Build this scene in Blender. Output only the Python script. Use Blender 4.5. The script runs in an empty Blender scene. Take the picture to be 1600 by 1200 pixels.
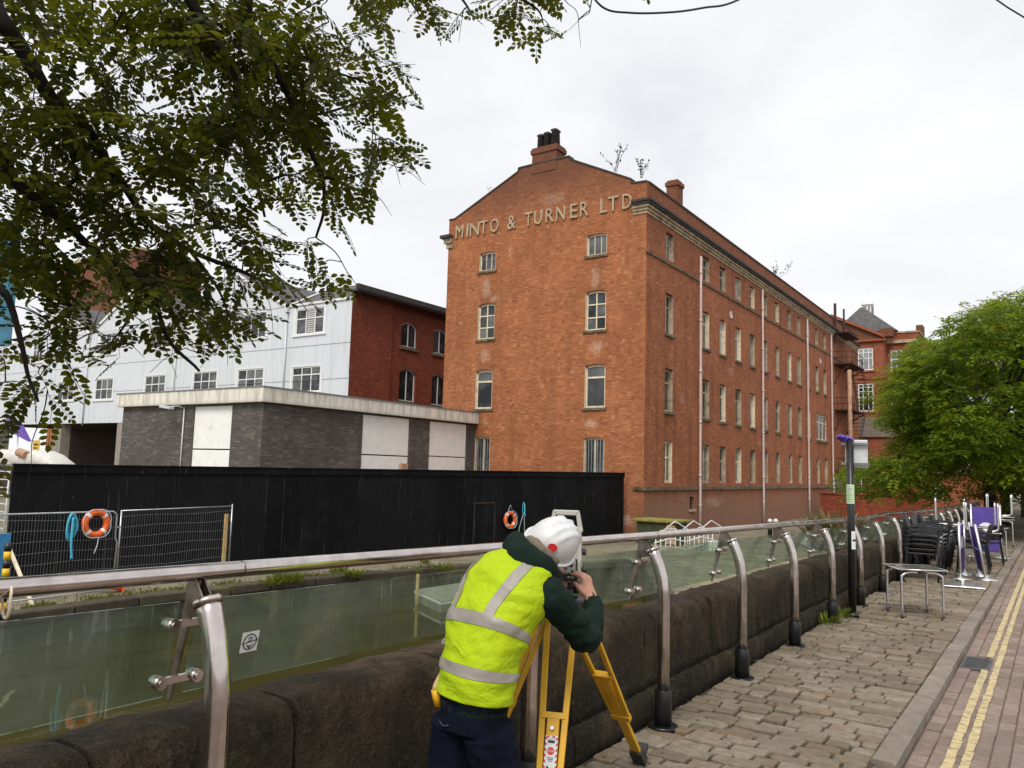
import bpy, bmesh, math, random
import numpy as np
from mathutils import Vector, Matrix, noise, kdtree

# ---------------------------------------------------------------- camera, sky, sun, exposure
SC = bpy.context.scene
COL = SC.collection
H = 1.63
YAW, PITCH, ROLL, FPX = .6026, .1066, .0284, 1240.
CAM = Vector((0, 0, H))
_f = Vector((-math.sin(YAW)*math.cos(PITCH), math.cos(YAW)*math.cos(PITCH), math.sin(PITCH)))
_r = Vector((math.cos(YAW), math.sin(YAW), 0))
_u = _r.cross(_f)
FW = _f
RT = math.cos(ROLL)*_r + math.sin(ROLL)*_u
UP = -math.sin(ROLL)*_r + math.cos(ROLL)*_u
cd = bpy.data.cameras.new('camera')
cam = bpy.data.objects.new('camera', cd)
COL.objects.link(cam)
cd.sensor_fit = 'HORIZONTAL'
cd.sensor_width = 36
cd.lens = FPX/1600*36
cd.clip_start = .05
cd.clip_end = 3000
cam.matrix_world = Matrix(((RT.x, UP.x, -FW.x, CAM.x), (RT.y, UP.y, -FW.y, CAM.y), (RT.z, UP.z, -FW.z, CAM.z), (0, 0, 0, 1)))
SC.camera = cam
SC.view_settings.view_transform = 'Standard'
SC.view_settings.look = 'None'
SC.view_settings.gamma = 1
SC.view_settings.exposure = 0.62
SC.render.engine = 'CYCLES'
SC.cycles.use_denoising = True
SC.cycles.max_bounces = 8
SC.cycles.transparent_max_bounces = 24
SC.cycles.caustics_reflective = False
SC.cycles.caustics_refractive = False

def nd(nt, typ, ins=None, **props):
    n = nt.nodes.new(typ)
    for k, v in props.items(): setattr(n, k, v)
    for k, v in (ins or {}).items():
        if isinstance(v, bpy.types.NodeSocket): nt.links.new(v, n.inputs[k])
        else: n.inputs[k].default_value = v
    return n
def c4(c): return (c[0], c[1], c[2], 1)
def noi(nt, vec, scale, detail=4, rough=.55, dist=0):
    return nd(nt, 'ShaderNodeTexNoise', {'Vector': vec, 'Scale': scale, 'Detail': detail, 'Roughness': rough, 'Distortion': dist}).outputs['Fac']
def ramp(nt, fac, stops, interp='LINEAR'):
    n = nd(nt, 'ShaderNodeValToRGB', {'Fac': fac})
    e = n.color_ramp.elements
    n.color_ramp.interpolation = interp
    while len(e) < len(stops): e.new(.5)
    for i, (p, c) in enumerate(stops):
        e[i].position = p
        e[i].color = c4(c) if hasattr(c, '__len__') else (c, c, c, 1)
    return n.outputs['Color']
def mixc(nt, fac, a, b, blend='MIX'):
    n = nd(nt, 'ShaderNodeMix', data_type='RGBA', blend_type=blend)
    for i, v in ((0, fac), (6, a), (7, b)):
        if isinstance(v, bpy.types.NodeSocket): nt.links.new(v, n.inputs[i])
        else: n.inputs[i].default_value = v if i == 0 else c4(v)
    return n.outputs[2]
def mth(nt, op, a, b=0., c=0.):
    n = nd(nt, 'ShaderNodeMath', operation=op)
    for i, v in enumerate((a, b, c)):
        if isinstance(v, bpy.types.NodeSocket): nt.links.new(v, n.inputs[i])
        else: n.inputs[i].default_value = v
    return n.outputs[0]
def bump(nt, h, strength=.3, dist=.01, normal=None):
    d = {'Height': h, 'Strength': strength, 'Distance': dist}
    if normal: d['Normal'] = normal
    return nd(nt, 'ShaderNodeBump', d).outputs['Normal']
def sep(nt, v):
    n = nd(nt, 'ShaderNodeSeparateXYZ', {'Vector': v})
    return n.outputs
def comb(nt, x, y, z): return nd(nt, 'ShaderNodeCombineXYZ', {'X': x, 'Y': y, 'Z': z}).outputs[0]
def wpos(nt): return nd(nt, 'ShaderNodeNewGeometry').outputs['Position']
def opos(nt): return nd(nt, 'ShaderNodeTexCoord').outputs['Object']
def scl(nt, v, s): return nd(nt, 'ShaderNodeVectorMath', {0: v, 1: s}, operation='MULTIPLY').outputs[0]

# world: overcast daylight
W = bpy.data.worlds.new('World')
SC.world = W
W.use_nodes = True
nt = W.node_tree
nt.nodes.clear()
SUN_EL, SUN_AZ = math.radians(48), math.radians(163)    # azimuth from +Y, clockwise
sky = nd(nt, 'ShaderNodeTexSky', sky_type='NISHITA', sun_disc=False, sun_elevation=SUN_EL, sun_rotation=SUN_AZ, air_density=1., dust_density=4., ozone_density=1.)
gen = nd(nt, 'ShaderNodeTexCoord').outputs['Generated']
gs = scl(nt, gen, (1, 1, 2.2))
cl = noi(nt, gs, 2.1, 6, .55, .5)
cloud = ramp(nt, cl, [(.30, (5.4, 5.5, 5.8)), (.46, (6.2, 6.25, 6.4)), (.66, (7.0, 7.02, 7.08))])
bgc = mixc(nt, .93, sky.outputs[0], cloud)
bg = nd(nt, 'ShaderNodeBackground', {'Color': bgc, 'Strength': .1})
nd(nt, 'ShaderNodeOutputWorld', {'Surface': bg.outputs[0]})
sl = bpy.data.lights.new('sun', 'SUN')
sl.energy = 1.5
sl.angle = math.radians(25)
sl.color = (1, .96, .9)
so = bpy.data.objects.new('sun', sl)
COL.objects.link(so)
sd = Vector((math.sin(SUN_AZ)*math.cos(SUN_EL), math.cos(SUN_AZ)*math.cos(SUN_EL), math.sin(SUN_EL)))
so.rotation_euler = (-sd).to_track_quat('-Z', 'Y').to_euler()
so.location = (-10, -20, 40)

# ---------------------------------------------------------------- geometry helpers
def ray(x, y): return FW*FPX + RT*(x-800) - UP*(y-600)
def at(x, y, w): return CAM + ray(x, y)*(w/FPX)
def onX(x, y, X): d = ray(x, y); return CAM + d*(X/d.x)
def onY(x, y, Y): d = ray(x, y); return CAM + d*(Y/d.y)
def onZ(x, y, z): d = ray(x, y); return CAM + d*((z-H)/d.z)
def proj(p):
    d = Vector(p)-CAM; w = d.dot(FW)
    return (800+FPX*d.dot(RT)/w, 600-FPX*d.dot(UP)/w, w)
WORLD = {}
def tag(o, label=None, cat=None, group=None, kind=None):
    for k, v in (('label', label), ('category', cat), ('group', group), ('kind', kind)):
        if v: o[k] = v
    return o
def thing(name, loc, label, cat, group=None):
    o = bpy.data.objects.new(name, None)
    o.empty_display_size = .1
    COL.objects.link(o)
    o.location = loc
    WORLD[o.name] = Vector(loc)
    return tag(o, label, cat, group)
def link(name, me, parent=None, origin=(0, 0, 0)):
    o = bpy.data.objects.new(name, me)
    COL.objects.link(o)
    if parent: o.parent = parent; WORLD[o.name] = WORLD[parent.name]
    else: o.location = origin; WORLD[o.name] = Vector(origin)
    return o
def copy_tree(o, parent=None):
    c = o.copy(); COL.objects.link(c); c.parent = parent
    WORLD[c.name] = WORLD.get(o.name, Vector())
    for ch in list(o.children): copy_tree(ch, c)
    return c

class MB:
    def __init__(s): s.v = []; s.f = []; s.m = []; s.sm = []
    def add(s, vs, fs, m=0, smooth=False):
        b = len(s.v)
        s.v += [Vector(v) for v in vs]
        for f in fs: s.f.append(tuple(b+i for i in f)); s.m.append(m); s.sm.append(smooth)
        return s
    def box(s, a, b, m=0):
        x0, y0, z0 = a; x1, y1, z1 = b
        return s.add([(x0, y0, z0), (x1, y0, z0), (x1, y1, z0), (x0, y1, z0), (x0, y0, z1), (x1, y0, z1), (x1, y1, z1), (x0, y1, z1)],
                     [(0, 3, 2, 1), (4, 5, 6, 7), (0, 1, 5, 4), (1, 2, 6, 5), (2, 3, 7, 6), (3, 0, 4, 7)], m)
    def obox(s, c, a, b, d, m=0):    # centre, three half-axis vectors
        c, a, b, d = map(Vector, (c, a, b, d))
        vs = [c+i*a+j*b+k*d for k in (-1, 1) for i, j in ((-1, -1), (1, -1), (1, 1), (-1, 1))]
        return s.add(vs, [(0, 3, 2, 1), (4, 5, 6, 7), (0, 1, 5, 4), (1, 2, 6, 5), (2, 3, 7, 6), (3, 0, 4, 7)], m)
    def bar(s, p, q, w, t, up=(0, 0, 1), m=0):    # rectangular bar from p to q, w along side, t along up
        p, q = Vector(p), Vector(q); d = (q-p); u = Vector(up)
        sd_ = d.cross(u)
        if sd_.length < 1e-6: sd_ = d.cross(Vector((1, 0, 0)))
        sd_.normalize(); u = sd_.cross(d).normalized()
        return s.obox((p+q)/2, d/2, sd_*w/2, u*t/2, m)
    def tube(s, path, r, n=8, m=0, cap=True, closed=False):
        path = [Vector(p) for p in path]; L = len(path)
        rs = r if hasattr(r, '__len__') else [r]*L
        b = len(s.v); prev = None
        for i, p in enumerate(path):
            if closed: t = path[(i+1) % L]-path[i-1]
            else: t = path[min(i+1, L-1)]-path[max(i-1, 0)]
            if t.length < 1e-9: t = Vector((0, 0, 1))
            t.normalize()
            if prev is None: a = t.orthogonal().normalized()
            else:
                a = prev-t*prev.dot(t)
                a = a.normalized() if a.length > 1e-6 else t.orthogonal().normalized()
            prev = a; c = t.cross(a)
            for k in range(n):
                an = 2*math.pi*k/n
                s.v.append(p+(a*math.cos(an)+c*math.sin(an))*rs[i])
        for i in range(L if closed else L-1):
            j = (i+1) % L
            for k in range(n):
                s.f.append((b+i*n+k, b+i*n+(k+1) % n, b+j*n+(k+1) % n, b+j*n+k)); s.m.append(m); s.sm.append(True)
        if cap and not closed:
            s.f.append(tuple(b+k for k in range(n))[::-1]); s.f.append(tuple(b+(L-1)*n+k for k in range(n)))
            s.m += [m, m]; s.sm += [False, False]
        return s
    def loft(s, rings, n=14, m=0, power=2., cap=True):    # rings: (centre, half-axis a, half-axis b)
        b = len(s.v)
        for c, a, d in rings:
            c, a, d = Vector(c), Vector(a), Vector(d)
            for k in range(n):
                an = 2*math.pi*k/n; ca, sa = math.cos(an), math.sin(an)
                ca = math.copysign(abs(ca)**(2/power), ca); sa = math.copysign(abs(sa)**(2/power), sa)
                s.v.append(c+a*ca+d*sa)
        L = len(rings)
        for i in range(L-1):
            for k in range(n):
                s.f.append((b+i*n+k, b+i*n+(k+1) % n, b+(i+1)*n+(k+1) % n, b+(i+1)*n+k)); s.m.append(m); s.sm.append(True)
        if cap:
            s.f.append(tuple(b+k for k in range(n))[::-1]); s.f.append(tuple(b+(L-1)*n+k for k in range(n)))
            s.m += [m, m]; s.sm += [True, True]
        return s
    def lathe(s, prof, c=(0, 0, 0), n=16, m=0, axis=(0, 0, 1), smooth=True):
        ax = Vector(axis).normalized(); a = ax.orthogonal().normalized(); d = ax.cross(a); c = Vector(c); b = len(s.v)
        for r, z in prof:
            for k in range(n):
                an = 2*math.pi*k/n
                s.v.append(c+ax*z+(a*math.cos(an)+d*math.sin(an))*r)
        for i in range(len(prof)-1):
            for k in range(n):
                s.f.append((b+i*n+k, b+i*n+(k+1) % n, b+(i+1)*n+(k+1) % n, b+(i+1)*n+k)); s.m.append(m); s.sm.append(smooth)
        s.f.append(tuple(b+k for k in range(n))[::-1]); s.f.append(tuple(b+(len(prof)-1)*n+k for k in range(n)))
        s.m += [m, m]; s.sm += [False, False]
        return s
    def prism(s, poly, ext, m=0):    # poly: list of 3-D points, ext: extrusion vector
        P = [Vector(p) for p in poly]; e = Vector(ext); n = len(P)
        return s.add(P+[p+e for p in P], [tuple(range(n))[::-1], tuple(range(n, 2*n))]+[(i, (i+1) % n, n+(i+1) % n, n+i) for i in range(n)], m)
    def torus(s, c, ax, R, r, n=32, k=10, m=0):
        ax = Vector(ax).normalized(); a = ax.orthogonal().normalized(); d = ax.cross(a)
        return s.tube([Vector(c)+(a*math.cos(t)+d*math.sin(t))*R for t in [2*math.pi*i/n for i in range(n)]], r, k, m, closed=True)
    def mesh(s, name, mats, off=Vector((0, 0, 0)), fix=True):
        me = bpy.data.meshes.new(name)
        me.from_pydata([v-off for v in s.v], [], s.f)
        mats = mats if isinstance(mats, (list, tuple)) else [mats]
        for mm in mats: me.materials.append(mm)
        me.polygons.foreach_set('material_index', s.m)
        me.polygons.foreach_set('use_smooth', s.sm)
        if fix:
            bm = bmesh.new(); bm.from_mesh(me)
            bmesh.ops.recalc_face_normals(bm, faces=bm.faces)
            bm.to_mesh(me); bm.free()
        me.update()
        return me
    def build(s, name, mats, parent=None, origin=None, bevel=0, fix=True):
        off = WORLD[parent.name] if parent else Vector(origin if origin is not None else (0, 0, 0))
        o = link(name, s.mesh(name, mats, off, fix), parent, off if not parent else (0, 0, 0))
        if bevel:
            b = o.modifiers.new('edge', 'BEVEL'); b.width = bevel; b.segments = 2; b.limit_method = 'ANGLE'; b.angle_limit = .6
        return o
def bez(pts, n=8):    # smooth curve through points (Catmull-Rom)
    P = [Vector(p) for p in pts]; P = [P[0]*2-P[1]]+P+[P[-1]*2-P[-2]]; out = []
    for i in range(1, len(P)-2):
        for k in range(n):
            t = k/n; a, b, c, d = P[i-1:i+3]
            out.append(.5*((2*b)+(c-a)*t+(2*a-5*b+4*c-d)*t*t+(3*b-a-3*c+d)*t**3))
    out.append(P[-2])
    return out
def nz(p, s=1., seed=0.):
    return noise.noise(Vector(p)*s+Vector((seed*7.3, seed*3.1, seed*1.7)))

# ---------------------------------------------------------------- materials
MT = {}
def material(name):
    m = bpy.data.materials.new(name); m.use_nodes = True
    t = m.node_tree; t.nodes.clear(); MT[name] = m
    return m, t
def finish(t, shader): nd(t, 'ShaderNodeOutputMaterial', {'Surface': shader})
def prin(t, **k):
    names = {'col': 'Base Color', 'rough': 'Roughness', 'metal': 'Metallic', 'normal': 'Normal', 'spec': 'Specular IOR Level', 'ior': 'IOR', 'coat': 'Coat Weight', 'sheen': 'Sheen Weight'}
    ins = {}
    for a, v in k.items():
        if a == 'col' and not isinstance(v, bpy.types.NodeSocket): v = c4(v)
        ins[names[a]] = v
    p = nd(t, 'ShaderNodeBsdfPrincipled', ins)
    return p.outputs[0]
def simple(name, col, rough=.6, metal=0., var=.15, vs=8., bmp=0., bs=60., spec=.5, dirt=None, coat=0.):
    m, t = material(name); v = opos(t)
    n = noi(t, v, vs, 5)
    lo = tuple(max(0, x*(1-var)) for x in col); hi = tuple(min(1, x*(1+var)) for x in col)
    c = ramp(t, n, [(.3, lo), (.7, hi)])
    if dirt:
        c = mixc(t, ramp(t, noi(t, v, dirt[1], 6, .65), [(dirt[2], 0.), (dirt[2]+.2, 1.)]), c, dirt[0])
    k = dict(col=c, rough=rough, metal=metal, spec=spec)
    if coat: k['coat'] = coat
    if bmp: k['normal'] = bump(t, noi(t, v, bs, 4), bmp, .01)
    finish(t, prin(t, **k))
    return m
def wall_uv(t):
    g = nd(t, 'ShaderNodeNewGeometry'); P = sep(t, g.outputs['Position']); N = sep(t, g.outputs['True Normal'])
    ax = mth(t, 'GREATER_THAN', mth(t, 'ABSOLUTE', N[0]), .6)
    u = mth(t, 'ADD', mth(t, 'MULTIPLY', P[1], ax), mth(t, 'MULTIPLY', P[0], mth(t, 'SUBTRACT', 1., ax)))
    return comb(t, u, P[2], 0.), g.outputs['Position'], P
def brick(name, c1, c2, c3, mortar, bw=.225, bh=.075, ms=.012, soot=None, pale=None, grime=None, rough=.85, mfac=1., stain=.5, top=None, repoint=()):
    m, t = material(name)
    uv, pos, P = wall_uv(t)
    bt = nd(t, 'ShaderNodeTexBrick', {'Vector': uv, 'Color1': c4(c1), 'Color2': c4(c2), 'Mortar': c4(mortar), 'Scale': 1., 'Mortar Size': ms, 'Mortar Smooth': .3, 'Bias': 0., 'Brick Width': bw, 'Row Height': bh}, offset=.5)
    # a second tone for single bricks: cells of one brick each
    cell = nd(t, 'ShaderNodeTexWhiteNoise', {'Vector': nd(t, 'ShaderNodeVectorMath', {0: uv, 1: (bw, bh, 1)}, operation='SNAP').outputs[0]}, noise_dimensions='2D').outputs['Value']
    col = mixc(t, ramp(t, cell, [(.82, 0.), (.9, .75)]), bt.outputs['Color'], c3)
    col = mixc(t, ramp(t, cell, [(.10, .6), (.16, 0.)]), col, tuple(x*.45 for x in c1))
    big = noi(t, pos, .35, 5, .6)
    col = mixc(t, ramp(t, big, [(.28, .5), (.58, 0.)]), col, tuple(x*.5 for x in c1), 'MIX')
    col = mixc(t, ramp(t, noi(t, pos, .8, 5, .65), [(.5, 0.), (.72, .4)]), col, tuple(min(1, x*1.25+.02) for x in c1))
    fine = noi(t, pos, 2.3, 6, .7)
    col = mixc(t, ramp(t, fine, [(.42, .25), (.6, 0.)]), col, tuple(x*.6 for x in c2))
    if stain:    # vertical rain streaks
        st = noi(t, scl(t, pos, (1.4, 1.4, .12)), 1., 5, .65)
        col = mixc(t, ramp(t, st, [(.5, 0.), (.7, stain)]), col, tuple(x*.4 for x in c1))
    if pale:
        pm = mth(t, 'MULTIPLY', ramp(t, noi(t, pos, pale[1], 5, .62), [(pale[2], 0.), (pale[2]+.05, 1.)]), ramp(t, noi(t, pos, 7., 3), [(.4, .15), (.62, .9)]))
        col = mixc(t, pm, col, pale[0])
    if soot:     # (colour, z0, z1): a band of weathering between two heights
        zr = mth(t, 'ADD', P[2], mth(t, 'MULTIPLY', mth(t, 'SUBTRACT', noi(t, pos, .7, 4), .5), 2.6))
        mr = nd(t, 'ShaderNodeMapRange', {'Value': zr, 'From Min': soot[1], 'From Max': soot[2], 'To Min': 0., 'To Max': soot[3]}).outputs[0]
        col = mixc(t, mr, col, soot[0])
    if grime:
        zr = mth(t, 'ADD', P[2], mth(t, 'MULTIPLY', mth(t, 'SUBTRACT', noi(t, pos, .9, 5), .5), 2.5))
        mr = nd(t, 'ShaderNodeMapRange', {'Value': zr, 'From Min': grime[1], 'From Max': grime[2], 'To Min': grime[3], 'To Max': 0.}).outputs[0]
        col = mixc(t, mr, col, grime[0])
    UV = sep(t, uv)
    for u0, z0, a_, b_, k_ in repoint:     # patches of newer pale mortar and lime runs
        du = mth(t, 'DIVIDE', mth(t, 'SUBTRACT', UV[0], u0), a_); dz = mth(t, 'DIVIDE', mth(t, 'SUBTRACT', UV[1], z0), b_)
        ex = mth(t, 'POWER', 2.718, mth(t, 'MULTIPLY', mth(t, 'ADD', mth(t, 'MULTIPLY', du, du), mth(t, 'MULTIPLY', dz, dz)), -1.))
        mk = ramp(t, mth(t, 'MULTIPLY', ex, noi(t, pos, 1.7, 6, .75, .8)), [(.27, 0.), (.56, k_)])
        col = mixc(t, mth(t, 'MULTIPLY', mk, mth(t, 'ADD', mth(t, 'MULTIPLY', bt.outputs['Fac'], .9), mth(t, 'MULTIPLY', ramp(t, noi(t, pos, 11., 3), [(.45, 0.), (.62, 1.)]), .28))), col, (.64, .52, .42))
    hgt = mth(t, 'SUBTRACT', 1., bt.outputs['Fac'])
    nn = bump(t, mth(t, 'ADD', mth(t, 'MULTIPLY', hgt, .7), mth(t, 'MULTIPLY', fine, .6)), .5, .02)
    finish(t, prin(t, col=col, rough=rough, normal=nn, spec=.25))
    return m

brick('brick_orange', (.47, .164, .061), (.37, .118, .046), (.56, .24, .10), (.31, .16, .09), pale=((.52, .34, .22), 1.6, .655), soot=((.12, .052, .034), 15.6, 18.4, .8), grime=((.16, .075, .05), -1.7, 2.4, .75), stain=.42, repoint=((-27.5, 12.2, .5, 1., 1.), (-27.4, 8.2, .5, .6, 1.), (-20.2, 12., .45, .9, 1.), (-20.1, 8.2, .65, .6, 1.), (-20.3, 4.1, .6, .45, 1.), (-27.3, 4.3, .3, .4, 1.), (-26.8, 11.5, .7, .3, .8), (-23., 16.9, 1.4, .5, .5), (-18.2, -.8, .7, .5, .9)))
brick('brick_rust', (.43, .142, .057), (.34, .104, .045), (.52, .205, .092), (.29, .135, .08), pale=((.34, .24, .19), .5, .665), soot=((.085, .042, .03), 12.5, 19., .55), grime=((.26, .15, .105), -.2, 1.2, .75), stain=.65, repoint=((44.7, 8., .5, 6., .9), (47., .0, 2.5, .5, .7), (56.8, 3.9, 2., .4, .6), (50., 8.3, .8, .4, .6), (41.9, 5.8, .6, .5, .5), (69.3, 12.4, .8, .6, .5)))
brick('brick_red', (.31, .072, .034), (.245, .054, .026), (.38, .105, .048), (.12, .045, .03), soot=((.05, .018, .012), 9., 15., .6), stain=.35)
brick('brick_terracotta', (.36, .108, .055), (.30, .085, .042), (.43, .145, .07), (.30, .12, .07), stain=.3)
brick('brick_grey', (.135, .117, .105), (.10, .087, .08), (.20, .18, .16), (.09, .08, .072), bw=.3, bh=.07, ms=.008, pale=((.2, .19, .12), .9, .66), stain=.3)
brick('brick_dark', (.05, .026, .018), (.035, .02, .014), (.08, .035, .022), (.04, .03, .025), stain=.4)  # very dark brick tone for the undercroft wall and soffit
simple('sandstone', (.42, .33, .21), .85, var=.3, vs=3, bmp=.4, dirt=((.07, .055, .04), 2.2, .5))
simple('sandstone_dark', (.17, .13, .075), .9, var=.35, vs=4, bmp=.5, dirt=((.05, .05, .025), 3., .45))
simple('cut_letter', (.42, .33, .215), .8, var=.2, vs=5, dirt=((.16, .12, .08), 4., .6))
simple('coping', (.05, .043, .04), .9, var=.4, vs=5)
simple('cream_timber', (.70, .60, .44), .65, var=.2, vs=4, dirt=((.26, .18, .11), 6., .56))
simple('cream_dull', (.44, .365, .26), .7, var=.3, vs=2.5, dirt=((.2, .14, .09), 3., .5))
simple('white_paint', (.74, .75, .75), .45, var=.06, vs=4, dirt=((.45, .43, .4), 5., .62))
simple('white_board', (.86, .86, .83), .5, var=.06, vs=2, dirt=((.52, .46, .36), 3.2, .6))
simple('slate', (.088, .083, .085), .75, var=.3, vs=2, bmp=.3, bs=9, dirt=((.05, .05, .04), 1.4, .5))
simple('lead', (.2, .2, .21), .6, var=.2)
simple('roof_brown', (.11, .085, .065), .9, var=.3, vs=3, bmp=.4, bs=15)
simple('pipe_pink', (.60, .50, .47), .5, var=.15, vs=4, dirt=((.3, .2, .16), 4., .6))
simple('rust_iron', (.040, .017, .012), .7, var=.5, vs=6, bmp=.2)
simple('pot_dark', (.055, .045, .042), .8, var=.4, vs=4)
simple('fence_wire', (.30, .31, .32), .5, .6, var=.2)
simple('galvanised', (.55, .56, .58), .38, .85, var=.15)
simple('aluminium', (.72, .71, .70), .3, .9, var=.1)
simple('timber_pale', (.50, .34, .15), .7, var=.25, vs=10)
simple('timber_tan', (.42, .25, .16), .8, var=.25, vs=4)
simple('orange_plastic', (.80, .13, .02), .4, var=.1)
simple('reflective_tape', (.74, .74, .74), .4, var=.08)
simple('blue_rope', (.08, .42, .58), .7, var=.3, vs=40)
simple('pale_rope', (.5, .62, .66), .7, var=.2)
simple('blue_sheet', (.04, .25, .55), .4, var=.2)
simple('magenta_plastic', (.5, .03, .2), .4)
simple('black_paint', (.012, .012, .013), .35, var=.3, vs=4)
simple('yellow_paint', (.85, .52, .02), .45, var=.08)
simple('tarpaulin', (.62, .60, .56), .5, var=.15, vs=3, bmp=.3, bs=6)
simple('purple_canvas', (.085, .05, .30), .6, var=.2, vs=6)
simple('purple_bag', (.11, .05, .36), .35, var=.3, vs=14)
simple('sign_grey', (.60, .62, .63), .45, .2, var=.08)
simple('notice_green', (.50, .66, .42), .6, var=.06)
simple('notice_white', (.75, .77, .77), .6, var=.05)
simple('ink', (.02, .02, .022), .6)
simple('sign_red', (.6, .02, .02), .5)
simple('sign_yellow', (.75, .45, .02), .5)
simple('green_box', (.045, .058, .022), .8, var=.4, vs=3, dirt=((.08, .07, .02), 3., .5))
simple('moss_yellow', (.24, .21, .045), .95, var=.35, vs=6, bmp=.5, bs=30)
simple('concrete_stained', (.52, .47, .38), .85, var=.15, vs=2, bmp=.2, bs=20)
simple('concrete', (.30, .27, .22), .9, var=.2, vs=2, bmp=.3, bs=20)
simple('bark', (.016, .012, .010), .95, var=.4, vs=14, bmp=.8, bs=25)
simple('bark_twig', (.035, .026, .018), .9, var=.4, vs=20)
simple('dark_inside', (.006, .006, .007), .9)
simple('chair_black', (.011, .011, .013), .42, var=.3, vs=30, bmp=.3, bs=120)
simple('glass_blue', (.03, .22, .34), .12, var=.4, vs=.3, spec=.8)
simple('scaffold_white', (.6, .66, .7), .5)

# concrete fascia with run-off streaks
m, t = material('fascia')
v = wpos(t)
st = noi(t, scl(t, v, (3., 3., .35)), 1.6, 6, .7)
c = mixc(t, ramp(t, st, [(.42, 0.), (.68, .8)]), (.80, .77, .69), (.36, .30, .21))
z = sep(t, v)[2]
edge = nd(t, 'ShaderNodeMapRange', {'Value': mth(t, 'ADD', z, mth(t, 'MULTIPLY', st, .35)), 'From Min': 4.25, 'From Max': 4.5, 'To Min': .55, 'To Max': 0.}).outputs[0]
c = mixc(t, edge, c, (.14, .115, .06))
finish(t, prin(t, col=c, rough=.85, normal=bump(t, noi(t, v, 14, 5), .3)))

# painted cladding
m, t = material('cladding')
v = wpos(t)
st = noi(t, scl(t, v, (2., 2., .15)), 1.2, 5, .6)
c = mixc(t, ramp(t, st, [(.5, 0.), (.75, .5)]), (.645, .68, .71), (.45, .45, .45))
finish(t, prin(t, col=c, rough=.45))

# hoarding: black painted ply with scuffs and drips
m, t = material('hoarding_black')
v = wpos(t)
dr = noi(t, scl(t, v, (5., 5., .22)), 2.2, 5, .7)
rr_ = nd(t, 'ShaderNodeObjectInfo').outputs['Random']
c = mixc(t, rr_, (.0035, .0035, .0042), (.0085, .0085, .0098))
c = mixc(t, ramp(t, noi(t, v, .9, 5, .65), [(.5, 0.), (.75, .5)]), c, (.018, .018, .019))
c = mixc(t, ramp(t, dr, [(.60, 0.), (.70, .6)]), c, (.06, .062, .07))
sp = noi(t, scl(t, v, (1, 1, .5)), 9., 2, .5)
c = mixc(t, ramp(t, sp, [(.76, 0.), (.78, .5)]), c, (.16, .16, .17))
finish(t, prin(t, col=c, rough=.6, spec=.12, normal=bump(t, noi(t, v, 25, 4), .12)))

# dirty window glass, varied per pane
def pane(name, base, hi, rough=.12):
    m, t = material(name)
    v = opos(t); r = nd(t, 'ShaderNodeObjectInfo').outputs['Random']
    c = mixc(t, ramp(t, r, [(.35, 0.), (1., 1.)]), base, hi)
    c = mixc(t, ramp(t, noi(t, v, 1.1, 5, .6), [(.45, 0.), (.75, .7)]), c, tuple(x*1.9 for x in hi))
    finish(t, prin(t, col=c, rough=ramp(t, noi(t, v, 3., 4), [(.3, rough*.6), (.7, rough*2.6)]), spec=.3, normal=bump(t, noi(t, v, 1.2, 2), .06, .05)))
pane('pane_dark', (.012, .015, .017), (.06, .065, .065))
pane('pane_grey', (.035, .040, .043), (.13, .135, .13))
pane('pane_pale', (.14, .15, .155), (.33, .34, .34))

# brushed steel
m, t = material('steel')
v = opos(t)
n1 = noi(t, v, 9., 5, .6)
c = ramp(t, n1, [(.3, (.50, .44, .41)), (.7, (.70, .645, .61))])
finish(t, prin(t, col=c, rough=ramp(t, noi(t, v, 5., 5, .7), [(.35, .13), (.72, .34)]), metal=1.))
m, t = material('steel_dark')
v = opos(t)
c = ramp(t, noi(t, v, 14., 5, .6), [(.3, (.14, .11, .09)), (.7, (.36, .31, .27))])
finish(t, prin(t, col=c, rough=.4, metal=1.))

# balustrade glass: clear, green edge tint, a film of dust and runs
m, t = material('railing_glass')
v = wpos(t)
run = noi(t, scl(t, v, (7., 7., .5)), 2.5, 5, .7)
film = noi(t, v, 1.6, 5, .6)
veil = mth(t, 'ADD', mth(t, 'MULTIPLY', ramp(t, run, [(.56, 0.), (.70, 1.)]), .22), ramp(t, film, [(.32, .05), (.70, .21)]))
tr = nd(t, 'ShaderNodeBsdfTransparent', {'Color': (.78, .88, .80, 1)}).outputs[0]
df = nd(t, 'ShaderNodeBsdfDiffuse', {'Color': (.44, .465, .43, 1)}).outputs[0]
gl = nd(t, 'ShaderNodeBsdfGlossy', {'Color': (.85, .9, .87, 1), 'Roughness': .03}).outputs[0]
s1 = nd(t, 'ShaderNodeMixShader', {0: veil, 1: tr, 2: df}).outputs[0]
fr = mth(t, 'ADD', .025, mth(t, 'MULTIPLY', .55, mth(t, 'POWER', nd(t, 'ShaderNodeLayerWeight', {'Blend': .5}).outputs['Facing'], 4.)))
s2 = nd(t, 'ShaderNodeMixShader', {0: fr, 1: s1, 2: gl}).outputs[0]
finish(t, s2)

# canal water
m, t = material('canal_water')
v = wpos(t)
nn = bump(t, noi(t, scl(t, v, (1., .6, 1.)), 2.2, 3, .5), .05, .05)
c = ramp(t, noi(t, v, .4, 4), [(.3, (.040, .036, .009)), (.7, (.062, .054, .015))])
finish(t, prin(t, col=c, rough=.045, ior=1.33, normal=nn, spec=.5))

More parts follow.
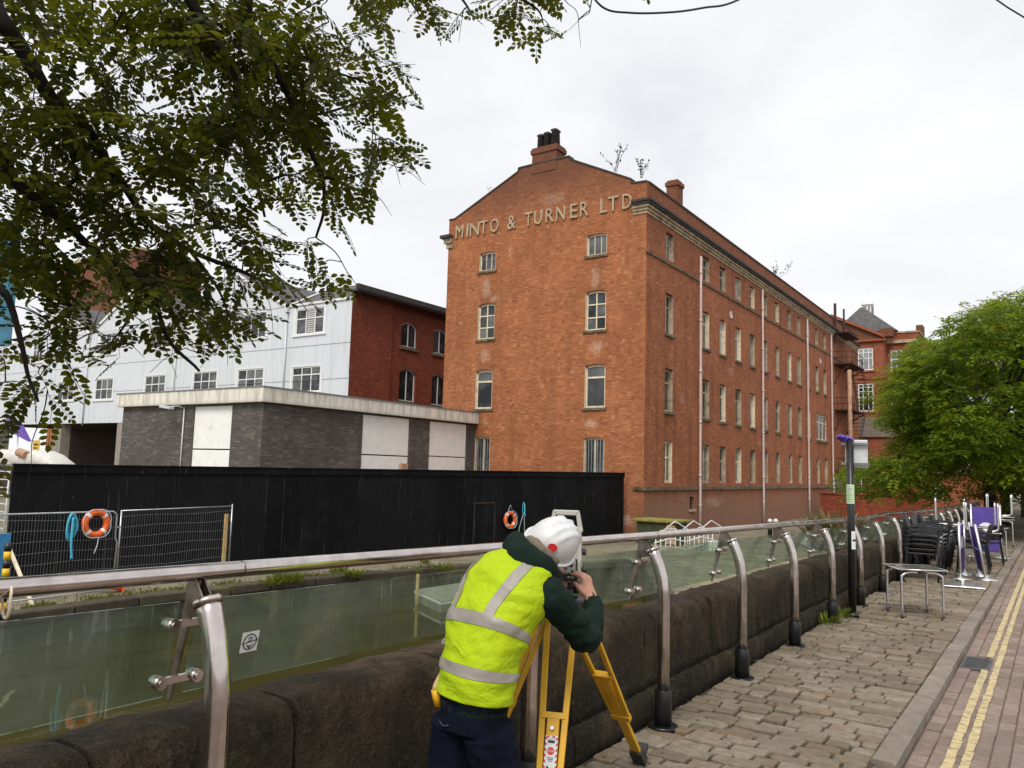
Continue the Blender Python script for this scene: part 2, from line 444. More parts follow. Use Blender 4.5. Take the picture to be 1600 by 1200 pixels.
# gritstone of the parapet: sooty, brown where rubbed, green low down
m, t = material('gritstone')
v = wpos(t); r = nd(t, 'ShaderNodeObjectInfo').outputs['Random']
n1 = noi(t, v, 3.2, 7, .68); n2 = noi(t, v, 38., 4, .7); n3 = noi(t, scl(t, v, (4., 4., .6)), 2., 5, .65)
c = ramp(t, n1, [(.34, (.005, .0043, .003)), (.5, (.026, .020, .013)), (.62, (.074, .050, .029)), (.75, (.15, .093, .05))])
c = mixc(t, ramp(t, n3, [(.42, 0.), (.60, .85)]), c, (.008, .007, .005))
n4 = noi(t, v, 95., 3, .6)
n5 = noi(t, v, 210., 2, .6)
c = mixc(t, ramp(t, n5, [(.55, 0.), (.68, .45)]), c, (.13, .10, .065))
c = mixc(t, ramp(t, n5, [(.34, .75), (.45, 0.)]), c, (.004, .0035, .003))
c = mixc(t, ramp(t, n4, [(.36, .7), (.46, 0.)]), c, (.006, .005, .004))
c = mixc(t, ramp(t, noi(t, v, 1.7, 5, .6), [(.5, 0.), (.68, .55)]), c, (.036, .038, .013))
z = sep(t, v)[2]
topm = nd(t, 'ShaderNodeMapRange', {'Value': mth(t, 'ADD', z, mth(t, 'MULTIPLY', n1, .25)), 'From Min': .46, 'From Max': .86, 'To Min': 0., 'To Max': .8}).outputs[0]
c = mixc(t, mth(t, 'MULTIPLY', mth(t, 'MULTIPLY', topm, ramp(t, noi(t, v, .9, 3, .5), [(.40, .12), (.6, 1.)])), ramp(t, noi(t, v, 7., 6, .7), [(.36, .1), (.6, 1.)])), c, (.165, .112, .066))
c = mixc(t, ramp(t, n2, [(.6, 0.), (.75, .3)]), c, (.16, .125, .085))
c = mixc(t, mth(t, 'MULTIPLY', r, .08), c, (.09, .07, .05))
vo = nd(t, 'ShaderNodeTexVoronoi', {'Vector': v, 'Scale': 55.}).outputs['Distance']
c = mixc(t, ramp(t, vo, [(.0, .55), (.28, 0.)]), c, (.005, .004, .003))
c = mixc(t, ramp(t, noi(t, v, 24., 5, .75), [(.54, 0.), (.66, .5)]), c, (.10, .085, .055))
nb = mth(t, 'ADD', mth(t, 'ADD', mth(t, 'MULTIPLY', n1, 1.), mth(t, 'MULTIPLY', n2, .5)), mth(t, 'MULTIPLY', n4, .22))
finish(t, prin(t, col=c, rough=.92, spec=.2, normal=bump(t, nb, 1., .045)))

# setts and pavers: tone by piece
def stonepieces(name, stops, grain, dirt, rough=.8, bs=30., bst=.5):
    m, t = material(name)
    g = nd(t, 'ShaderNodeNewGeometry'); v = g.outputs['Position']
    r = mth(t, 'FRACT', mth(t, 'ADD', nd(t, 'ShaderNodeObjectInfo').outputs['Random'], g.outputs['Random Per Island']))
    c = ramp(t, r, stops)
    n1 = noi(t, v, grain, 6, .65)
    c = mixc(t, ramp(t, n1, [(.35, .5), (.65, 0.)]), c, tuple(x*.55 for x in stops[0][1]))
    c = mixc(t, ramp(t, noi(t, v, 1.1, 5, .6), [(.45, 0.), (.72, dirt[1])]), c, dirt[0])
    finish(t, prin(t, col=c, rough=rough, spec=.3, normal=bump(t, noi(t, v, bs, 5, .65), bst, .015)))
stonepieces('sett', [(0., (.185, .148, .10)), (.4, (.245, .20, .145)), (.75, (.315, .265, .20)), (1., (.215, .15, .092))], 14., ((.12, .095, .062), .65))
stonepieces('paver', [(0., (.235, .17, .135)), (.5, (.295, .215, .175)), (1., (.35, .27, .225))], 18., ((.18, .14, .115), .6), rough=.85)
stonepieces('kerbstone', [(0., (.25, .21, .165)), (1., (.31, .265, .21))], 9., ((.10, .08, .06), .6))
stonepieces('flagstone', [(0., (.24, .21, .135)), (.6, (.33, .29, .19)), (1., (.40, .345, .235))], 3., ((.13, .12, .06), .6))
stonepieces('coping_dark', [(0., (.055, .045, .03)), (.6, (.09, .075, .048)), (1., (.15, .125, .08))], 5., ((.03, .027, .015), .8))
simple('joint_earth', (.055, .043, .03), .95, var=.4, vs=20, bmp=.6, bs=60, dirt=((.07, .075, .02), 2.5, .58))
simple('joint_sand', (.15, .105, .08), .95, var=.3, vs=20, bmp=.4)
simple('line_paint', (.56, .45, .23), .8, var=.12, vs=25, dirt=((.30, .22, .155), 14., .47))
simple('grate_iron', (.12, .12, .125), .5, .6, var=.3, vs=12)
simple('asphalt', (.06, .057, .05), .95, var=.3, vs=3, bmp=.4, bs=60, dirt=((.13, .11, .05), .9, .5))

m, t = material('bank_ground')
v = wpos(t)
c = ramp(t, noi(t, v, .8, 6, .65), [(.3, (.13, .11, .075)), (.6, (.24, .205, .14)), (.8, (.32, .27, .18))])
c = mixc(t, ramp(t, noi(t, v, 2.4, 5, .7), [(.52, 0.), (.66, .7)]), c, (.11, .115, .03))
finish(t, prin(t, col=c, rough=.95, normal=bump(t, noi(t, v, 12, 6, .7), .5, .03)))
m, t = material('canal_wall')
v = wpos(t)
c = ramp(t, noi(t, v, 1.3, 6, .65), [(.3, (.03, .032, .018)), (.6, (.075, .07, .042)), (.8, (.14, .125, .08))])
c = mixc(t, ramp(t, noi(t, scl(t, v, (4., 4., .25)), 2.4, 4, .6), [(.6, 0.), (.68, .7)]), c, (.34, .31, .24))
finish(t, prin(t, col=c, rough=.9, normal=bump(t, noi(t, v, 8, 5), .5, .03)))

def leafmat(name, lo, mid, hi, trans=.35):
    m, t = material(name)
    g = nd(t, 'ShaderNodeNewGeometry')
    r = mth(t, 'FRACT', mth(t, 'ADD', nd(t, 'ShaderNodeObjectInfo').outputs['Random'], g.outputs['Random Per Island']))
    big = noi(t, g.outputs['Position'], .9, 3)
    f = mth(t, 'ADD', mth(t, 'MULTIPLY', r, .75), mth(t, 'MULTIPLY', mth(t, 'SUBTRACT', big, .5), .9))
    c = ramp(t, f, [(.05, lo), (.5, mid), (.93, hi), (1., (.30, .22, .02))])
    d = prin(t, col=c, rough=.55, spec=.2)
    tl = nd(t, 'ShaderNodeBsdfTranslucent', {'Color': mixc(t, .5, c, tuple(min(1, x*1.7) for x in hi))}).outputs[0]
    finish(t, nd(t, 'ShaderNodeMixShader', {0: trans, 1: d, 2: tl}).outputs[0])
leafmat('leaf_robinia', (.017, .026, .004), (.044, .059, .006), (.16, .165, .010), .45)
leafmat('leaf_street', (.048, .10, .008), (.12, .20, .014), (.30, .33, .018), .45)
leafmat('leaf_weed', (.055, .085, .01), (.12, .15, .015), (.24, .25, .03), .3)
leafmat('leaf_dry', (.16, .13, .05), (.25, .21, .09), (.33, .29, .14), .3)
# ---------------------------------------------------------------- ground, canal, street
rnd = random.Random(5)
ZB, ZW = -1.70, -2.42
EDGE = [(-18.0, -60), (-18.0, 7.9), (-18.2, 11), (-18.0, 14.7), (-17.5, 17.5), (-16.9, 21.1), (-14.8, 24.2), (-13.06, 28.1), (-9.4, 21.27), (-2.95, 9.6)]
g = MB()
g.add([(x, y, ZB) for x, y in EDGE]+[(-2.95, 1500, ZB), (-1500, 1500, ZB), (-1500, -60, ZB)], [tuple(range(len(EDGE)+3))])
bank = g.build('ground', MT['bank_ground'], fix=False)
tag(bank, 'earth and paving of the low canal bank', kind='structure')
g = MB()
g.add([(-21, -60, ZW), (-2.8, -60, ZW), (-2.8, 30, ZW), (-21, 30, ZW)], [(0, 1, 2, 3)])
tag(g.build('canal_water', MT['canal_water'], fix=False), 'still olive brown canal water', kind='structure')
g = MB()
g.add([(-2.75, -60, -.09), (600, -60, -.09), (600, 1500, -.09), (-2.75, 1500, -.09)], [(0, 1, 2, 3)])
street = g.build('street_bed', MT['joint_sand'], fix=False)
tag(street, 'bed of the street', kind='structure')
g = MB()
g.box((-2.95, -60, -3.2), (-2.78, 200, .02))
tag(g.build('retaining_wall', MT['canal_wall']), 'stone retaining wall dropping from the street to the canal', kind='structure')

# canal wall with coping stones
cw = thing('canal_wall', (-17, 18, ZW), 'mossy stone canal wall with worn coping along the far bank', 'canal wall')
g = MB()
for (a, b) in zip(EDGE[:-1], EDGE[1:]):
    g.add([(a[0], a[1], ZW-.6), (b[0], b[1], ZW-.6), (b[0], b[1], ZB), (a[0], a[1], ZB)], [(0, 1, 2, 3)])
g.build('wall_face', MT['canal_wall'], cw, fix=False)
for (a, b) in zip(EDGE[1:-1], EDGE[2:]):
    a, b = Vector((*a, 0)), Vector((*b, 0)); L = (b-a).length; d = (b-a)/L; n_ = max(1, round(L/1.35))
    nrm = Vector((d.y, -d.x, 0))
    for i in range(n_):
        p, q = a+d*(L*i/n_+.015), a+d*(L*(i+1)/n_-.015)
        g = MB(); hz = rnd.uniform(.02, .05)
        g.obox((p+q)/2+Vector((0, 0, ZB-.1+hz))-nrm*.17, (q-p)/2, nrm*(.23+rnd.uniform(0, .02)), (0, 0, .12))
        g.build('coping_stone', MT['coping_dark'], cw, bevel=.04)
# flagstones of the lockside
fl = MB(); fl.box((-.5, -.5, -.05), (.5, .5, .02)); flm = fl.mesh('flagstone', MT['flagstone'])
k = 0
for j in range(17):
    y = 20.6+j*.82; x = -16+rnd.uniform(0, 1)
    while x < -3.6:
        w = rnd.uniform(.9, 1.6)
        c = Vector((x+w/2, y, 0))
        # keep to the paved side of the canal edge
        e1, e2 = Vector((-13.06, 28.1)), Vector((-9.4, 21.27)); dv = e2-e1
        side = dv.x*(c.y-e1.y)-dv.y*(c.x-e1.x)
        if side > 1.9*dv.length*.4 and k < 150:
            o = link('flagstone', flm, bank); k += 1
            o.location = (c.x, c.y, ZB); o.scale = (w-.03, .79, 1); o.rotation_euler = (rnd.gauss(0, .008), rnd.gauss(0, .008), 0)
        x += w

# ---- setted pavement
PX0, PX1 = -2.27, -.968
pv = MB(); pv.add([(-2.75, -8, -.022), (-.95, -8, -.022), (-.95, 60, -.022), (-2.75, 60, -.022)], [(0, 1, 2, 3)])
pave = pv.build('pavement', MT['joint_earth'], fix=False)
tag(pave, 'narrow pavement of worn stone setts', kind='structure')
def sett_mesh(sx, sy, seed):
    r_ = random.Random(seed); b_ = MB(); n_ = 12; vs = []
    for ring, (ins, z) in enumerate(((0., -.06), (.0, -.010), (.005, -.003), (.015, .001))):
        for i in range(n_):
            an = 2*math.pi*(i+.5)/n_; cx, cy = math.cos(an), math.sin(an)
            q = max(abs(cx), abs(cy)); q = .2+.8*q; cx, cy = cx/q, cy/q
            cx = max(-1, min(1, cx*1.04)); cy = max(-1, min(1, cy*1.04))
            rj = random.Random(seed*100+i).uniform(-.011, .008)
            vs.append(((sx/2-ins+rj)*cx, (sy/2-ins+rj)*cy, z+(r_.uniform(-.002, .002) if ring > 1 else 0)))
    fs = []
    for ring in range(3):
        for i in range(n_): fs.append((ring*n_+i, ring*n_+(i+1) % n_, (ring+1)*n_+(i+1) % n_, (ring+1)*n_+i))
    fs.append(tuple(3*n_+i for i in range(n_)))
    b_.add(vs, fs)
    return b_
protos = [sett_mesh(1, 1, s) for s in range(3)]
spots = []
y = -3.
while y < 34:
    h = rnd.uniform(.105, .15); x = PX0+rnd.uniform(-.01, .01)
    while x < PX1-.06:
        w = rnd.uniform(.13, .29)
        if PX1-(x+w) < .1: w = PX1-x
        spots.append((x+w/2, y+h/2+rnd.gauss(0, .004)+.02*math.sin(x*2.2+y), w-.012, h-.012, rnd.gauss(0, .03), rnd.gauss(0, .006), rnd.gauss(0, .015), rnd.gauss(0, .012)))
        x += w
    y += h
settp = []
for s in range(6):
    r_ = random.Random(s); w, h = .26, .14
    settp.append((sett_mesh(w, h, s+20), sett_mesh(w, h, s+20).mesh('sett', MT['sett'])))
vis = []
for s in spots:
    p = proj((s[0], s[1], 0)); ok = p[2] > .5 and -30 < p[0] < 1640 and p[1] < 1230
    vis.append((0 if ok else 1, p[2] if ok else abs(s[1])))
order = sorted(range(len(spots)), key=lambda i: vis[i])
rest = MB()
for n_, i in enumerate(order):
    x, y, w, h, rz, dz, tx, ty = spots[i]; pm, me = settp[i % 6]
    if n_ < 300:
        o = link('sett', me, pave); o.location = (x, y, dz); o.scale = (w/.26, h/.14, 1); o.rotation_euler = (tx, ty, rz)
    else:
        M = Matrix.Translation((x, y, dz)) @ Matrix.Rotation(rz, 4, 'Z') @ Matrix.Rotation(tx, 4, 'X') @ Matrix.Rotation(ty, 4, 'Y') @ Matrix.Diagonal((w/.26, h/.14, 1, 1))
        rest.add([M @ v for v in pm.v], pm.f)
o = rest.build('setts_beyond', MT['sett'], pave); tag(o, kind='stuff')

# ---- kerb
kb = thing('kerb', (-.9, 12, 0), 'long worn grey stone kerb between setts and brick road', 'kerb')
kb['kind'] = 'structure'
y = 5.22
while y < 40:
    L = rnd.uniform(.85, 1.3) if y > 5.3 else 1.72
    g = MB(); dx = rnd.gauss(0, .004)
    n_ = 7; vs = []
    for i in range(n_):
        yy = y+.004+(L-.008)*i/(n_-1)
        for (xx, zz) in ((-.965, -.12), (-.965, -.004), (-.955, .004), (-.85, .002), (-.832, -.012), (-.828, -.12)):
            w_ = .006*nz((xx*3, yy*3, zz*3), 1.3)+(.004*nz((xx*9, yy*9, 0), 1.) if zz > -.05 else 0)
            vs.append((xx+dx+w_, yy, zz+w_*.8))
    fs = [(i*6+k_, i*6+k_+1, (i+1)*6+k_+1, (i+1)*6+k_) for i in range(n_-1) for k_ in range(5)]+[tuple(range(6)), tuple((n_-1)*6+i for i in range(6))]
    g.add(vs, fs)
    g.build('kerbstone', MT['kerbstone'], kb); y += L
for i in range(7):     # dropped, flush stones nearer the camera
    g = MB(); g.box((-.965, 5.2-(i+1)*.9, -.12), (-.83, 5.19-i*.9, -.028)); g.build('kerbstone', MT['kerbstone'], kb, bevel=.008)

# ---- block-paved road with double yellow lines
rd = MB(); rd.add([(-.83, -8, -.080), (8, -8, -.080), (8, 200, -.080), (-.83, 200, -.080)], [(0, 1, 2, 3)])
road = rd.build('road', MT['joint_sand'], fix=False)
tag(road, 'brick paved road with double yellow lines', kind='structure')
pb = MB(); n_ = 4
pb.add([(sx*.0475, sy*.0965, -.04) for sx, sy in ((-1, -1), (1, -1), (1, 1), (-1, 1))]+[(sx*.0475, sy*.0965, -.005) for sx, sy in ((-1, -1), (1, -1), (1, 1), (-1, 1))]+[(sx*.043, sy*.092, 0) for sx, sy in ((-1, -1), (1, -1), (1, 1), (-1, 1))],
       [(0, 1, 5, 4), (1, 2, 6, 5), (2, 3, 7, 6), (3, 0, 4, 7), (4, 5, 9, 8), (5, 6, 10, 9), (6, 7, 11, 10), (7, 4, 8, 11), (8, 9, 10, 11)])
pbm = pb.mesh('paver', MT['paver'])
pl = []
for c_ in range(26):
    x = -.83+.006+.0515+c_*.103
    y = 1.5+(c_ % 2)*.1+(.05 if c_ < 2 else 0)
    while y < 32:
        if not (-.84 < x < -.58 and 8.55 < y < 9.18): pl.append((x, y+rnd.gauss(0, .003), rnd.gauss(-.070, .0025), rnd.gauss(0, .02), rnd.gauss(0, .012)))
        y += .2035
def key(s):
    p = proj((s[0], s[1], 0)); ok = p[2] > .5 and -20 < p[0] < 1625 and p[1] < 1225
    return (0 if ok else 1, p[2])
pl.sort(key=key)
rest = MB()
for i, (x, y, z, tx, ty) in enumerate(pl):
    if i < 300:
        o = link('paver', pbm, road); o.location = (x, y, z); o.rotation_euler = (tx*.6, ty, 0)
    else:
        M = Matrix.Translation((x, y, z)) @ Matrix.Rotation(tx*.6, 4, 'X') @ Matrix.Rotation(ty, 4, 'Y')
        rest.add([M @ v for v in pb.v], pb.f)
o = rest.build('pavers_beyond', MT['paver'], road); tag(o, kind='stuff')
for xc, w in ((-.612, .056), (-.528, .05)):
    g = MB(); y = 1.5
    while y < 60:
        L = .2005 if y < 32 else 1.
        j = lambda: rnd.gauss(0, .0024)
        if not (-.84 < xc-.02 < -.58 and 8.55 < y+.1 < 9.18):
            q = [(xc-w/2+j(), y+.004+abs(j()), -.0645), (xc+w/2+j(), y+.004+abs(j()), -.0645), (xc+w/2+j(), y+L-abs(j()), -.0645), (xc-w/2+j(), y+L-abs(j()), -.0645)]
            g.prism(q, (0, 0, .003))
        y += L+.003
    o = g.build('yellow_line', MT['line_paint'], road); tag(o, kind='stuff')
# gully grate
gr = thing('gully_grate', (-.7, 8.87, -.07), 'grey iron gully grate set against the kerb', 'drain grate')
g = MB()
for a, b in (((-.815, 8.58, -.1), (-.79, 9.16, -.06)), ((-.605, 8.58, -.1), (-.58, 9.16, -.06)), ((-.79, 8.58, -.1), (-.605, 8.6, -.06)), ((-.79, 9.14, -.1), (-.605, 9.16, -.06))): g.box(a, b)
g.build('frame', MT['grate_iron'], gr, bevel=.003)
for i in range(9):
    g = MB(); yy = 8.63+i*.06; g.box((-.79, yy, -.1), (-.605, yy+.026, -.062)); g.build('bar', MT['grate_iron'], gr)

# ---- parapet wall of big gritstone blocks
pw = thing('parapet_wall', (-2.5, 10, 0), 'low dark gritstone parapet wall with rounded coping beside the pavement', 'stone wall')
def wtop(y):
    if y < 3.1: return .775
    if y < 5.2: return .775-(y-3.1)*.05
    return max(.60, .668-(y-5.2)*.008)
def block(y0, y1, sec, seed, name, amp=.02):
    n_ = max(5, int((y1-y0)/.035)); k_ = len(sec); vs = []
    for i in range(n_+1):
        tt = i/n_; yy = y0+(y1-y0)*tt
        e = min(tt, 1-tt)*(y1-y0); sh = max(0, 1-e/.014)**2*.005*(1+nz((yy*3, seed, 0), 2.))
        cx = sum(p[0] for p in sec)/k_; cz = sum(p[1] for p in sec)/k_
        for (x, z) in sec:
            dx, dz = x-cx, z-cz; L = math.hypot(dx, dz)+1e-6
            q = amp*(.55*nz((x*2, yy*2, z*2), 1.6, seed)+.45*nz((x, yy, z), 9., seed)+.42*nz((x, yy, z), 22., seed))-sh
            vs.append((x+dx/L*q, yy, z+dz/L*q))
    fs = [(i*k_+j, i*k_+(j+1) % k_, (i+1)*k_+(j+1) % k_, (i+1)*k_+j) for i in range(n_) for j in range(k_)]
    g = MB(); g.add(vs, fs, smooth=True); g.add(vs[:k_], [tuple(range(k_))]); g.add(vs[-k_:], [tuple(range(k_))])
    return g.build(name, MT['gritstone'], pw)
ys = [-2.4, -1.0, .2, 1.33, 2.08, 2.95, 4.1, 5.1, 6.35, 8.0, 9.65, 11.3, 12.9]
while ys[-1] < 34: ys.append(ys[-1]+rnd.uniform(1.4, 1.9))
for i, (a, b) in enumerate(zip(ys[:-1], ys[1:])):
    zt = wtop((a+b)/2)+rnd.uniform(-.012, .012); xf = -2.335+rnd.uniform(-.012, .008)
    sec = [(xf, .17), (xf-.001, .24), (xf-.003, .32), (xf-.004, .4), (xf-.008, .48), (xf-.010, zt-.10), (xf-.022, zt-.045), (xf-.055, zt-.012), (xf-.12, zt), (xf-.24, zt-.004), (xf-.34, zt-.025), (xf-.39, zt-.09), (xf-.4, .3), (xf-.4, .17)]
    block(a+.007, b-.007, sec, i, 'coping_block')
y = -2.
i = 0
while y < 34:
    L = rnd.uniform(.95, 1.5)
    sec = [(-2.29, -.05), (-2.285, .06), (-2.288, .13), (-2.305, .172), (-2.36, .182), (-2.6, .18), (-2.7, .17), (-2.7, -.05)]
    block(y+.006, y+L-.006, sec, 50+i, 'plinth_block', .008); y += L; i += 1

# ---- steel and glass railing
rl = thing('railing', (-2.2, 10, 0), 'curved post stainless steel railing with glass panels above the parapet wall', 'railing')
def zr(y):
    if y < 12.7: return 1.28-.0185*(y-1)
    if y < 14: return 1.064+(y-12.7)/1.3*.022
    if y < 20: return 1.086-(y-14)/6*.1
    return .985-(y-20)*.001
def gb(y):
    if y < 3: return .868
    if y < 5.1: return .868-(y-3)/2.1*.09
    return max(.62, .778-(y-5.1)*.0105)
RX = -2.31
PY = [-1.9, -.15, 1.6, 3.38, 4.99, 6.56, 8.13, 9.7, 11.27, 12.84]+[14.41+1.57*i for i in range(12)]
path = [(RX, yy, zr(yy)) for yy in [-2.5+.5*i for i in range(70)]]
MB().tube(path, .027, 14).build('handrail', MT['steel'], rl)
for yy in PY[1:10]:
    for d in (.16,):
        g = MB(); g.tube([(RX, yy+d-.006, zr(yy+d)), (RX, yy+d+.002, zr(yy+d))], .0274, 14); g.build('rail_joint', MT['steel_dark'], rl)
for yy in PY:
    g = MB(); zt = zr(yy)-.115
    pth = [(-2.17, yy, .2), (-2.17, yy, .5), (-2.17, yy, zt-.34), (-2.174, yy, zt-.24), (-2.187, yy, zt-.15), (-2.208, yy, zt-.075), (-2.238, yy, zt-.005), (-2.256, yy, zt+.03)]
    g.tube(pth, .040, 16)
    post = g.build('post', MT['steel'], rl)
    top = Vector(pth[-1]); dr = (top-Vector(pth[-2])).normalized()
    g = MB(); g.tube([top-dr*.012, top+dr*.006], .0465, 16); g.build('collar', MT['steel'], post)
    g = MB(); g.lathe([(.056, 0.), (.056, .22), (.05, .232), (.05, .234)], (-2.17, yy, 0), 14); g.lathe([(.095, -.01), (.095, .012)], (-2.17, yy, 0), 16)
    g.build('base_sleeve', MT['black_paint'], post)
    g = MB()    # twin triangular plates from the post head up to the rail
    for s_ in (-.016, .016):
        z1 = zr(yy)-.02
        g.prism([(-2.235, yy+s_-.003, zt-.005), (-2.262, yy+s_-.003, zt+.045), (RX+.008, yy+s_-.003, z1), (RX-.03, yy+s_-.003, z1), (RX-.045, yy+s_-.003, zt-.03), (-2.3, yy+s_-.003, zt-.02)], (0, .006, 0))
    g.build('head_plate', MT['steel_dark'], post)
    gz = gb(yy); g = MB()
    a = Vector((RX-.01, yy, zr(yy)-.018)); b = Vector((-2.425, yy, gz-.02))
    for s_ in (0,):
        d = (b-a).normalized(); n2 = Vector((-d.z, 0, d.x))
        g.prism([a+n2*.02+Vector((0, -.005, 0)), a-n2*.03+Vector((0, -.005, 0)), b-n2*.012+Vector((0, -.005, 0)), b+n2*.006+Vector((0, -.005, 0))], (0, .01, 0))
    g.build('blade', MT['steel_dark'], post)
    for tt in (.36, .82):
        c = a+(b-a)*tt
        g = MB(); g.bar(c+Vector((.012, -.065, 0)), c+Vector((.012, .065, 0)), .016, .022)
        for s_ in (-1, 1):
            g.tube([c+Vector((-.012, s_*.065, 0)), c+Vector((.034, s_*.065, 0))], .021, 12)
            g.tube([c+Vector((.034, s_*.065, 0)), c+Vector((.042, s_*.065, 0))], .014, 10)
        g.build('glass_clamp', MT['steel'], post)
for a, b in zip(PY[:-1], PY[1:]):
    a += .035; b -= .035; g = MB()
    P = []
    for yy in (a, b):
        zt = zr(yy)-.095; zl = gb(yy); xt = RX-.035; xl = -2.405
        P += [(xt, yy, zt), (xl, yy, zl)]
    g.prism([P[0], P[1], P[3], P[2]], (-.01, 0, 0))
    g.build('glass_panel', MT['railing_glass'], rl)
# ---------------------------------------------------------------- buildings
def PM(ax, const, sgn):    # maps (u, d, z) on a wall plane to a point; d grows outwards
    return (lambda u, d, z: Vector((const+sgn*d, u, z))) if ax == 'x' else (lambda u, d, z: Vector((u, const+sgn*d, z)))
def pbox(mb, F, u0, u1, d0, d1, z0, z1, m=0):
    a, b = F(u0, d0, z0), F(u1, d1, z1)
    return mb.box([min(a[i], b[i]) for i in range(3)], [max(a[i], b[i]) for i in range(3)], m)
def wall_panel(mb, F, u0, u1, z0, z1, holes, depth=.22, m=0):
    us = sorted({u0, u1, *[h[0] for h in holes], *[h[1] for h in holes]}); zs = sorted({z0, z1, *[h[2] for h in holes], *[h[3] for h in holes]})
    us = [u for u in us if u0 <= u <= u1]; zs = [z for z in zs if z0 <= z <= z1]
    for i in range(len(us)-1):
        for j in range(len(zs)-1):
            cu, cz = (us[i]+us[i+1])/2, (zs[j]+zs[j+1])/2
            if any(h[0] < cu < h[1] and h[2] < cz < h[3] for h in holes): continue
            mb.add([F(us[i], 0, zs[j]), F(us[i+1], 0, zs[j]), F(us[i+1], 0, zs[j+1]), F(us[i], 0, zs[j+1])], [(0, 1, 2, 3)], m)
    for h in holes:
        a, b, c, d = h[:4]; rise = h[4] if len(h) > 4 else 0
        q = lambda p, r_: mb.add([F(*p, 0)[:] if 0 else F(p[0], 0, p[1]), F(r_[0], 0, r_[1]), F(r_[0], -depth, r_[1]), F(p[0], -depth, p[1])], [(0, 1, 2, 3)], m)
        q((a, c), (b, c)); q((a, c), (a, d-rise)); q((b, c), (b, d-rise))
        if not rise: q((a, d), (b, d))
        else:
            w = b-a; n_ = 8
            arc = [(a+w*i/n_, d-rise+rise*(1-(2*i/n_-1)**2)) for i in range(n_+1)]
            for p, r_ in zip(arc[:-1], arc[1:]): q(p, r_)
            half = n_//2
            mb.add([F(u, 0, z) for u, z in arc[:half+1]]+[F(a, 0, d)], [tuple(range(half+2))], m)
            mb.add([F(u, 0, z) for u, z in arc[half:]]+[F(b, 0, d)], [tuple(range(n_-half+2))], m)
def window(parent, F, u0, u1, z0, z1, cols=(), rows=(), fm='cream_timber', pm='pane_dark', inset=.12, fw=.06, bar=.04, sill=None, rise=0, liner=False, split=True, bars=False, head=None):
    """frame object with pane, sill children; cols / rows: relative mullion and transom positions"""
    mb = MB(); d1 = -inset; d0 = -inset-.07
    pbox(mb, F, u0, u0+fw, d0, d1, z0, z1-rise*.6); pbox(mb, F, u1-fw, u1, d0, d1, z0, z1-rise*.6)
    pbox(mb, F, u0+fw, u1-fw, d0, d1, z0, z0+fw); 
    if rise:
        n_ = 6; w = u1-u0
        arc = [(u0+w*i/n_, z1-rise+rise*(1-(2*i/n_-1)**2)) for i in range(n_+1)]
        for (a, za), (b, zb_) in zip(arc[:-1], arc[1:]):
            mb.prism([F(a, d0, za-fw*1.1), F(b, d0, zb_-fw*1.1), F(b, d0, zb_), F(a, d0, za)], F(0, d1, 0)-F(0, d0, 0))
    else: pbox(mb, F, u0+fw, u1-fw, d0, d1, z1-fw, z1)
    W_, H_ = u1-u0, z1-z0
    for c in cols: pbox(mb, F, u0+W_*c-bar/2, u0+W_*c+bar/2, d0+.01, d1-.004, z0+fw, z1-fw-rise*.3)
    for r_ in rows: pbox(mb, F, u0+fw, u1-fw, d0+.012, d1-.008, z0+H_*r_-bar/2, z0+H_*r_+bar/2)
    if liner:
        for uu in (u0, u1): pbox(mb, F, uu-.03 if uu == u1 else uu, uu if uu == u1 else uu+.03, d1, -.02, z0, z1-rise)
    w = mb.build('window', MT[fm], parent)
    us = [u0+fw]+[u0+W_*c for c in cols]+[u1-fw] if split else [u0+fw, u1-fw]
    zs = [z0+fw]+[z0+H_*r_ for r_ in rows]+[z1-fw*.5] if split else [z0+fw, z1-fw*.5]
    for i in range(len(us)-1):
        for j in range(len(zs)-1):
            p = MB(); pbox(p, F, us[i]+.001, us[i+1]-.001, d0+.015, d0+.026, zs[j]+.001, zs[j+1]-.001)
            p.build('pane', MT[pm if isinstance(pm, str) else pm[(i+j) % len(pm)]], w)
    if sill:
        s_ = MB(); pbox(s_, F, u0-sill[0], u1+sill[0], -.16, sill[1], z0-sill[2], z0+.002); s_.build('sill', MT[sill[3]], w)
    if bars:
        b_ = MB()
        for i in range(7):
            uu = u0+W_*(i+.5)/7; pbox(b_, F, uu-.012, uu+.012, d1+.03, d1+.05, z0+.02, z1-rise)
        b_.build('security_bars', MT['galvanised'], w)
    return w

# ---- the big brick warehouse
XB, YB, XL, YE = -17.23, 37., -30.5, 90.
wh = thing('brick_warehouse', (XB, YB, ZB), 'tall orange brick warehouse with painted sign letters on its gable end', 'warehouse')
FG = PM('y', YB, -1); FS = PM('x', XB, 1)
gw = [(-28.06, -26.86, 13.25, 14.40, .08), (-20.77, -19.53, 13.25, 14.45, .08), (-28.04, -26.82, 9.15, 11.28, .1), (-20.77, -19.53, 9.13, 11.3, .1),
      (-28.06, -26.84, 5.05, 7.34, .1), (-20.74, -19.5, 4.97, 7.30, .1), (-27.95, -26.86, 1.15, 3.46, .1), (-20.72, -19.5, 1.12, 3.41, .1)]
mb = MB(); wall_panel(mb, FG, XL, XB, ZB-.3, 16.0, gw)
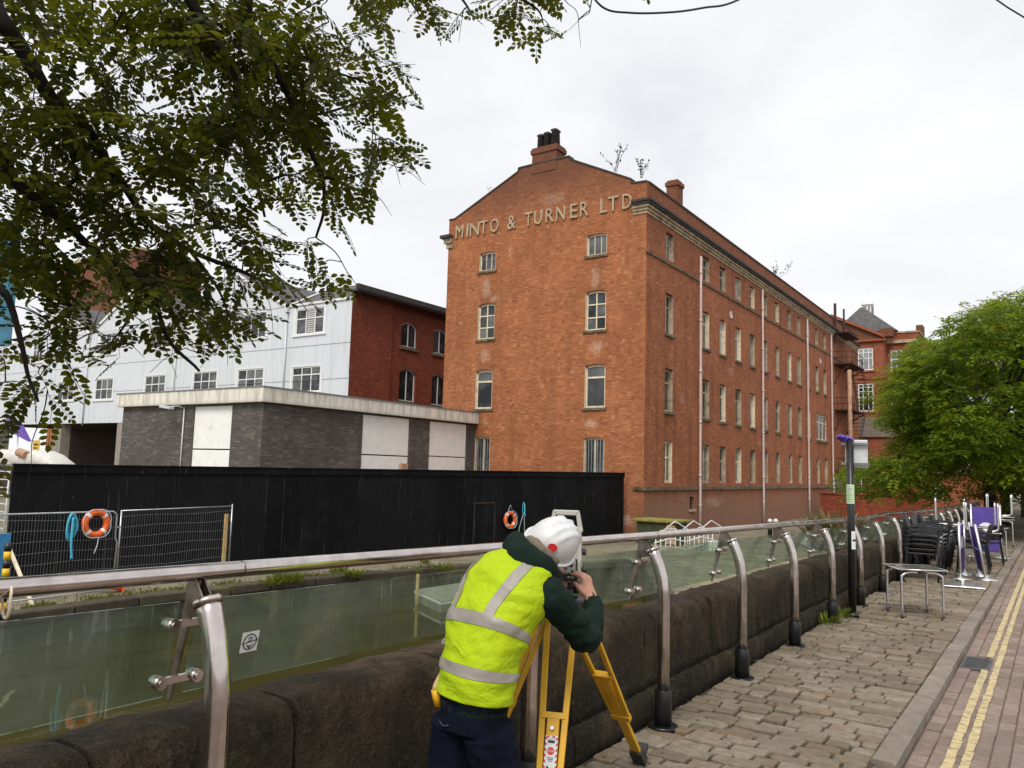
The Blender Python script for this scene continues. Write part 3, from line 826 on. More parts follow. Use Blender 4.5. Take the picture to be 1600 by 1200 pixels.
# gable head: shouldered, stepped at the chimney
prof = [(XL, 16.0), (XB, 16.0), (XB, 16.82), (-18.1, 16.86), (-18.14, 17.1), (-21.9, 18.95), (-21.98, 19.15), (-22.8, 19.15), (-24.5, 19.15), (-25.4, 19.13), (-25.43, 18.92), (-30.06, 16.8), (XL-.0, 16.8)]
mb.add([FG(u, 0, z) for u, z in prof], [tuple(range(len(prof)))])
mb.add([FG(u, -.4, z) for u, z in prof], [tuple(range(len(prof)))])
gable = mb.build('gable_wall', MT['brick_orange'], wh, fix=False)
cp = MB()
for (a, b) in zip(prof[2:-1], prof[3:]):
    p, q = FG(a[0], -.2, a[1]), FG(b[0], -.2, b[1])
    if (q-p).length > .05: cp.bar(p+Vector((0, 0, .035)), q+Vector((0, 0, .035)), .5, .08)
cp.build('coping', MT['coping'], wh)
cols = [(39.53, 40.6), (45.0, 46.15), (47.92, 49.05), (50.87, 52.05), (53.9, 55.03), (56.8, 57.98), (59.87, 60.98), (63.2, 64.32), (66.05, 67.2), (68.95, 70.05), (72.0, 73.08), (74.8, 76.0)]
rows_ = [(1.12, 3.38), (4.93, 7.28), (9.16, 11.42), (13.31, 14.82)]
sw = []
for r_, (za, zb_) in enumerate(rows_):
    for c, (a, b) in enumerate(cols):
        if r_ == 1 and c >= 10: continue
        sw.append((a, b, za, zb_, r_, c))
BIG = (72.1, 75.98, 4.93, 7.2)
mb = MB(); wall_panel(mb, FS, YB, YE, ZB-.3, 16.82, [s[:4] for s in sw]+[BIG, (43.1, 43.75, -.35, .35)], .3)
mb.build('side_wall', MT['brick_rust'], wh, fix=False)
mb = MB()
mb.add([(XL, YB, ZB), (XL, YE, ZB), (XL, YE, 16.8), (XL, YB, 16.8)], [(0, 1, 2, 3)])
mb.add([(XL, YE, ZB), (XB, YE, ZB), (XB, YE, 16.8), (-23.8, YE, 19.1), (XL, YE, 16.8)], [(0, 1, 2, 3, 4)])
mb.build('back_wall', MT['brick_rust'], wh, fix=False)
mb = MB()
mb.add([(XB-.5, YB+.3, 16.5), (XB-.5, YE, 16.5), (-23.8, YE, 18.9), (-23.8, YB+.3, 18.9), (XL+.5, YB+.3, 16.5), (XL+.5, YE, 16.5)], [(0, 1, 2, 3), (3, 2, 5, 4)])
mb.build('roof', MT['slate'], wh, fix=False)
mb = MB(); mb.box((XB-.45, YB+.4, 16.45), (XB-.02, YE, 16.8)); mb.build('parapet', MT['brick_rust'], wh)
mb = MB(); mb.box((XB-.5, YB+.2, 16.82), (XB+.05, YE+.05, 16.92)); mb.build('parapet_coping', MT['coping'], wh)
# inner darkness so that openings do not show the sky
mb = MB(); mb.box((XL+.4, YB+.45, ZB), (XB-.45, YE-.5, 16.2)); mb.build('interior', MT['dark_inside'], wh)
for i, (a, b, za, zb_, rs) in enumerate(gw):
    st = dict(rise=rs, sill=(.1, .09, .13, 'sandstone_dark'), liner=True)
    if i < 2: window(wh, FG, a, b, za, zb_, cols=(.36, .68), pm='pane_grey', fw=.09, **st)
    elif i in (2, 3): window(wh, FG, a, b, za, zb_, cols=(.5,), rows=(.33, .66), pm=['pane_grey', 'pane_dark'], fw=.1, bar=.07, **st)
    elif i in (4, 5): window(wh, FG, a, b, za, zb_, rows=(.7,), pm=['pane_dark', 'pane_grey'], fw=.11, bar=.1, **st)
    else: window(wh, FG, a, b, za, zb_, cols=(.5,), pm=['pane_grey'], fw=.09, bar=.1, bars=True, **st)
rw = random.Random(11)
for (a, b, za, zb_, r_, c) in sw:
    st = dict(sill=(.1, .1, .14, 'sandstone_dark')) if r_ in (1, 2) else {}
    pm = rw.choice(['pane_dark', 'pane_dark', 'pane_dark', 'pane_grey', 'pane_pale'])
    if r_ == 2 and c in (2, 3): pm = 'pane_pale'
    window(wh, FS, a, b, za, zb_, fm='cream_dull' if rw.random() < .7 else 'cream_timber', cols=(.5,) if r_ != 1 or c % 2 else (), rows=(.68,) if r_ in (1, 2) else (.6,), pm=pm, fw=.13, bar=.09, inset=.21 if rw.random() < .7 else .14, liner=True, split=False, **st)
window(wh, FS, *BIG, cols=(.33, .66), rows=(.68,), pm='pane_grey', fw=.12, bar=.09, inset=.1, sill=(.1, .12, .2, 'sandstone_dark'))
# brick arches over the gable windows (voussoirs, one by one)
for (a, b, za, zb_, rs) in gw[2:6]:
    n_ = 13; w = b-a+.24
    for i in range(n_):
        tt = (i+.5)/n_*2-1; u = (a+b)/2+w/2*tt; zc = zb_-rs+rs*(1-tt*tt)+.17; lean = tt*.18
        g = MB(); ax = Vector((lean, 0, 1)).normalized(); sx = Vector((ax.z, 0, -ax.x))
        g.obox(FG(u, .004, zc), ax*.15, sx*(w/n_*.44), (0, .012, 0)); g.build('arch_brick', MT['brick_orange'], wh)
# bands, ledge, cornice
mb = MB(); mb.box((XB-.02, YB-.05, 13.02), (XB+.07, YE, 13.15)); mb.build('string_course', MT['sandstone_dark'], wh)
mb = MB(); mb.box((XB-.02, YB-.1, .74), (XB+.12, YE, .92)); mb.box((XB-.6, YB-.1, .74), (XB-.02, YB-.002, .92)); mb.build('ledge', MT['sandstone_dark'], wh)
mb = MB()
for d, z0, z1, m_ in ((.05, 15.12, 15.27, 0), (.12, 15.275, 15.42, 0), (.2, 15.425, 15.58, 0), (.30, 15.585, 15.70, 1), (.36, 15.705, 15.84, 1)):
    mb.box((XB-.02, YB-d, z0), (XB+d, YE+.1, z1), m_); mb.box((XB-.75, YB-d, z0), (XB-.021, YB-.003, z1), m_)
mb.build('cornice', [MT['sandstone'], MT['coping']], wh)
mb = MB()
for d, z0, z1, m_ in ((.1, 15.0, 15.3, 0), (.22, 15.305, 15.6, 0), (.40, 15.605, 15.8, 1)):
    mb.box((XL-d, YB-d, z0), (XL+.02, YB+2, z1), m_); mb.box((XL+.021, YB-d, z0), (XL+.35, YB-.003, z1), m_)
mb.build('cornice_return', [MT['sandstone'], MT['coping']], wh)
for k_, yy in enumerate((44.35, 56.4, 68.85, 77.5)):
    mb = MB(); x = XB+.13
    pth = [(x, yy, 15.0 if k_ else 14.55), (x, yy, 12.), (x, yy, 4.), (x, yy, .8), (x+.02, yy-.03, .4), (x, yy, ZB)]
    mb.tube(pth, .075, 8)
    for z in (13.5, 10.6, 7.6, 4.6, 1.5, -.2): mb.tube([(x, yy, z), (x, yy, z+.12)], .1, 8)
    mb.build('downpipe', MT['pipe_pink'], wh)
mb = MB(); mb.box((XB-.3, 43.1, -.35), (XB-.2, 43.75, .35)); mb.box((XB, 43.0, -.48), (XB+.1, 43.85, -.36), 1); mb.build('vent', [MT['dark_inside'], MT['sandstone']], wh)
for (yy, z) in ((50.0, 12.0), (73.7, 12.0)):
    mb = MB(); mb.lathe([(.0, 0), (.26, 0), (.26, .04), (.16, .05), (.16, .03), (0, .03)], (XB, yy, z), 12, axis=(1, 0, 0)); mb.build('tie_plate', MT['pipe_pink'], wh)
# chimneys
ch = MB(); ch.box((-24.47, YB-.03, 18.6), (-22.82, YB+.9, 19.75)); ch.box((-24.55, YB-.1, 19.75), (-22.74, YB+.97, 20.0)); ch.box((-24.49, YB-.05, 20.0), (-22.8, YB+.92, 20.12))
ch = ch.build('chimney', MT['brick_orange'], wh)
for u, z1 in ((-24.1, 20.98), (-23.66, 21.02), (-23.17, 21.12)):
    mb = MB()
    mb.loft([((u, YB+.4, 20.05), (.19, 0, 0), (0, .3, 0)), ((u, YB+.4, z1-.12), (.16, 0, 0), (0, .26, 0)), ((u, YB+.4, z1-.1), (.21, 0, 0), (0, .31, 0)), ((u, YB+.4, z1), (.2, 0, 0), (0, .3, 0))], 8, power=5)
    mb.build('chimney_pot', MT['pot_dark'], ch)
p = onX(1053, 320, XB-1.2)
mb = MB(); mb.box((p.x-.36, p.y-.3, 16.3), (p.x+.36, p.y+.5, 18.75)); mb.box((p.x-.43, p.y-.37, 18.75), (p.x+.43, p.y+.57, 19.0)); mb.box((p.x-.34, p.y-.28, 19.0), (p.x+.34, p.y+.46, 19.12))
mb.build('chimney', MT['brick_rust'], wh)
# raised letters
LET = [('M', 118, 158, 630, 675), ('I', 178, 186, 620, 665), ('N', 197, 246, 612, 662), ('T', 252, 292, 605, 650), ('O', 308, 352, 592, 645), ('&', 403, 447, 570, 630), ('T', 497, 540, 552, 608), ('U', 550, 592, 540, 602), ('R', 614, 657, 530, 592), ('N', 672, 719, 518, 580), ('E', 748, 787, 503, 566), ('R', 804, 847, 490, 556), ('L', 914, 950, 470, 532), ('T', 958, 1012, 458, 522), ('D', 1036, 1086, 445, 508)]
for chx, a, b, t_, d_ in LET:
    cu = bpy.data.curves.new('letter', 'FONT'); cu.body = chx; cu.extrude = .05; cu.resolution_u = 3
    tmp = bpy.data.objects.new('tmp', cu); COL.objects.link(tmp)
    me = bpy.data.meshes.new_from_object(tmp.evaluated_get(bpy.context.evaluated_depsgraph_get()))
    bpy.data.objects.remove(tmp); bpy.data.curves.remove(cu)
    pa, pb_ = onY(680+a*.2834, 180+(t_+d_)/2*.2834, YB), onY(680+b*.2834, 180+(t_+d_)/2*.2834, YB)
    xs = [v.co.x for v in me.vertices]; zs = [v.co.y for v in me.vertices]; x0, x1, y0, y1 = min(xs), max(xs), min(zs), max(zs)
    zc0, zc1 = 15.53, 16.34
    for v in me.vertices:
        u = pa.x+(v.co.x-x0)/(x1-x0)*(pb_.x-pa.x); z = zc0+(v.co.y-y0)/(y1-y0)*(zc1-zc0)
        v.co = FG(u, .05+(v.co.z), z)-WORLD[wh.name]
    me.materials.clear(); me.materials.append(MT['cut_letter'])
    link('letter', me, wh)

# ---- iron fire escape on the far end of the warehouse
fe = thing('fire_escape', (XB, 82, ZB), 'rusty iron fire escape stairs zigzagging down the end of the warehouse', 'fire escape')
lv = [12.5, 8.1, 2.4]
for i, z in enumerate(lv):
    mb = MB(); mb.box((XB+.02, 78.9, z-.12), (XB+1.7, 84.5, z)); mb.build('landing', MT['rust_iron'], fe)
    mb = MB()
    for hh in (.55, 1.1):
        mb.tube([(XB+.05, 78.95, z+hh), (XB+1.65, 78.95, z+hh), (XB+1.65, 84.5, z+hh)], .03, 6)
    for q in range(11):
        x, yy = (XB+.3+q*.45, 78.95) if q < 4 else (XB+1.65, 79+(q-4)*.85)
        mb.tube([(x, yy, z), (x, yy, z+1.1)], .025, 5)
    mb.build('guard_rail', MT['rust_iron'], fe)
    mb = MB()
    mb.tube(bez([(XB+.05, 79.1, z-2.0), (XB+.5, 79.1, z-.9), (XB+1.6, 79.1, z-.15)]), .06, 6)
    mb.tube(bez([(XB+.05, 84.2, z-2.0), (XB+.5, 84.2, z-.9), (XB+1.6, 84.2, z-.15)]), .06, 6); mb.build('bracket', MT['rust_iron'], fe)
    zn = (lv+[ZB])[i+1]; mb = MB()
    y0, y1 = 84.3, 84.3+(z-zn)*.75
    if i % 2: y0, y1 = 85.5, 80.5
    for xx in (XB+.5, XB+1.5):
        mb.bar((xx, y0, z-.05), (xx, y1, zn), .05, .25)
        mb.tube([(xx, y0, z+.95), (xx, y1, zn+.95)], .03, 6)
    mb.build('stringer', MT['rust_iron'], fe)
    n_ = int((z-zn)/.36)
    for q in range(n_):
        tt = (q+.5)/n_; g = MB(); yy = y0+(y1-y0)*tt; zz = z+(zn-z)*tt
        g.box((XB+.52, yy-.13, zz-.03), (XB+1.48, yy+.13, zz)); g.build('tread', MT['rust_iron'], fe)
mb = MB(); mb.box((XB+.05, 79.0, 14.5), (XB+.25, 79.3, 18.3)); mb.box((XB+.05, 83, 15.5), (XB+.2, 83.2, 18.5)); mb.box((XB+.02, 79, 15.4), (XB+1.4, 84, 15.5)); mb.build('top_stage', MT['rust_iron'], fe)
p = onY(1327, 578, 79.); q = onY(1327, 780, 79.)
mb = MB(); mb.tube([(p.x, 79., ZB), (p.x, 79., 6), (p.x, 79., p.z)], [.2, .19, .18], 10)
o = mb.build('tan_post', MT['timber_tan'], None, (p.x, 79., ZB)); tag(o, 'plain tan post standing in front of the fire escape', 'post')

# ---- grey brick single-storey block
XG, YG, XG0 = -27.97, 21.94, -38.9
gb_ = thing('flat_roofed_block', (XG, YG, ZB), 'low grey brick flat roofed building with boarded white windows', 'building')
F1 = PM('y', YG, -1); F2 = PM('x', XG, 1)
h1 = [(-32.9, -30.1, -1.0, 4.08)]; h2 = [(27.89, 31.3, -1.0, 4.08), (32.93, 36.2, -1.0, 4.08)]
mb = MB(); wall_panel(mb, F1, XG0, XG, ZB, 4.2, h1, .1); wall_panel(mb, F2, YG, YB-.01, ZB, 4.2, h2, .1)
mb.add([(XG0, YG, ZB), (XG0, 34, ZB), (XG0, 34, 4.2), (XG0, YG, 4.2)], [(0, 1, 2, 3)]); mb.add([(XG0, 34, ZB), (-30.6, 34, ZB), (-30.6, 34, 4.2), (XG0, 34, 4.2)], [(0, 1, 2, 3)])
mb.build('wall', MT['brick_grey'], gb_, fix=False)
for F, (a, b, z0, z1), dv in ((F1, h1[0], 2.13), (F2, h2[0], 2.13), (F2, h2[1], 2.2)):
    for za, zb_ in ((z0, dv-.03), (dv+.03, z1)):
        g = MB(); pbox(g, F, a+.01, b-.01, -.09, -.05, za, zb_); g.build('window_board', MT['white_board'], gb_)
mb = MB()
mb.box((XG0-.25, YG-.25, 4.18), (XG+.25, YG-.02, 4.8)); mb.box((XG+.02, YG-.02, 4.18), (XG+.25, YB-.02, 4.8)); mb.box((XG0-.25, YG-.02, 4.18), (XG0-.02, 34, 4.8))
mb.build('fascia', MT['fascia'], gb_)
mb = MB(); mb.box((XG0-.28, YG-.28, 4.8), (XG+.28, 34, 4.86)); mb.box((-30.3, 34, 4.8), (XG+.28, YB-.02, 4.86)); mb.build('roof', MT['lead'], gb_)
mb = MB(); mb.tube([(-33.6, YG-.06, 4.1), (-33.6, YG-.06, .2)], .035, 6); mb.build('conduit', MT['sign_grey'], gb_)
mb = MB(); mb.tube([(-33.6, YG-.06, 4.02), (-33.62, YG-.4, 4.1), (-33.7, YG-.7, 4.05)], .03, 6); mb.obox((-33.95, YG-.75, 4.02), (.42, 0, -.05), (0, .12, 0), (.01, 0, .06)); mb.build('wall_lamp', MT['sign_grey'], gb_, bevel=.02)
mb = MB(); mb.box((XG+.0, 30.65, 1.0), (XG+.14, 31.15, 1.75)); mb.tube([(XG+.06, 30.9, 1.0), (XG+.06, 30.9, .2)], .03, 6); mb.build('meter_box', MT['timber_tan'], gb_)

# ---- white clad building with red brick flank
XW, YW = -39.69, 38.
wb = thing('white_clad_building', (XW, YW, ZB), 'white corrugated three gabled building with red brick flank', 'building')
FW1 = PM('y', YW, -1); FW2 = PM('x', XW, 1)
uw = [(-45.35, -42.4, 10.83, 12.7), (-51.5, -48.7, 10.95, 12.86), (-57.4, -54.4, 10.95, 12.86), (-64.2, -61.3, 10.95, 12.86), (-72.2, -69.4, 10.95, 12.86), (-79.3, -77.98, 10.95, 12.88), (-84.8, -82.9, 10.9, 12.9)]
lw = [(-45.45, -42.45, 6.65, 8.48), (-51.7, -48.65, 7.05, 8.6), (-57.4, -54.3, 7.1, 8.65), (-64.3, -61.3, 7.15, 8.65), (-72.3, -69.4, 6.8, 8.7), (-79.2, -76.2, 6.9, 8.67), (-86.5, -83.5, 6.9, 8.67)]
XW0 = -94.6
mb = MB(); wall_panel(mb, FW1, XW0, XW, 4.7, 13.0, uw+lw, .14)
peaks = (-53.2, -67., -80.8)
for pk in peaks: mb.add([FW1(pk-6.9, 0, 13.0), FW1(pk+6.9, 0, 13.0), FW1(pk, 0, 16.5)], [(0, 1, 2)])
mb.build('cladding', MT['cladding'], wb, fix=False)
mb = MB(); u = XW0+.15
while u < XW-.05:
    segs = [(4.7, 13.0)]
    top_ = 13.0+max([0]+[3.5*(1-abs(u-pk)/6.9) for pk in peaks]); segs = [(4.7, top_)]
    for h in uw+lw:
        if h[0]-.22 < u < h[1]+.22:
            segs = [s for a, b in segs for s in ((a, min(b, h[2]-.2)), (max(a, h[3]+.14), b)) if s[1]-s[0] > .05]
    for a, b in segs:
        mb.add([FW1(u-.075, .001, a), FW1(u-.04, .03, a), FW1(u+.04, .03, a), FW1(u+.075, .001, a), FW1(u-.075, .001, b), FW1(u-.04, .03, b), FW1(u+.04, .03, b), FW1(u+.075, .001, b)], [(0, 1, 5, 4), (1, 2, 6, 5), (2, 3, 7, 6)])
    u += .27
o = mb.build('cladding_ribs', MT['cladding'], wb, fix=False); tag(o, kind='stuff')
for z in (9.95, 7.48, 13.02):
    g = MB(); pbox(g, FW1, XW0, XW, .002, .034, z, z+.025); g.build('sheet_lap', MT['lead'], wb)
for i, h in enumerate(uw+lw):
    if i < 7: cs = (.36, .68) if i != 5 else (.5,); rs_ = (.62,)
    else: cs = (.34, .67); rs_ = (.68,) if i == 7 else (.5,)
    w = window(wb, FW1, *h, cols=cs, rows=rs_, fm='white_paint', pm=['pane_grey', 'pane_dark', 'pane_grey'], inset=-.01, fw=.09, bar=.08)
    g = MB(); e = .2
    pbox(g, FW1, h[0]-e, h[1]+e, .0, .06, h[3], h[3]+.12); pbox(g, FW1, h[0]-e, h[0], .0, .05, h[2], h[3]); pbox(g, FW1, h[1], h[1]+e, .0, .05, h[2], h[3]); pbox(g, FW1, h[0]-e-.1, h[1]+e+.1, .0, .11, h[2]-.14, h[2])
    g.build('surround', MT['white_paint'], w)
    if i == 0:
        for q in range(11):
            g = MB(); z = 10.98+q*.155; g.add([FW1(-44.2, -.04, z), FW1(-43.4, -.04, z), FW1(-43.4, .0, z+.11), FW1(-44.2, .0, z+.11)], [(0, 1, 2, 3)]); g.build('louvre', MT['white_paint'], w)
rw2 = [(43.2, 44.95, 10.45, 12.35, .32), (46.9, 48.6, 10.45, 12.45, .32), (43.2, 45.0, 6.4, 8.85, .32), (46.9, 48.65, 6.4, 8.85, .32), (50.6, 52.3, 10.45, 12.45, .32), (50.6, 52.3, 6.4, 8.85, .32)]
FW2b = PM('x', XW-.12, 1)
mb = MB(); wall_panel(mb, FW2, YW+.02, 42.1, ZB, 13.5, [], .1); wall_panel(mb, FW2b, 42.1, 75, ZB, 13.5, rw2, .2)
mb.add([(XW, 42.1, ZB), (XW-.12, 42.1, ZB), (XW-.12, 42.1, 13.5), (XW, 42.1, 13.5)], [(0, 1, 2, 3)])
mb.build('flank_wall', MT['brick_red'], wb, fix=False)
for h in rw2:
    window(wb, FW2b, *h[:4], cols=(.5,), rows=(), rise=.32, fm='white_paint', pm='pane_dark', inset=.12, fw=.09, bar=.08, sill=(.15, .12, .22, 'sandstone_dark'))
mb = MB(); mb.box((XW-.3, YW-.1, 13.5), (XW+.55, 75, 13.62)); mb.box((XW+.4, YW-.1, 13.62), (XW+.62, 75, 14.0)); mb.build('eaves', MT['coping'], wb)
mb = MB()
mb.add([(XW+.55, YW-.1, 13.95), (XW+.55, 75, 13.95), (-43, 75, 15.2), (-43., 42, 15.2), (-46.3, YW, 13.05), (XW, YW-.05, 13.05), (-46.3, 42, 15.2)], [(0, 1, 2, 3), (0, 3, 6, 4, 5)])
for pk in peaks:
    mb.add([(pk-6.95, YW-.12, 13.0), (pk, YW-.12, 16.58), (pk+6.95, YW-.12, 13.0), (pk-6.95, 75, 13.0), (pk, 75, 16.58), (pk+6.95, 75, 13.0)], [(0, 1, 4, 3), (1, 2, 5, 4)])
mb.build('roof', MT['slate'], wb, fix=False)
mb = MB()
for pk in peaks:
    for s_ in (-1, 1): mb.bar((pk+s_*6.9, YW-.1, 13.02), (pk, YW-.1, 16.55), .1, .2)
mb.bar((-46.35, YW-.06, 13.1), (-46.2, 42, 15.26), .35, .06); mb.bar((-46.2, YW-.08, 13.05), (XW+.1, YW-.08, 13.05), .1, .16)
mb.build('verge', MT['white_paint'], wb)
for u in (-46.25, -59.9, -73.9):
    mb = MB(); pbox(mb, FW1, u-.18, u+.18, .03, .3, 12.6, 13.0); mb.tube([FW1(u, .12, 12.6), FW1(u, .12, 4.5)], .06, 6); mb.build('downpipe', MT['sign_grey'], wb)
mb = MB()
mb.add([(XW0, 47, ZB), (XW-.2, 47, ZB), (XW-.2, 47, 4.7), (XW0, 47, 4.7)], [(0, 1, 2, 3)]); mb.build('undercroft_wall', MT['brick_dark'], wb, fix=False)
mb = MB(); mb.add([(XW0, YW, 4.69), (XW-.2, YW, 4.69), (XW-.2, 47, 4.69), (XW0, 47, 4.69)], [(0, 1, 2, 3)]); mb.build('soffit', MT['brick_dark'], wb, fix=False)
for u in (-41, -54.3, -67.5, -78.6, -91): 
    mb = MB(); mb.box((u-.7, YW+.02, ZB), (u+.7, YW+.9, 4.68)); mb.build('pillar', MT['concrete'], wb)
for i in range(5):
    g = MB(); g.box((-74+i*4.1, 46.6, ZB), (-70.4+i*4.1, 46.7, 1.9)); g.build('ply_sheet', MT['timber_tan'], wb)

# ---- distant left: glazed tower behind scaffold, brick chimney stack block
p0, p1 = onY(-300, 300, 75), onY(-68, 300, 75)
gt = thing('glass_tower', (p1.x, 75, ZB), 'blue glazed tower wrapped in pale scaffolding behind the leaves', 'tower')
mb = MB(); mb.box((p0.x, 75, ZB), (p1.x, 90, 58)); mb.build('glazing', MT['glass_blue'], gt)
for z in range(2, 58, 4):
    g = MB(); g.box((p0.x, 74.2, z), (p1.x+.9, 74.95, z+.35)); g.build('scaffold_lift', MT['scaffold_white'], gt)
for i in range(9):
    x = p1.x+.8-i*3.2; g = MB(); g.tube([(x, 74.1, ZB), (x, 74.1, 57)], .12, 5); g.build('standard', MT['scaffold_white'], gt)
p0, p1 = onY(98, 400, 70), onY(215, 400, 70); zt = onY(150, 405, 70).z
bt_ = thing('brick_tower_block', (p0.x, 70, ZB), 'brown brick block rising behind the white gables', 'building')
mb = MB(); mb.box((p0.x, 70, ZB), (p1.x, 82, zt)); mb.build('wall', MT['brick_orange'], bt_)
mb = MB(); mb.box((p0.x-.3, 69.7, zt), (p1.x+.3, 82.3, zt+.5)); mb.build('coping', MT['sandstone'], bt_)

# ---- terracotta hall beyond the warehouse
YH = 100.
ha = thing('terracotta_hall', (-16.3, YH, ZB), 'red terracotta hall with pediment, slate roof and white cupola', 'building')
FH = PM('y', YH, -1)
hw = [(-19.1, -17.42, 14.35, 17.0), (-19.15, -17.45, 9.5, 12.8)]
mb = MB(); wall_panel(mb, FH, -24.5, -16.25, ZB, 18.0, hw, .2)
mb.add([(-16.25, YH, ZB), (-16.25, YH+3, ZB), (-16.25, YH+3, 18), (-16.25, YH, 18)], [(0, 1, 2, 3)]); mb.build('wall', MT['brick_terracotta'], ha, fix=False)
for i, h in enumerate(hw): window(ha, FH, *h, cols=(.33, .67) if i else (.36, .7), rows=(.5, .72, .86) if i else (.55, .8), fm='white_paint', pm='pane_pale' if not i else 'pane_dark', inset=.05, fw=.14, bar=.1, split=False, sill=(.2, .12, .2, 'brick_terracotta'))
FH2 = PM('y', YH+2.2, -1)
h3 = [(-15.9, -14.6, 14.1, 16.9), (-15.9, -14.6, 9.5, 12.7)]
mb = MB(); wall_panel(mb, FH2, -16.25, -12.9, ZB, 18.9, h3, .2); mb.add([(-12.9, YH+2.2, ZB), (-12.9, 118, ZB), (-12.9, 118, 18.9), (-12.9, YH+2.2, 18.9)], [(0, 1, 2, 3)]); mb.build('wing_wall', MT['brick_terracotta'], ha, fix=False)
for h in h3: window(ha, FH2, *h, cols=(.5,), rows=(.6,), fm='white_paint', pm='pane_pale', inset=.05, fw=.14, bar=.1, split=False)
mb = MB()
mb.box((-16.24, YH+1.9, 17.7), (-12.7, YH+2.2, 17.95)); mb.box((-16.24, YH+2., 17.95), (-12.6, YH+2.2, 18.1)); mb.box((-16.24, YH+2.1, 18.9), (-12.8, 118, 19.1))
mb.build('wing_cornice', MT['sandstone'], ha)
mb = MB(); mb.prism([(-24.5, YH-.15, 18.0), (-16.1, YH-.15, 18.0), (-16.1, YH-.15, 18.2), (-22.0, YH-.15, 21.0), (-24.5, YH-.15, 21.0)], (0, .4, 0)); mb.build('pediment', MT['brick_orange'], ha)
mb = MB(); mb.bar((-16.0, YH-.3, 18.2), (-22, YH-.3, 21.2), .5, .3); mb.box((-24.5, YH-.35, 17.75), (-15.95, YH-.001, 18.0)); mb.box((-24.5, YH-.12, 13.3), (-16.2, YH-.001, 13.6)); mb.build('cornice', MT['brick_terracotta'], ha)
for a_, b_ in (((-16.7, YH-.1, 18.25), (-15.3, YH+1.2, 19.2)), ((-13.6, YH+6, 18.9), (-12.9, YH+8, 20.4))): mb = MB(); mb.box(a_, b_); mb.build('chimney', MT['brick_orange'], ha)
mb = MB(); b4 = [(-22.5, YH+1.5, 19.2), (-15., YH+1.5, 19.2), (-15., YH+12, 19.2), (-22.5, YH+12, 19.2)]
ap = [(-19.8, YH+6, 23.2), (-19.5, YH+7, 23.2)]
mb.add(b4+ap, [(0, 1, 4), (1, 2, 5, 4), (2, 3, 5), (3, 0, 4, 5)]); mb.build('roof', MT['slate'], ha, fix=False)
p = onY(1356, 480, YH+9)
cu = MB(); z0 = 20.5
cu.lathe([(.75, z0), (.75, 22.2), (.85, 22.25), (.6, 22.4), (.6, 23.9), (.8, 23.95), (.8, 24.1), (.68, 24.5), (.45, 24.85), (.15, 25.05), (.07, 25.2), (.07, 26.1)], (p.x, p.y, 0), 8, smooth=False)
cu.build('cupola', MT['white_board'], ha)
for i in range(8):
    an = math.pi/8+i*math.pi/4; g = MB(); c = Vector((p.x+math.cos(an)*.59, p.y+math.sin(an)*.59, 0))
    g.box((c.x-.1, c.y-.1, 22.6), (c.x+.1, c.y+.1, 23.75)); g.build('cupola_opening', MT['lead'], ha)
# low annexe and boundary walls in front of it
an_ = thing('brick_annexe', (-16, 88, ZB), 'low plain red brick annexe with brown lean to roof', 'building')
F_ = PM('y', 91.5, -1); aw = [(-10.4, -9.6, -.3, 1.35)]
mb = MB(); wall_panel(mb, F_, -18.6, -4.5, ZB, 2.3, aw, .15); wall_panel(mb, F_, -18.6, -13.4, 2.3, 6.2, [], .1)
mb.add([(-13.4, 91.5, 2.3), (-13.4, 96, 2.3), (-13.4, 96, 6.2), (-13.4, 91.5, 6.2)], [(0, 1, 2, 3)])
mb.build('wall', MT['brick_red'] if 0 else MT['brick_terracotta'], an_, fix=False)
mb = MB(); mb.add([(-18.8, 91.2, 6.1), (-13.2, 91.2, 6.1), (-13.2, 97, 8.6), (-18.8, 97, 8.6)], [(0, 1, 2, 3)]); mb.prism([(-13.35, 91.4, 2.3), (-4.4, 91.4, 2.3), (-4.4, 96, 3.1), (-13.35, 96, 3.1)], (0, 0, .1)); mb.build('roof', MT['roof_brown'], an_, fix=False)
for h in aw: window(an_, F_, *h, fm='white_paint', pm='pane_dark', inset=.04, fw=.12, rows=(.5,), split=False)
mb = MB(); mb.box((-16.9, 91.38, 4.7), (-16.6, 91.5, 5.)); mb.build('wall_light', MT['black_paint'], an_)
mb = MB(); q0 = onY(1395, 770, 70); mb.box((-16.5, 70, ZB), (-8.0, 70.35, q0.z-.3)); mb.box((-16.6, 69.92, q0.z-.3), (-7.9, 70.43, q0.z-.18))
o = mb.build('yard_wall', MT['brick_red'], None, (-12, 70, ZB)); tag(o, 'low red brick yard wall beyond the weeds', 'wall')
yg = thing('yard_gate', (-15.2, 66, ZB), 'grey mesh yard gate beside the warehouse end', 'gate')
a, b = onY(1303, 745, 74), onY(1346, 775, 74)
mb = MB()
for z in (a.z, b.z): mb.tube([(a.x, 74, z), (b.x, 74, z)], .05, 6)
for i in range(3): x = a.x+(b.x-a.x)*i/2; mb.tube([(x, 74, ZB), (x, 74, a.z)], .06, 6)
mb.build('gate_frame', MT['galvanised'], yg)
mb = MB()
for i in range(28): x = a.x+(b.x-a.x)*(i+.5)/28; mb.tube([(x, 74, b.z), (x, 74, a.z)], .02, 4)
o = mb.build('mesh_infill', MT['lead'], yg); tag(o, kind='stuff')
rb = MB(); a = onY(1347, 765, 80); rb.lathe([(.3, ZB), (.34, a.z-.4), (.34, a.z), (.2, a.z+.3)], (a.x, 80, 0), 10)
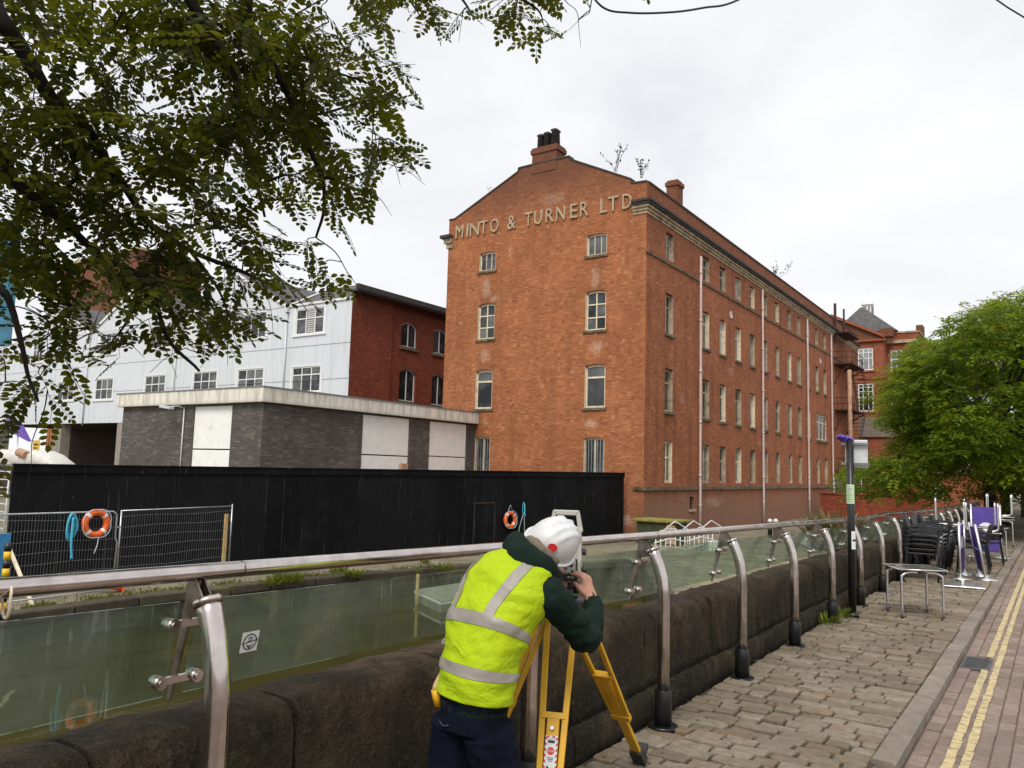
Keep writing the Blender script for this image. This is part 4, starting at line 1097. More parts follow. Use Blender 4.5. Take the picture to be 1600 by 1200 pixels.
# ---------------------------------------------------------------- far bank: hoarding, fences, rescue gear
HA, HB = Vector((-22.5, 9.84, 0)), Vector((-18.09, 36.5, 0))
hd = (HB-HA).normalized(); HL = (HB-HA).length; hn = Vector((hd.y, -hd.x, 0))
def hit(px, py, off=.0):
    d = ray(px, py); t_ = (HA+hn*off-CAM).dot(hn)/d.dot(hn); return CAM+d*t_
hz_ = lambda s: 1.36+.2*s/HL
hr = thing('hoarding', (HA.x, HA.y, ZB), 'long black painted plywood site hoarding along the far bank', 'hoarding')
s = 0.
while s < HL-.05:
    e = min(s+1.22, HL); a, b = HA+hd*(s+.004), HA+hd*(e-.004); g = MB(); o_ = hn*rnd.uniform(-.006, .006)
    g.prism([a+o_+Vector((0, 0, ZB)), b+o_+Vector((0, 0, ZB)), b+o_+Vector((0, 0, hz_(e)-.0)), a+o_+Vector((0, 0, hz_(s)))], -hn*.02)
    g.build('ply_panel', MT['hoarding_black'], hr); s = e
g = MB(); g.bar(HA+hn*.03+Vector((0, 0, 1.27)), HB+hn*.03+Vector((0, 0, 1.47)), .05, .2); g.build('top_rail', MT['hoarding_black'], hr)
g = MB(); g.bar(HA-hn*.02+Vector((0, 0, 1.385)), HB-hn*.02+Vector((0, 0, 1.585)), .2, .04); g.build('cap', MT['hoarding_black'], hr)
a, b = hit(741, 786, .02), hit(773, 786, .02)
g = MB(); g.bar(Vector((a.x, a.y, a.z)), Vector((b.x, b.y, a.z)), .012, .05); g.build('door_head', MT['rust_iron'], hr)
for q in (a, b): g = MB(); g.bar(Vector((q.x, q.y, a.z)), Vector((q.x, q.y, ZB)), .012, .02, up=hn); g.build('door_edge', MT['coping'], hr)
# back of the hoarding: raking struts
for i in range(9):
    p = HA+hd*(1.5+i*3); g = MB(); g.bar(p-hn*.05+Vector((0, 0, .9)), p-hn*1.6+Vector((0, 0, ZB)), .07, .1); g.build('strut', MT['timber_pale'], hr)

def site_fence(y0, y1, z0, z1, rounded, label):
    X = -20.6
    t_ = thing('site_fence', (X, (y0+y1)/2, ZB), label, 'site fence', 'mesh fence panels on the far bank')
    lo = ZB+.08; g = MB()
    if rounded:
        g.tube([(X, y0, lo), (X, y0, z0-.15)]+[(X, y0+.15-.15*math.cos(k_*math.pi/12), z0-.15+.15*math.sin(k_*math.pi/12)) for k_ in range(7)]+[(X, y1-.15+.15*math.sin(k_*math.pi/12), z1-.15+.15*math.cos(k_*math.pi/12)) for k_ in range(7)]+[(X, y1, z1-.2), (X, y1, -.45), (X+.02, y1+.05, -.6), (X, y1+.04, lo)], .022, 8)
    else:
        g.tube([(X, y0, lo), (X, y0, z0)], .022, 8); g.tube([(X, y1, lo), (X, y1, z1+.04)], .022, 8); g.tube([(X, y0, z0-.02), (X, y1, z1-.02)], .016, 8)
    g.build('frame', MT['galvanised'], t_)
    g = MB(); n_ = int((y1-y0)/.075)
    for i in range(1, n_):
        tt = i/n_; yy = y0+(y1-y0)*tt; g.tube([(X, yy, lo), (X, yy, z0+(z1-z0)*tt-.02)], .0024, 4, cap=False)
    for i in range(7):
        zz = lo+(z0-lo)*(i+.35)/7; pts = [(X+.012*math.sin(q*1.7+i), y0+(y1-y0)*q/8, zz+(z1-z0)*q/8+.02*math.sin(q+i)) for q in range(9)]
        g.tube(pts, .0045, 4, cap=False)
    o = g.build('wire_mesh', MT['fence_wire'], t_); tag(o, kind='stuff')
    for yy in (y0, y1):
        g = MB(); g.obox((X, yy, ZB+.06), (.33, 0, 0), (0, .11, 0), (0, 0, .06)); g.build('foot_block', MT['coping'], t_, bevel=.02)
    return t_
f1 = site_fence(8.2, 11.67, .22, .22, True, 'round cornered mesh fence panel carrying the lifebuoy and blue rope')
f2 = site_fence(11.79, 15.24, .25, .30, False, 'square cornered mesh fence panel with a timber batten at its end')
g = MB(); g.box((-20.62, 11.66, -.22), (-20.58, 11.8, -.17)); g.build('coupler', MT['galvanised'], f2)
a = onX(354, 803, -20.5); b = onX(348, 890, -20.5); g = MB(); g.bar((-20.5, a.y, a.z), (-20.5, a.y, ZB), .1, .06, up=(1, 0, 0))
o = g.build('timber_batten', MT['timber_pale'], None, (-20.5, a.y, ZB)); tag(o, 'upright pale timber batten at the end of the fence', 'batten')

def lifebuoy(c, ax, label, R=.285, r=.085):
    t_ = thing('lifebuoy', c, label, 'lifebuoy', 'orange lifebuoys on the far bank')
    ax = Vector(ax).normalized(); a = Vector((0, 0, 1)); d = ax.cross(a).normalized(); c = Vector(c)
    P = [c+(a*math.cos(q)+d*math.sin(q))*R for q in [2*math.pi*i/40 for i in range(40)]]
    MB().tube(P, r, 12, closed=True).build('ring', MT['orange_plastic'], t_)
    for k_ in range(4):
        q0 = math.pi/4+k_*math.pi/2
        MB().tube([c+(a*math.cos(q)+d*math.sin(q))*R for q in [q0-.13+.26*i/4 for i in range(5)]], r*1.03, 12, cap=False).build('tape_band', MT['reflective_tape'], t_)
    pts = []
    for k_ in range(33):
        q = 2*math.pi*k_/32; rr = R+r*(.75+.55*abs(math.sin(q*2))); pts.append(c+(a*math.cos(q)+d*math.sin(q))*rr+ax*.07)
    MB().tube(pts, .011, 6).build('grab_line', MT['pale_rope'], t_)
    return t_
c1 = onX(150, 818, -20.48)
b1 = lifebuoy(c1, (1, 0, 0), 'larger orange lifebuoy hung on the mesh fence beside the coiled rope')
g = MB(); g.tube(bez([c1+Vector((.08, .05, -.35)), c1+Vector((.1, .02, -.55)), c1+Vector((.09, -.04, -.75))]), .012, 6); g.build('line_end', MT['pale_rope'], b1)
c2 = hit(797, 812, .13)
b2 = lifebuoy(c2, hn, 'smaller orange lifebuoy hung on the black hoarding')
top = c2+Vector((0, 0, .62)); g = MB(); g.tube([c2+hd*.14+Vector((0, 0, .34)), top, c2-hd*.14+Vector((0, 0, .34))], .012, 6); g.build('hanger', MT['pale_rope'], b2)
# throwing lines
def rope_coil(c, ax, n_, w, h, mname, label, tail, seed):
    r_ = random.Random(seed); t_ = thing('throwing_line', c, label, 'rope', 'coiled throwing lines'); c = Vector(c); ax = Vector(ax).normalized(); d = ax.cross(Vector((0, 0, 1))).normalized()
    for i in range(n_):
        ww, hh = w*r_.uniform(.55, 1.05), h*r_.uniform(.8, 1.05); o_ = d*r_.uniform(-.03, .03)+ax*r_.uniform(0, .08); pts = []
        for k_ in range(18):
            q = 2*math.pi*k_/18; pts.append(c+o_+d*(math.sin(q)*ww/2*(.55+.45*(1-math.cos(q))/2))+Vector((0, 0, -(1-math.cos(q))/2*hh)))
        MB().tube(pts, .013, 6, closed=True).build('coil_loop', MT[mname], t_)
    MB().tube(bez([c+ax*.07+Vector((0, 0, -.1)), c+ax*.1+d*.02+Vector((0, 0, -h)), c+ax*.09-d*.03+Vector((0, 0, -tail))]), [.03]+[.03]*15+[.045] if tail < 1.4 else .02, 8).build('tail', MT[mname], t_)
    return t_
c = onX(113, 802, -20.46); rope_coil(c, (1, 0, 0), 7, .36, .66, 'blue_rope', 'big coil of blue rope hanging on the mesh fence', 1.12, 1)
c = hit(818, 785, .1); t2 = rope_coil(c, hn, 3, .2, .5, 'blue_rope', 'small coil of blue rope hanging on the black hoarding', .55, 2)
MB().tube(bez([c+hn*.05+Vector((0, 0, -.4)), c+hn*.05-hd*.25+Vector((0, 0, -1.0)), c+hn*.05-hd*.35+Vector((0, 0, -1.5))]), .012, 5).build('line', MT['pale_rope'], t2)
MB().tube(bez([c+hn*.05+Vector((0, 0, -.4)), c+hn*.05+hd*.05+Vector((0, 0, -1.2)), c+hn*.05+hd*.02+Vector((0, 0, -1.7))]), .012, 5).build('line', MT['pale_rope'], t2)
# fallen cone and pole
c = onZ(172, 927, ZB); tc = thing('traffic_cone', c, 'orange traffic cone lying on its side on the bank', 'cone')
ax = Vector((-.3, -.95, .03)).normalized(); b0 = Vector((c.x, c.y+.3, ZB+.17))
MB().lathe([(.15, 0), (.11, .2), (.06, .55), (.03, .68)], b0, 16, axis=ax).build('body', MT['orange_plastic'], tc)
d = ax.cross(Vector((0, 0, 1))).normalized(); u = d.cross(ax); MB().obox(b0, ax*.02, d*.19, u*.17).build('base', MT['orange_plastic'], tc, bevel=.02)
a, b = onZ(0, 942, ZB+.15), onZ(165, 922, ZB+.2); g = MB(); g.tube([a-(b-a)*.3, b], .02, 8); o = g.build('scaffold_pole', MT['galvanised'], None, a); tag(o, 'pale scaffold pole lying along the bank into the cone', 'pole')
a, b = onX(13, 853, -20.45), onZ(51, 947, ZB); g = MB(); g.bar(a+(a-b)*.02, b, .07, .05); o = g.build('leaning_batten', MT['cream_timber'], None, b); tag(o, 'thin pale batten leaning on the mesh fence', 'batten')
# gear by the site entrance at the left edge
p = onZ(2, 968, ZB); bp = thing('barrier_post', p, 'yellow and black banded barrier post at the left edge', 'barrier post')
for i in range(9):
    g = MB(); g.tube([(p.x, p.y, ZB+i*.17), (p.x, p.y, ZB+(i+1)*.17)], .07, 10); g.build('band', MT['yellow_paint' if i % 2 else 'black_paint'], bp)
p = onX(-26, 872, -20.8); g = MB(); g.obox(p, (0, .55, 0), (.03, 0, 0), (0, 0, .55)); o = g.build('blue_board', MT['blue_sheet'], None, (p.x, p.y, ZB), bevel=.01); tag(o, 'bright blue site board behind the barrier post', 'board')
for i in range(2): g = MB(); g.obox((p.x, p.y-.3+.6*i, (p.z-.55+ZB)/2), (0, .04, 0), (.03, 0, 0), (0, 0, (p.z-.55-ZB)/2)); g.build('leg', MT['blue_sheet'], o)
p = onX(-12, 880, -20.4); g = MB(); g.tube([(p.x, p.y, ZB), (p.x, p.y, p.z+.3)], .05, 8); g.tube([(p.x, p.y, p.z+.3), (p.x, p.y-.3, p.z+.5)], .05, 8); o = g.build('hose_stand', MT['magenta_plastic'], None, (p.x, p.y, ZB)); tag(o, 'magenta plastic pipe standing by the blue board', 'pipe')
# tarpaulin covered boat-shaped load and ladder beyond the hoarding end
a, b = onY(-120, 715, 30), onY(104, 723, 30)
tp = thing('covered_trailer', ((a.x+b.x)/2, 30, ZB), 'pale tarpaulin covered trailer parked behind the hoarding', 'trailer')
x0, x1 = a.x, b.x; g = MB(); zt = onY(40, 702, 30).z
g.loft([((x0, 30, zt-.9), (0, 1., 0), (0, 0, .6)), ((x0+1.5, 30, zt-.75), (0, 1.15, 0), (0, 0, .75)), ((x1-3.2, 30, zt-.78), (0, 1.15, 0), (0, 0, .72)), ((x1-2.2, 30, zt-.85), (0, 1.1, 0), (0, 0, .6)), ((x1, 30, zt-1.25), (0, .9, 0), (0, 0, .2))], 16, power=3); g.build('tarpaulin', MT['tarpaulin'], tp)
g = MB(); g.box((x0, 29.2, ZB+.5), (x1-.3, 30.8, zt-1.0)); g.build('chassis', MT['rust_iron'], tp)
for xx in (x0+1, x1-1.5):
    g = MB(); g.lathe([(.2, -.1), (.42, -.1), (.45, 0), (.42, .1), (.2, .1)], (xx, 29.1, ZB+.44), 16, axis=(0, 1, 0)); g.build('wheel', MT['black_paint'], tp)
g = MB(); g.lathe([(.32, 0), (.32, 1.2), (.3, 1.3)], (x1-5.0, 28.9, zt-.25), 14, axis=(.9, 0, -.15)); g.build('roll', MT['timber_tan'], tp)
a = onY(-12, 900, 14); ld = thing('scaffold_tower', (a.x, 14, ZB), 'white scaffold ladder frame beyond the hoarding end', 'scaffold')
zt = onY(5, 735, 14).z; xs = (onY(-14, 800, 14).x, onY(9, 800, 14).x)
for x in xs: MB().tube([(x, 14, ZB), (x, 14, zt)], .03, 8).build('upright', MT['scaffold_white'], ld)
for i in range(10): MB().tube([(xs[0], 14, ZB+.3+i*.3), (xs[1], 14, ZB+.3+i*.3)], .02, 6).build('rung', MT['scaffold_white'], ld)
a, b = onY(-10, 745, 14.2), onY(16, 745, 14.2); g = MB(); g.bar(a, b, .2, .05); g.build('board', MT['timber_tan'], ld)
a = onY(0, 660, 34); g = MB(); g.prism([onY(8, 648, 34), onY(30, 662, 34), onY(44, 690, 34), onY(18, 676, 34)], (0, .3, 0)); o = g.build('blue_canopy', MT['purple_bag'], None, a); tag(o, 'small dark blue canopy flap at the left under the leaves', 'canopy')
mpost = MB(); mpost.tube([(onY(28, 690, 34).x, 34.15, ZB), onY(28, 680, 34.15)], .06, 6); mpost.build('post', MT['galvanised'], o)
a = onY(56, 697, 46.4); g = MB(); g.box((a.x-.8, 46.4, a.z-.7), (a.x+.8, 46.45, a.z+.7)); o = g.build('site_sign', MT['sign_yellow'], None, a); tag(o, 'small yellow notice on the dark wall under the white building', 'sign')
g = MB(); g.box((a.x-.5, 46.375, a.z+.1), (a.x+.5, 46.398, a.z+.3)); g.box((a.x-.5, 46.375, a.z-.3), (a.x+.3, 46.398, a.z-.15)); g.build('lettering', MT['ink'], o)

# green cabinet, racks, posts on the lockside
gc = thing('utility_cabinet', (-15.7, 36, ZB), 'mossy green utility cabinet against the warehouse foot', 'cabinet')
g = MB(); g.box((-16.75, 35.2, ZB), (-14.75, 36.6, -.68)); g.build('body', MT['green_box'], gc, bevel=.03)
g = MB(); g.box((-16.9, 35.05, -.68), (-14.6, 36.75, -.55)); g.build('lid', MT['moss_yellow'], gc, bevel=.03)
g = MB(); g.box((-15.2, 35.17, ZB+.05), (-14.78, 35.198, -.75)); g.build('door_panel', MT['timber_tan'], gc)
rk = thing('cycle_rack', (-12, 31, ZB), 'white tubular rack with peaked rails behind the glass railing', 'rack')
a, b = onZ(1022, 874, ZB), onZ(1118, 868, ZB); n_ = 13
pk = lambda tt: .16*(1-abs(((tt*2) % 1)*2-1))
for rz_ in (1.0, .62, .3):
    g = MB(); g.tube([a+(b-a)*i/24+Vector((0, 0, rz_+pk(i/24))) for i in range(25)], .028, 6); g.build('rail', MT['white_paint'], rk)
for i in range(n_):
    tt = (i+.3)/n_; p = a+(b-a)*tt; g = MB(); g.tube([p, p+Vector((0, 0, 1.+pk(tt)+.05))], .024, 6); g.build('upright', MT['white_paint'], rk)
for i in range(3):
    p = a+(b-a)*(.15+.3*i); g = MB(); g.tube([p+Vector((0, 0, 1.1)), p+Vector((.25, .5, 1.45)), p+Vector((.6, .9, 1.15)), p+Vector((.6, .9, 0))], .024, 6); g.build('hoop', MT['white_paint'], rk)
p = onZ(1122, 862, ZB); g = MB(); g.box((p.x-.35, p.y-.2, ZB), (p.x+.35, p.y+.3, ZB+.45)); o = g.build('white_crate', MT['white_board'], None, p, bevel=.03); tag(o, 'white plastic crate beside the tubular rack', 'crate')
for px in (1203, 1212):
    p = onY(px, 815, 44); bo = thing('bollard', (p.x, 44, ZB), 'slim black bollard with white top, %s of the close pair' % ('left' if px == 1203 else 'right'), 'bollard', 'black bollards by the warehouse')
    g = MB(); g.tube([(p.x, 44, ZB), (p.x, 44, p.z-.05)], .12, 10); g.build('shaft', MT['black_paint'], bo); g = MB(); g.lathe([(.13, 0), (.13, .12), (.06, .2)], (p.x, 44, p.z-.05), 10); g.build('cap', MT['white_paint'], bo)
# landing stage in the basin
ls = thing('landing_stage', (-14.5, 18.5, ZW), 'low concrete landing stage with pale edge standing in the water', 'landing stage')
q = [onZ(648, 920, ZW+.35), onZ(690, 938, ZW+.35), onZ(760, 925, ZW+.35), onZ(745, 905, ZW+.35)]
g = MB(); g.prism([Vector((p.x, p.y, ZW-.3)) for p in q], (0, 0, .62)); g.build('slab', MT['concrete'], ls)
g = MB(); cx = sum(q, Vector())/4; g.prism([Vector((p.x, p.y, 0))+Vector((p.x-cx.x, p.y-cx.y, 0))*.012+Vector((0, 0, ZW+.22)) for p in q], (0, 0, .07)); g.build('edge_trim', MT['white_board'], ls)
p = onZ(651, 945, ZW); g = MB(); g.tube([(p.x, p.y, ZW-.5), (p.x, p.y, onY(652, 897, p.y).z)], .05, 8); mp_ = g.build('mooring_stake', MT['timber_pale'], None, (p.x, p.y, ZW)); tag(mp_, 'thin weathered stake rising from the water with weeds on top', 'stake')
STAKE = (p.x, p.y, onY(652, 897, p.y).z)

# ---------------------------------------------------------------- street furniture
p = Vector((-2.08, 10.32, 0)); sp = thing('sign_post', p, 'black sign post with grey sign back rising from the setts', 'sign post')
zt = onY(1333, 688, p.y).z
g = MB(); g.tube([p, p+Vector((0, 0, zt))], .043, 12); g.build('pole', MT['black_paint'], sp)
g = MB(); g.lathe([(.075, 0), (.07, .03), (.045, .05)], p, 12); g.build('base_collar', MT['black_paint'], sp)
z0, z1 = onY(1335, 731, p.y).z, onY(1335, 687, p.y).z
g = MB(); g.obox(p+Vector((.06, .07, (z0+z1)/2)), (.125, .02, 0), (-.001, .006, 0), (0, 0, (z1-z0)/2)); g.build('sign_plate', MT['sign_grey'], sp, bevel=.01)
for z in (z0+.05, z1-.05): g = MB(); g.obox(p+Vector((.05, .03, z)), (.15, .02, 0), (-.001, .02, 0), (0, 0, .012)); g.build('clamp', MT['lead'], sp)
za, zb_ = onY(1331, 787, p.y).z, onY(1331, 757, p.y).z
def wrap(z0, z1, mname, r_, a0, a1, name):
    g = MB(); vs = []
    for i in range(9):
        an = a0+(a1-a0)*i/8; vs += [(p.x+math.cos(an)*r_, p.y+math.sin(an)*r_, z0), (p.x+math.cos(an)*r_, p.y+math.sin(an)*r_, z1)]
    g.add(vs, [(2*i, 2*i+2, 2*i+3, 2*i+1) for i in range(8)], smooth=True); return g.build(name, MT[mname], sp, fix=False)
n1 = wrap(za, zb_, 'notice_green', .048, -2.9, -.3, 'notice')
for i in range(9):
    g = MB(); z = zb_-.03-i*.022; vs = []
    for k_ in range(6):
        an = -2.2+1.2*k_/5*(.9 if i % 3 else .6); vs += [(p.x+math.cos(an)*.0495, p.y+math.sin(an)*.0495, z), (p.x+math.cos(an)*.0495, p.y+math.sin(an)*.0495, z+.007)]
    g.add(vs, [(2*q, 2*q+2, 2*q+3, 2*q+1) for q in range(5)]); g.build('print_line', MT['sett'] if 0 else MT['lead'], n1, fix=False)
za, zb_ = onY(1334, 858, p.y).z, onY(1334, 830, p.y).z
n2 = wrap(za, zb_, 'notice_white', .048, -1.35, .2, 'sticker')
wrap((za+zb_)/2-.012, (za+zb_)/2+.012, 'ink', .0495, -1.1, .1, 'sticker_band')
r_ = random.Random(3); g = MB(); top = p+Vector((-.02, 0, zt))
for (cx_, cy_, cz_, rx_, rz_) in ((-.03, 0, .02, .06, .035), (-.08, -.01, .035, .045, .035), (.03, .01, .01, .04, .02)):
    vs = []; c_ = top+Vector((cx_, cy_, cz_))
    for j in range(7):
        for i in range(12):
            an = 2*math.pi*i/12; ph = math.pi*(j+.02)/6.04-math.pi/2; v_ = Vector((math.cos(an)*math.cos(ph)*rx_, math.sin(an)*math.cos(ph)*.055, math.sin(ph)*rz_))
            vs.append(c_+v_*(1+.7*noise.noise(v_*38+c_*9)))
    g.add(vs, [(j*12+i, j*12+(i+1) % 12, (j+1)*12+(i+1) % 12, (j+1)*12+i) for j in range(6) for i in range(12)])
o = g.build('tied_bag', MT['purple_bag'], None, top); tag(o, 'crumpled purple plastic bag tied on top of the sign post', 'bag')

# aluminium cafe tables
def cafe_table(loc, rz, label, flip=False, h=.7, s=.31, group='aluminium cafe tables'):
    t_ = thing('cafe_table', (0, 0, 0), label, 'table', group)
    g = MB(); g.obox((0, 0, h-.012), (s, 0, 0), (0, s, 0), (0, 0, .008)); g.build('table_top', MT['steel'], t_, bevel=.005)
    g = MB()
    e = s+.004
    for a_, b_ in (((-e, -e), (e, -e)), ((e, -e), (e, e)), ((e, e), (-e, e)), ((-e, e), (-e, -e))): g.tube([(a_[0], a_[1], h-.012), (b_[0], b_[1], h-.012)], .010, 6)
    g.build('edge_band', MT['aluminium'], t_)
    for i, (sx, sy) in enumerate(((-1, -1), (1, -1), (1, 1), (-1, 1))):
        q = s-.04; g = MB()
        g.tube(bez([(sx*.05, sy*q, h-.045), (sx*(q-.1), sy*q, h-.045), (sx*(q-.02), sy*q, h-.075), (sx*q, sy*q, h-.15), (sx*q, sy*q, .02)], 5), .0155, 8); g.tube([(sx*q, sy*q, 0), (sx*q, sy*q, .03)], .019, 8, m=1)
        g.build('leg', [MT['aluminium'], MT['black_paint']], t_)
    t_.location = loc; t_.rotation_euler = (math.pi if flip else 0, 0, rz)
    return t_
cafe_table((-1.50, 10.98, -.005), .5, 'bare square aluminium cafe table standing alone on the setts', h=.585, s=.275)
# black stacking chairs
def chair():
    t_ = thing('stacking_chair', (0, 0, 0), 'black stacking chair', 'chair', 'black stacking chairs on the pavement')
    g = MB(); g.obox((0, 0, .44), (.22, 0, 0), (0, .215, 0), (0, 0, .014)); g.build('seat', MT['chair_black'], t_, bevel=.01)
    g = MB(); g.tube([(.23, -.2, .432), (.235, 0, .432), (.23, .2, .432)], .013, 6); g.build('seat_rail', MT['galvanised'], t_)
    b = MB()
    P = [(-.22, .44), (-.245, .52), (-.275, .60), (-.305, .69), (-.315, .72)]
    vs = []
    for x, z in P:
        for yy, dx in ((-.2, .02), (0, -.015), (.2, .02)): vs.append((x+dx, yy, z))
    fs = [(i*3+j, i*3+j+1, i*3+j+4, i*3+j+3) for i in range(1, 4) for j in range(2)]
    b.add(vs, fs); o = b.build('backrest', MT['chair_black'], t_); sm = o.modifiers.new('t', 'SOLIDIFY'); sm.thickness = .018
    for sy in (-1, 1):
        g = MB(); g.tube(bez([(-.315, sy*.2, .73), (-.27, sy*.21, .58), (-.22, sy*.22, .44), (-.27, sy*.235, .0)], 5), .0125, 6); g.build('back_leg', MT['chair_black'], t_)
        g = MB(); g.tube([(.21, sy*.215, .44), (.225, sy*.225, .2), (.24, sy*.235, .0)], .0125, 6); g.build('front_leg', MT['chair_black'], t_)
        g = MB(); g.tube(bez([(-.26, sy*.225, .56), (-.1, sy*.245, .60), (.15, sy*.245, .595), (.215, sy*.235, .56), (.21, sy*.22, .44)], 4), .012, 6); g.build('armrest', MT['chair_black'], t_)
    return t_
proto = chair(); first = [True]
ORD = ['lowest', 'second', 'third', 'fourth', 'fifth', 'topmost']
def stack(x, y, rz, n_, where, pitch=.07):
    for i in range(n_):
        o = proto if first[0] else copy_tree(proto); first[0] = False
        k_ = 'topmost' if i == n_-1 else ORD[i]
        o['label'] = '%s black chair of the stack %s' % (k_, where)
        o.location = (x+i*.012+rnd.gauss(0, .003), y+rnd.gauss(0, .004), i*pitch); o.rotation_euler = (0, 0, rz+rnd.gauss(0, .01))
stack(-1.9, 14.9, .05, 5, 'nearest the bare table')
stack(-1.93, 15.75, -.04, 5, 'just behind the front stack')
stack(-1.35, 16.9, math.pi+.1, 3, 'between the two purple screens')
stack(-1.95, 17.0, .03, 5, 'third along the parapet wall')
stack(-1.3, 18.6, 2.6, 2, 'under the upturned kerbside table')
stack(-1.9, 18.4, .0, 4, 'fourth along the parapet wall')
stack(-1.95, 24.6, .1, 4, 'under the street trees')
cafe_table((-1.3, 18.45, 1.26), .15, 'upturned cafe table with legs in the air nearest the kerb', True, h=.62)
cafe_table((-1.95, 19.6, 1.30), .1, 'upturned cafe table with legs in the air against the railing', True, h=.62)
cafe_table((-1.95, 19.6, .0), .1, 'cafe table carrying the upturned one against the railing', h=.65)
cafe_table((-1.25, 19.6, .0), -.1, 'cafe table standing behind the purple screen', h=.7)
cafe_table((-1.3, 24.6, .0), .05, 'cafe table standing under the street trees', h=.7)
cafe_table((-1.3, 24.6, 1.36), .0, 'upturned cafe table on another under the street trees', True, h=.62)
for i, yy in enumerate((17.2, 18.0, 20.6)):     # folded tops stood on edge
    pass
def screen(a, b, h, lean, label, logo=True):
    a, b = Vector(a), Vector(b); t_ = thing('cafe_screen', (a+b)/2, label, 'screen', 'purple canvas cafe screens')
    d = (b-a).normalized(); nrm = Vector((d.y, -d.x, 0)); ln = nrm*lean
    for q in (a, b):
        g = MB(); g.tube([q, q+Vector((0, 0, h))+ln], .021, 8); g.build('pole', MT['aluminium'], t_)
        g = MB(); g.lathe([(.17, 0), (.17, .012), (.04, .03), (.03, .06)], q, 18); g.build('foot_disc', MT['aluminium'], t_)
    g = MB(); q = [a+d*.03+Vector((0, 0, .12))+ln*.12/h, b-d*.03+Vector((0, 0, .12))+ln*.12/h, b-d*.03+Vector((0, 0, h-.06))+ln*(h-.06)/h, a+d*.03+Vector((0, 0, h-.06))+ln*(h-.06)/h]
    g.prism(q, nrm*.004); c = g.build('canvas', MT['purple_canvas'], t_)
    if logo:
        m_ = (a+b)/2+Vector((0, 0, h*.52))+ln*.52; R_ = min((b-a).length*.28, .2)
        for s_ in (-1, 1):
            g = MB(); pts = [m_+d*math.cos(k_*math.pi/12)*R_+Vector((0, 0, math.sin(k_*math.pi/12)*R_)) for k_ in range(13)]
            g.prism([q_+nrm*(.006 if s_ > 0 else -.004) for q_ in pts], nrm*.002*s_); g.build('emblem', MT['white_board'], c)
screen((-1.42, 15.55, 0), (-1.42, 16.35, 0), .95, .0, 'upright purple cafe screen seen edge on beside the chair stacks')
screen((-1.20, 16.35, 0), (-1.06, 15.75, 0), .92, .14, 'purple cafe screen tilting over near the kerb')
screen((-1.62, 20.4, 0), (-1.08, 20.55, 0), 1.15, .0, 'purple cafe screen with pale half disc facing along the pavement')
g = MB(); g.obox((-1.35, 14.4, .02), (.28, .05, 0), (-.05, .28, 0), (0, 0, .011)); g.obox((-1.0, 14.9, .015), (.2, .02, 0), (-.02, .2, 0), (0, 0, .01)); 
tb = thing('flat_base_plate', (-1.3, 14.5, 0), 'flat steel base plate lying on the setts before the chairs', 'base plate')
MB().obox((-1.3, 14.5, .018), (.28, .05, 0), (-.05, .28, 0), (0, 0, .011)).build('plate', MT['aluminium'], tb, bevel=.005); MB().lathe([(.03, .02), (.03, .09)], (-1.3, 14.5, .01), 10).build('socket', MT['aluminium'], tb)
p = at(1463, 835, 17.5); 
o = MB(); o.loft([((-1.93, 15.7, .78), (.03, 0, 0), (0, .02, 0)), ((-1.9, 15.72, .81), (.07, 0, .02), (0, .05, 0)), ((-1.87, 15.75, .85), (.05, 0, 0), (0, .05, .01)), ((-1.85, 15.76, .87), (.01, 0, 0), (0, .01, 0))], 9); o = o.build('purple_cloth', MT['purple_bag'], None, (-1.9, 15.7, .78)); tag(o, 'small crumpled purple cloth on top of the chair stacks', 'cloth')
# cable tie round the handrail, sticker and paper on the glass
g = MB(); g.tube([(RX+.034*math.cos(q), 1.02+.01*math.sin(q*.5), zr(1.02)-.02+(.035 if math.sin(q) > 0 else .06)*math.sin(q)) for q in [2*math.pi*i/24 for i in range(24)]], .004, 6, closed=True); o = g.build('tie_loop', MT['cream_timber'], None, (RX, 1.02, 1.2)); tag(o, 'loose cream tie looped round the handrail at the left edge', 'tie')
yy = onX(392, 1003, -2.37).y; zc = onX(392, 1003, -2.37).z
def gx(y_, z_):    # glass face
    zt_, zl_ = zr(y_)-.095, gb(y_); return (RX-.035)+(-2.405-(RX-.035))*(zt_-z_)/(zt_-zl_)
st = thing('round_sticker', (gx(yy, zc), yy, zc), 'small white sticker with black ring emblem on the glass', 'sticker')
GN = Vector((1, 0, .2)).normalized()
def gpt(dy, dz, off): return Vector((gx(yy+dy, zc+dz), yy+dy, zc+dz))+Vector((off, 0, 0))
s_ = .036
MB().prism([gpt(-s_, -s_, .002), gpt(s_, -s_, .002), gpt(s_, s_, .002), gpt(-s_, s_, .002)], (.0008, 0, 0)).build('backing', MT['notice_white'], st)
def gline(pts, w, name):
    g = MB(); g.tube([gpt(a_, b_, .0035) for a_, b_ in pts], w, 4); g.build(name, MT['ink'], st)
gline([(.027*math.cos(q), .027*math.sin(q)) for q in [2*math.pi*i/28 for i in range(29)]], .0022, 'ring')
gline([(-.034, -.004), (.034, .004)], .0018, 'bar'); gline([(0.002, -.027), (.0, -.012)], .0025, 'stem')
gline([(-.012, -.008), (-.006, -.018), (.008, -.018), (.013, -.008)], .002, 'hook'); gline([(-.008, .01), (.0, .017), (.01, .012), (.0, .003), (-.01, .001)], .002, 'scroll')
yy, zc = onX(705, 1003, -2.37).y, onX(705, 1003, -2.37).z
pp = thing('torn_paper', (gx(yy, zc), yy, zc), 'torn scrap of white paper stuck to the glass', 'paper')
MB().prism([gpt(-.018, -.012, .002), (gpt(.016, -.016, .002)), gpt(.02, .014, .002), gpt(.006, .004, .002), gpt(-.004, .013, .002), gpt(-.015, .004, .002)], (.001, 0, 0)).build('scrap', MT['notice_white'], pp)
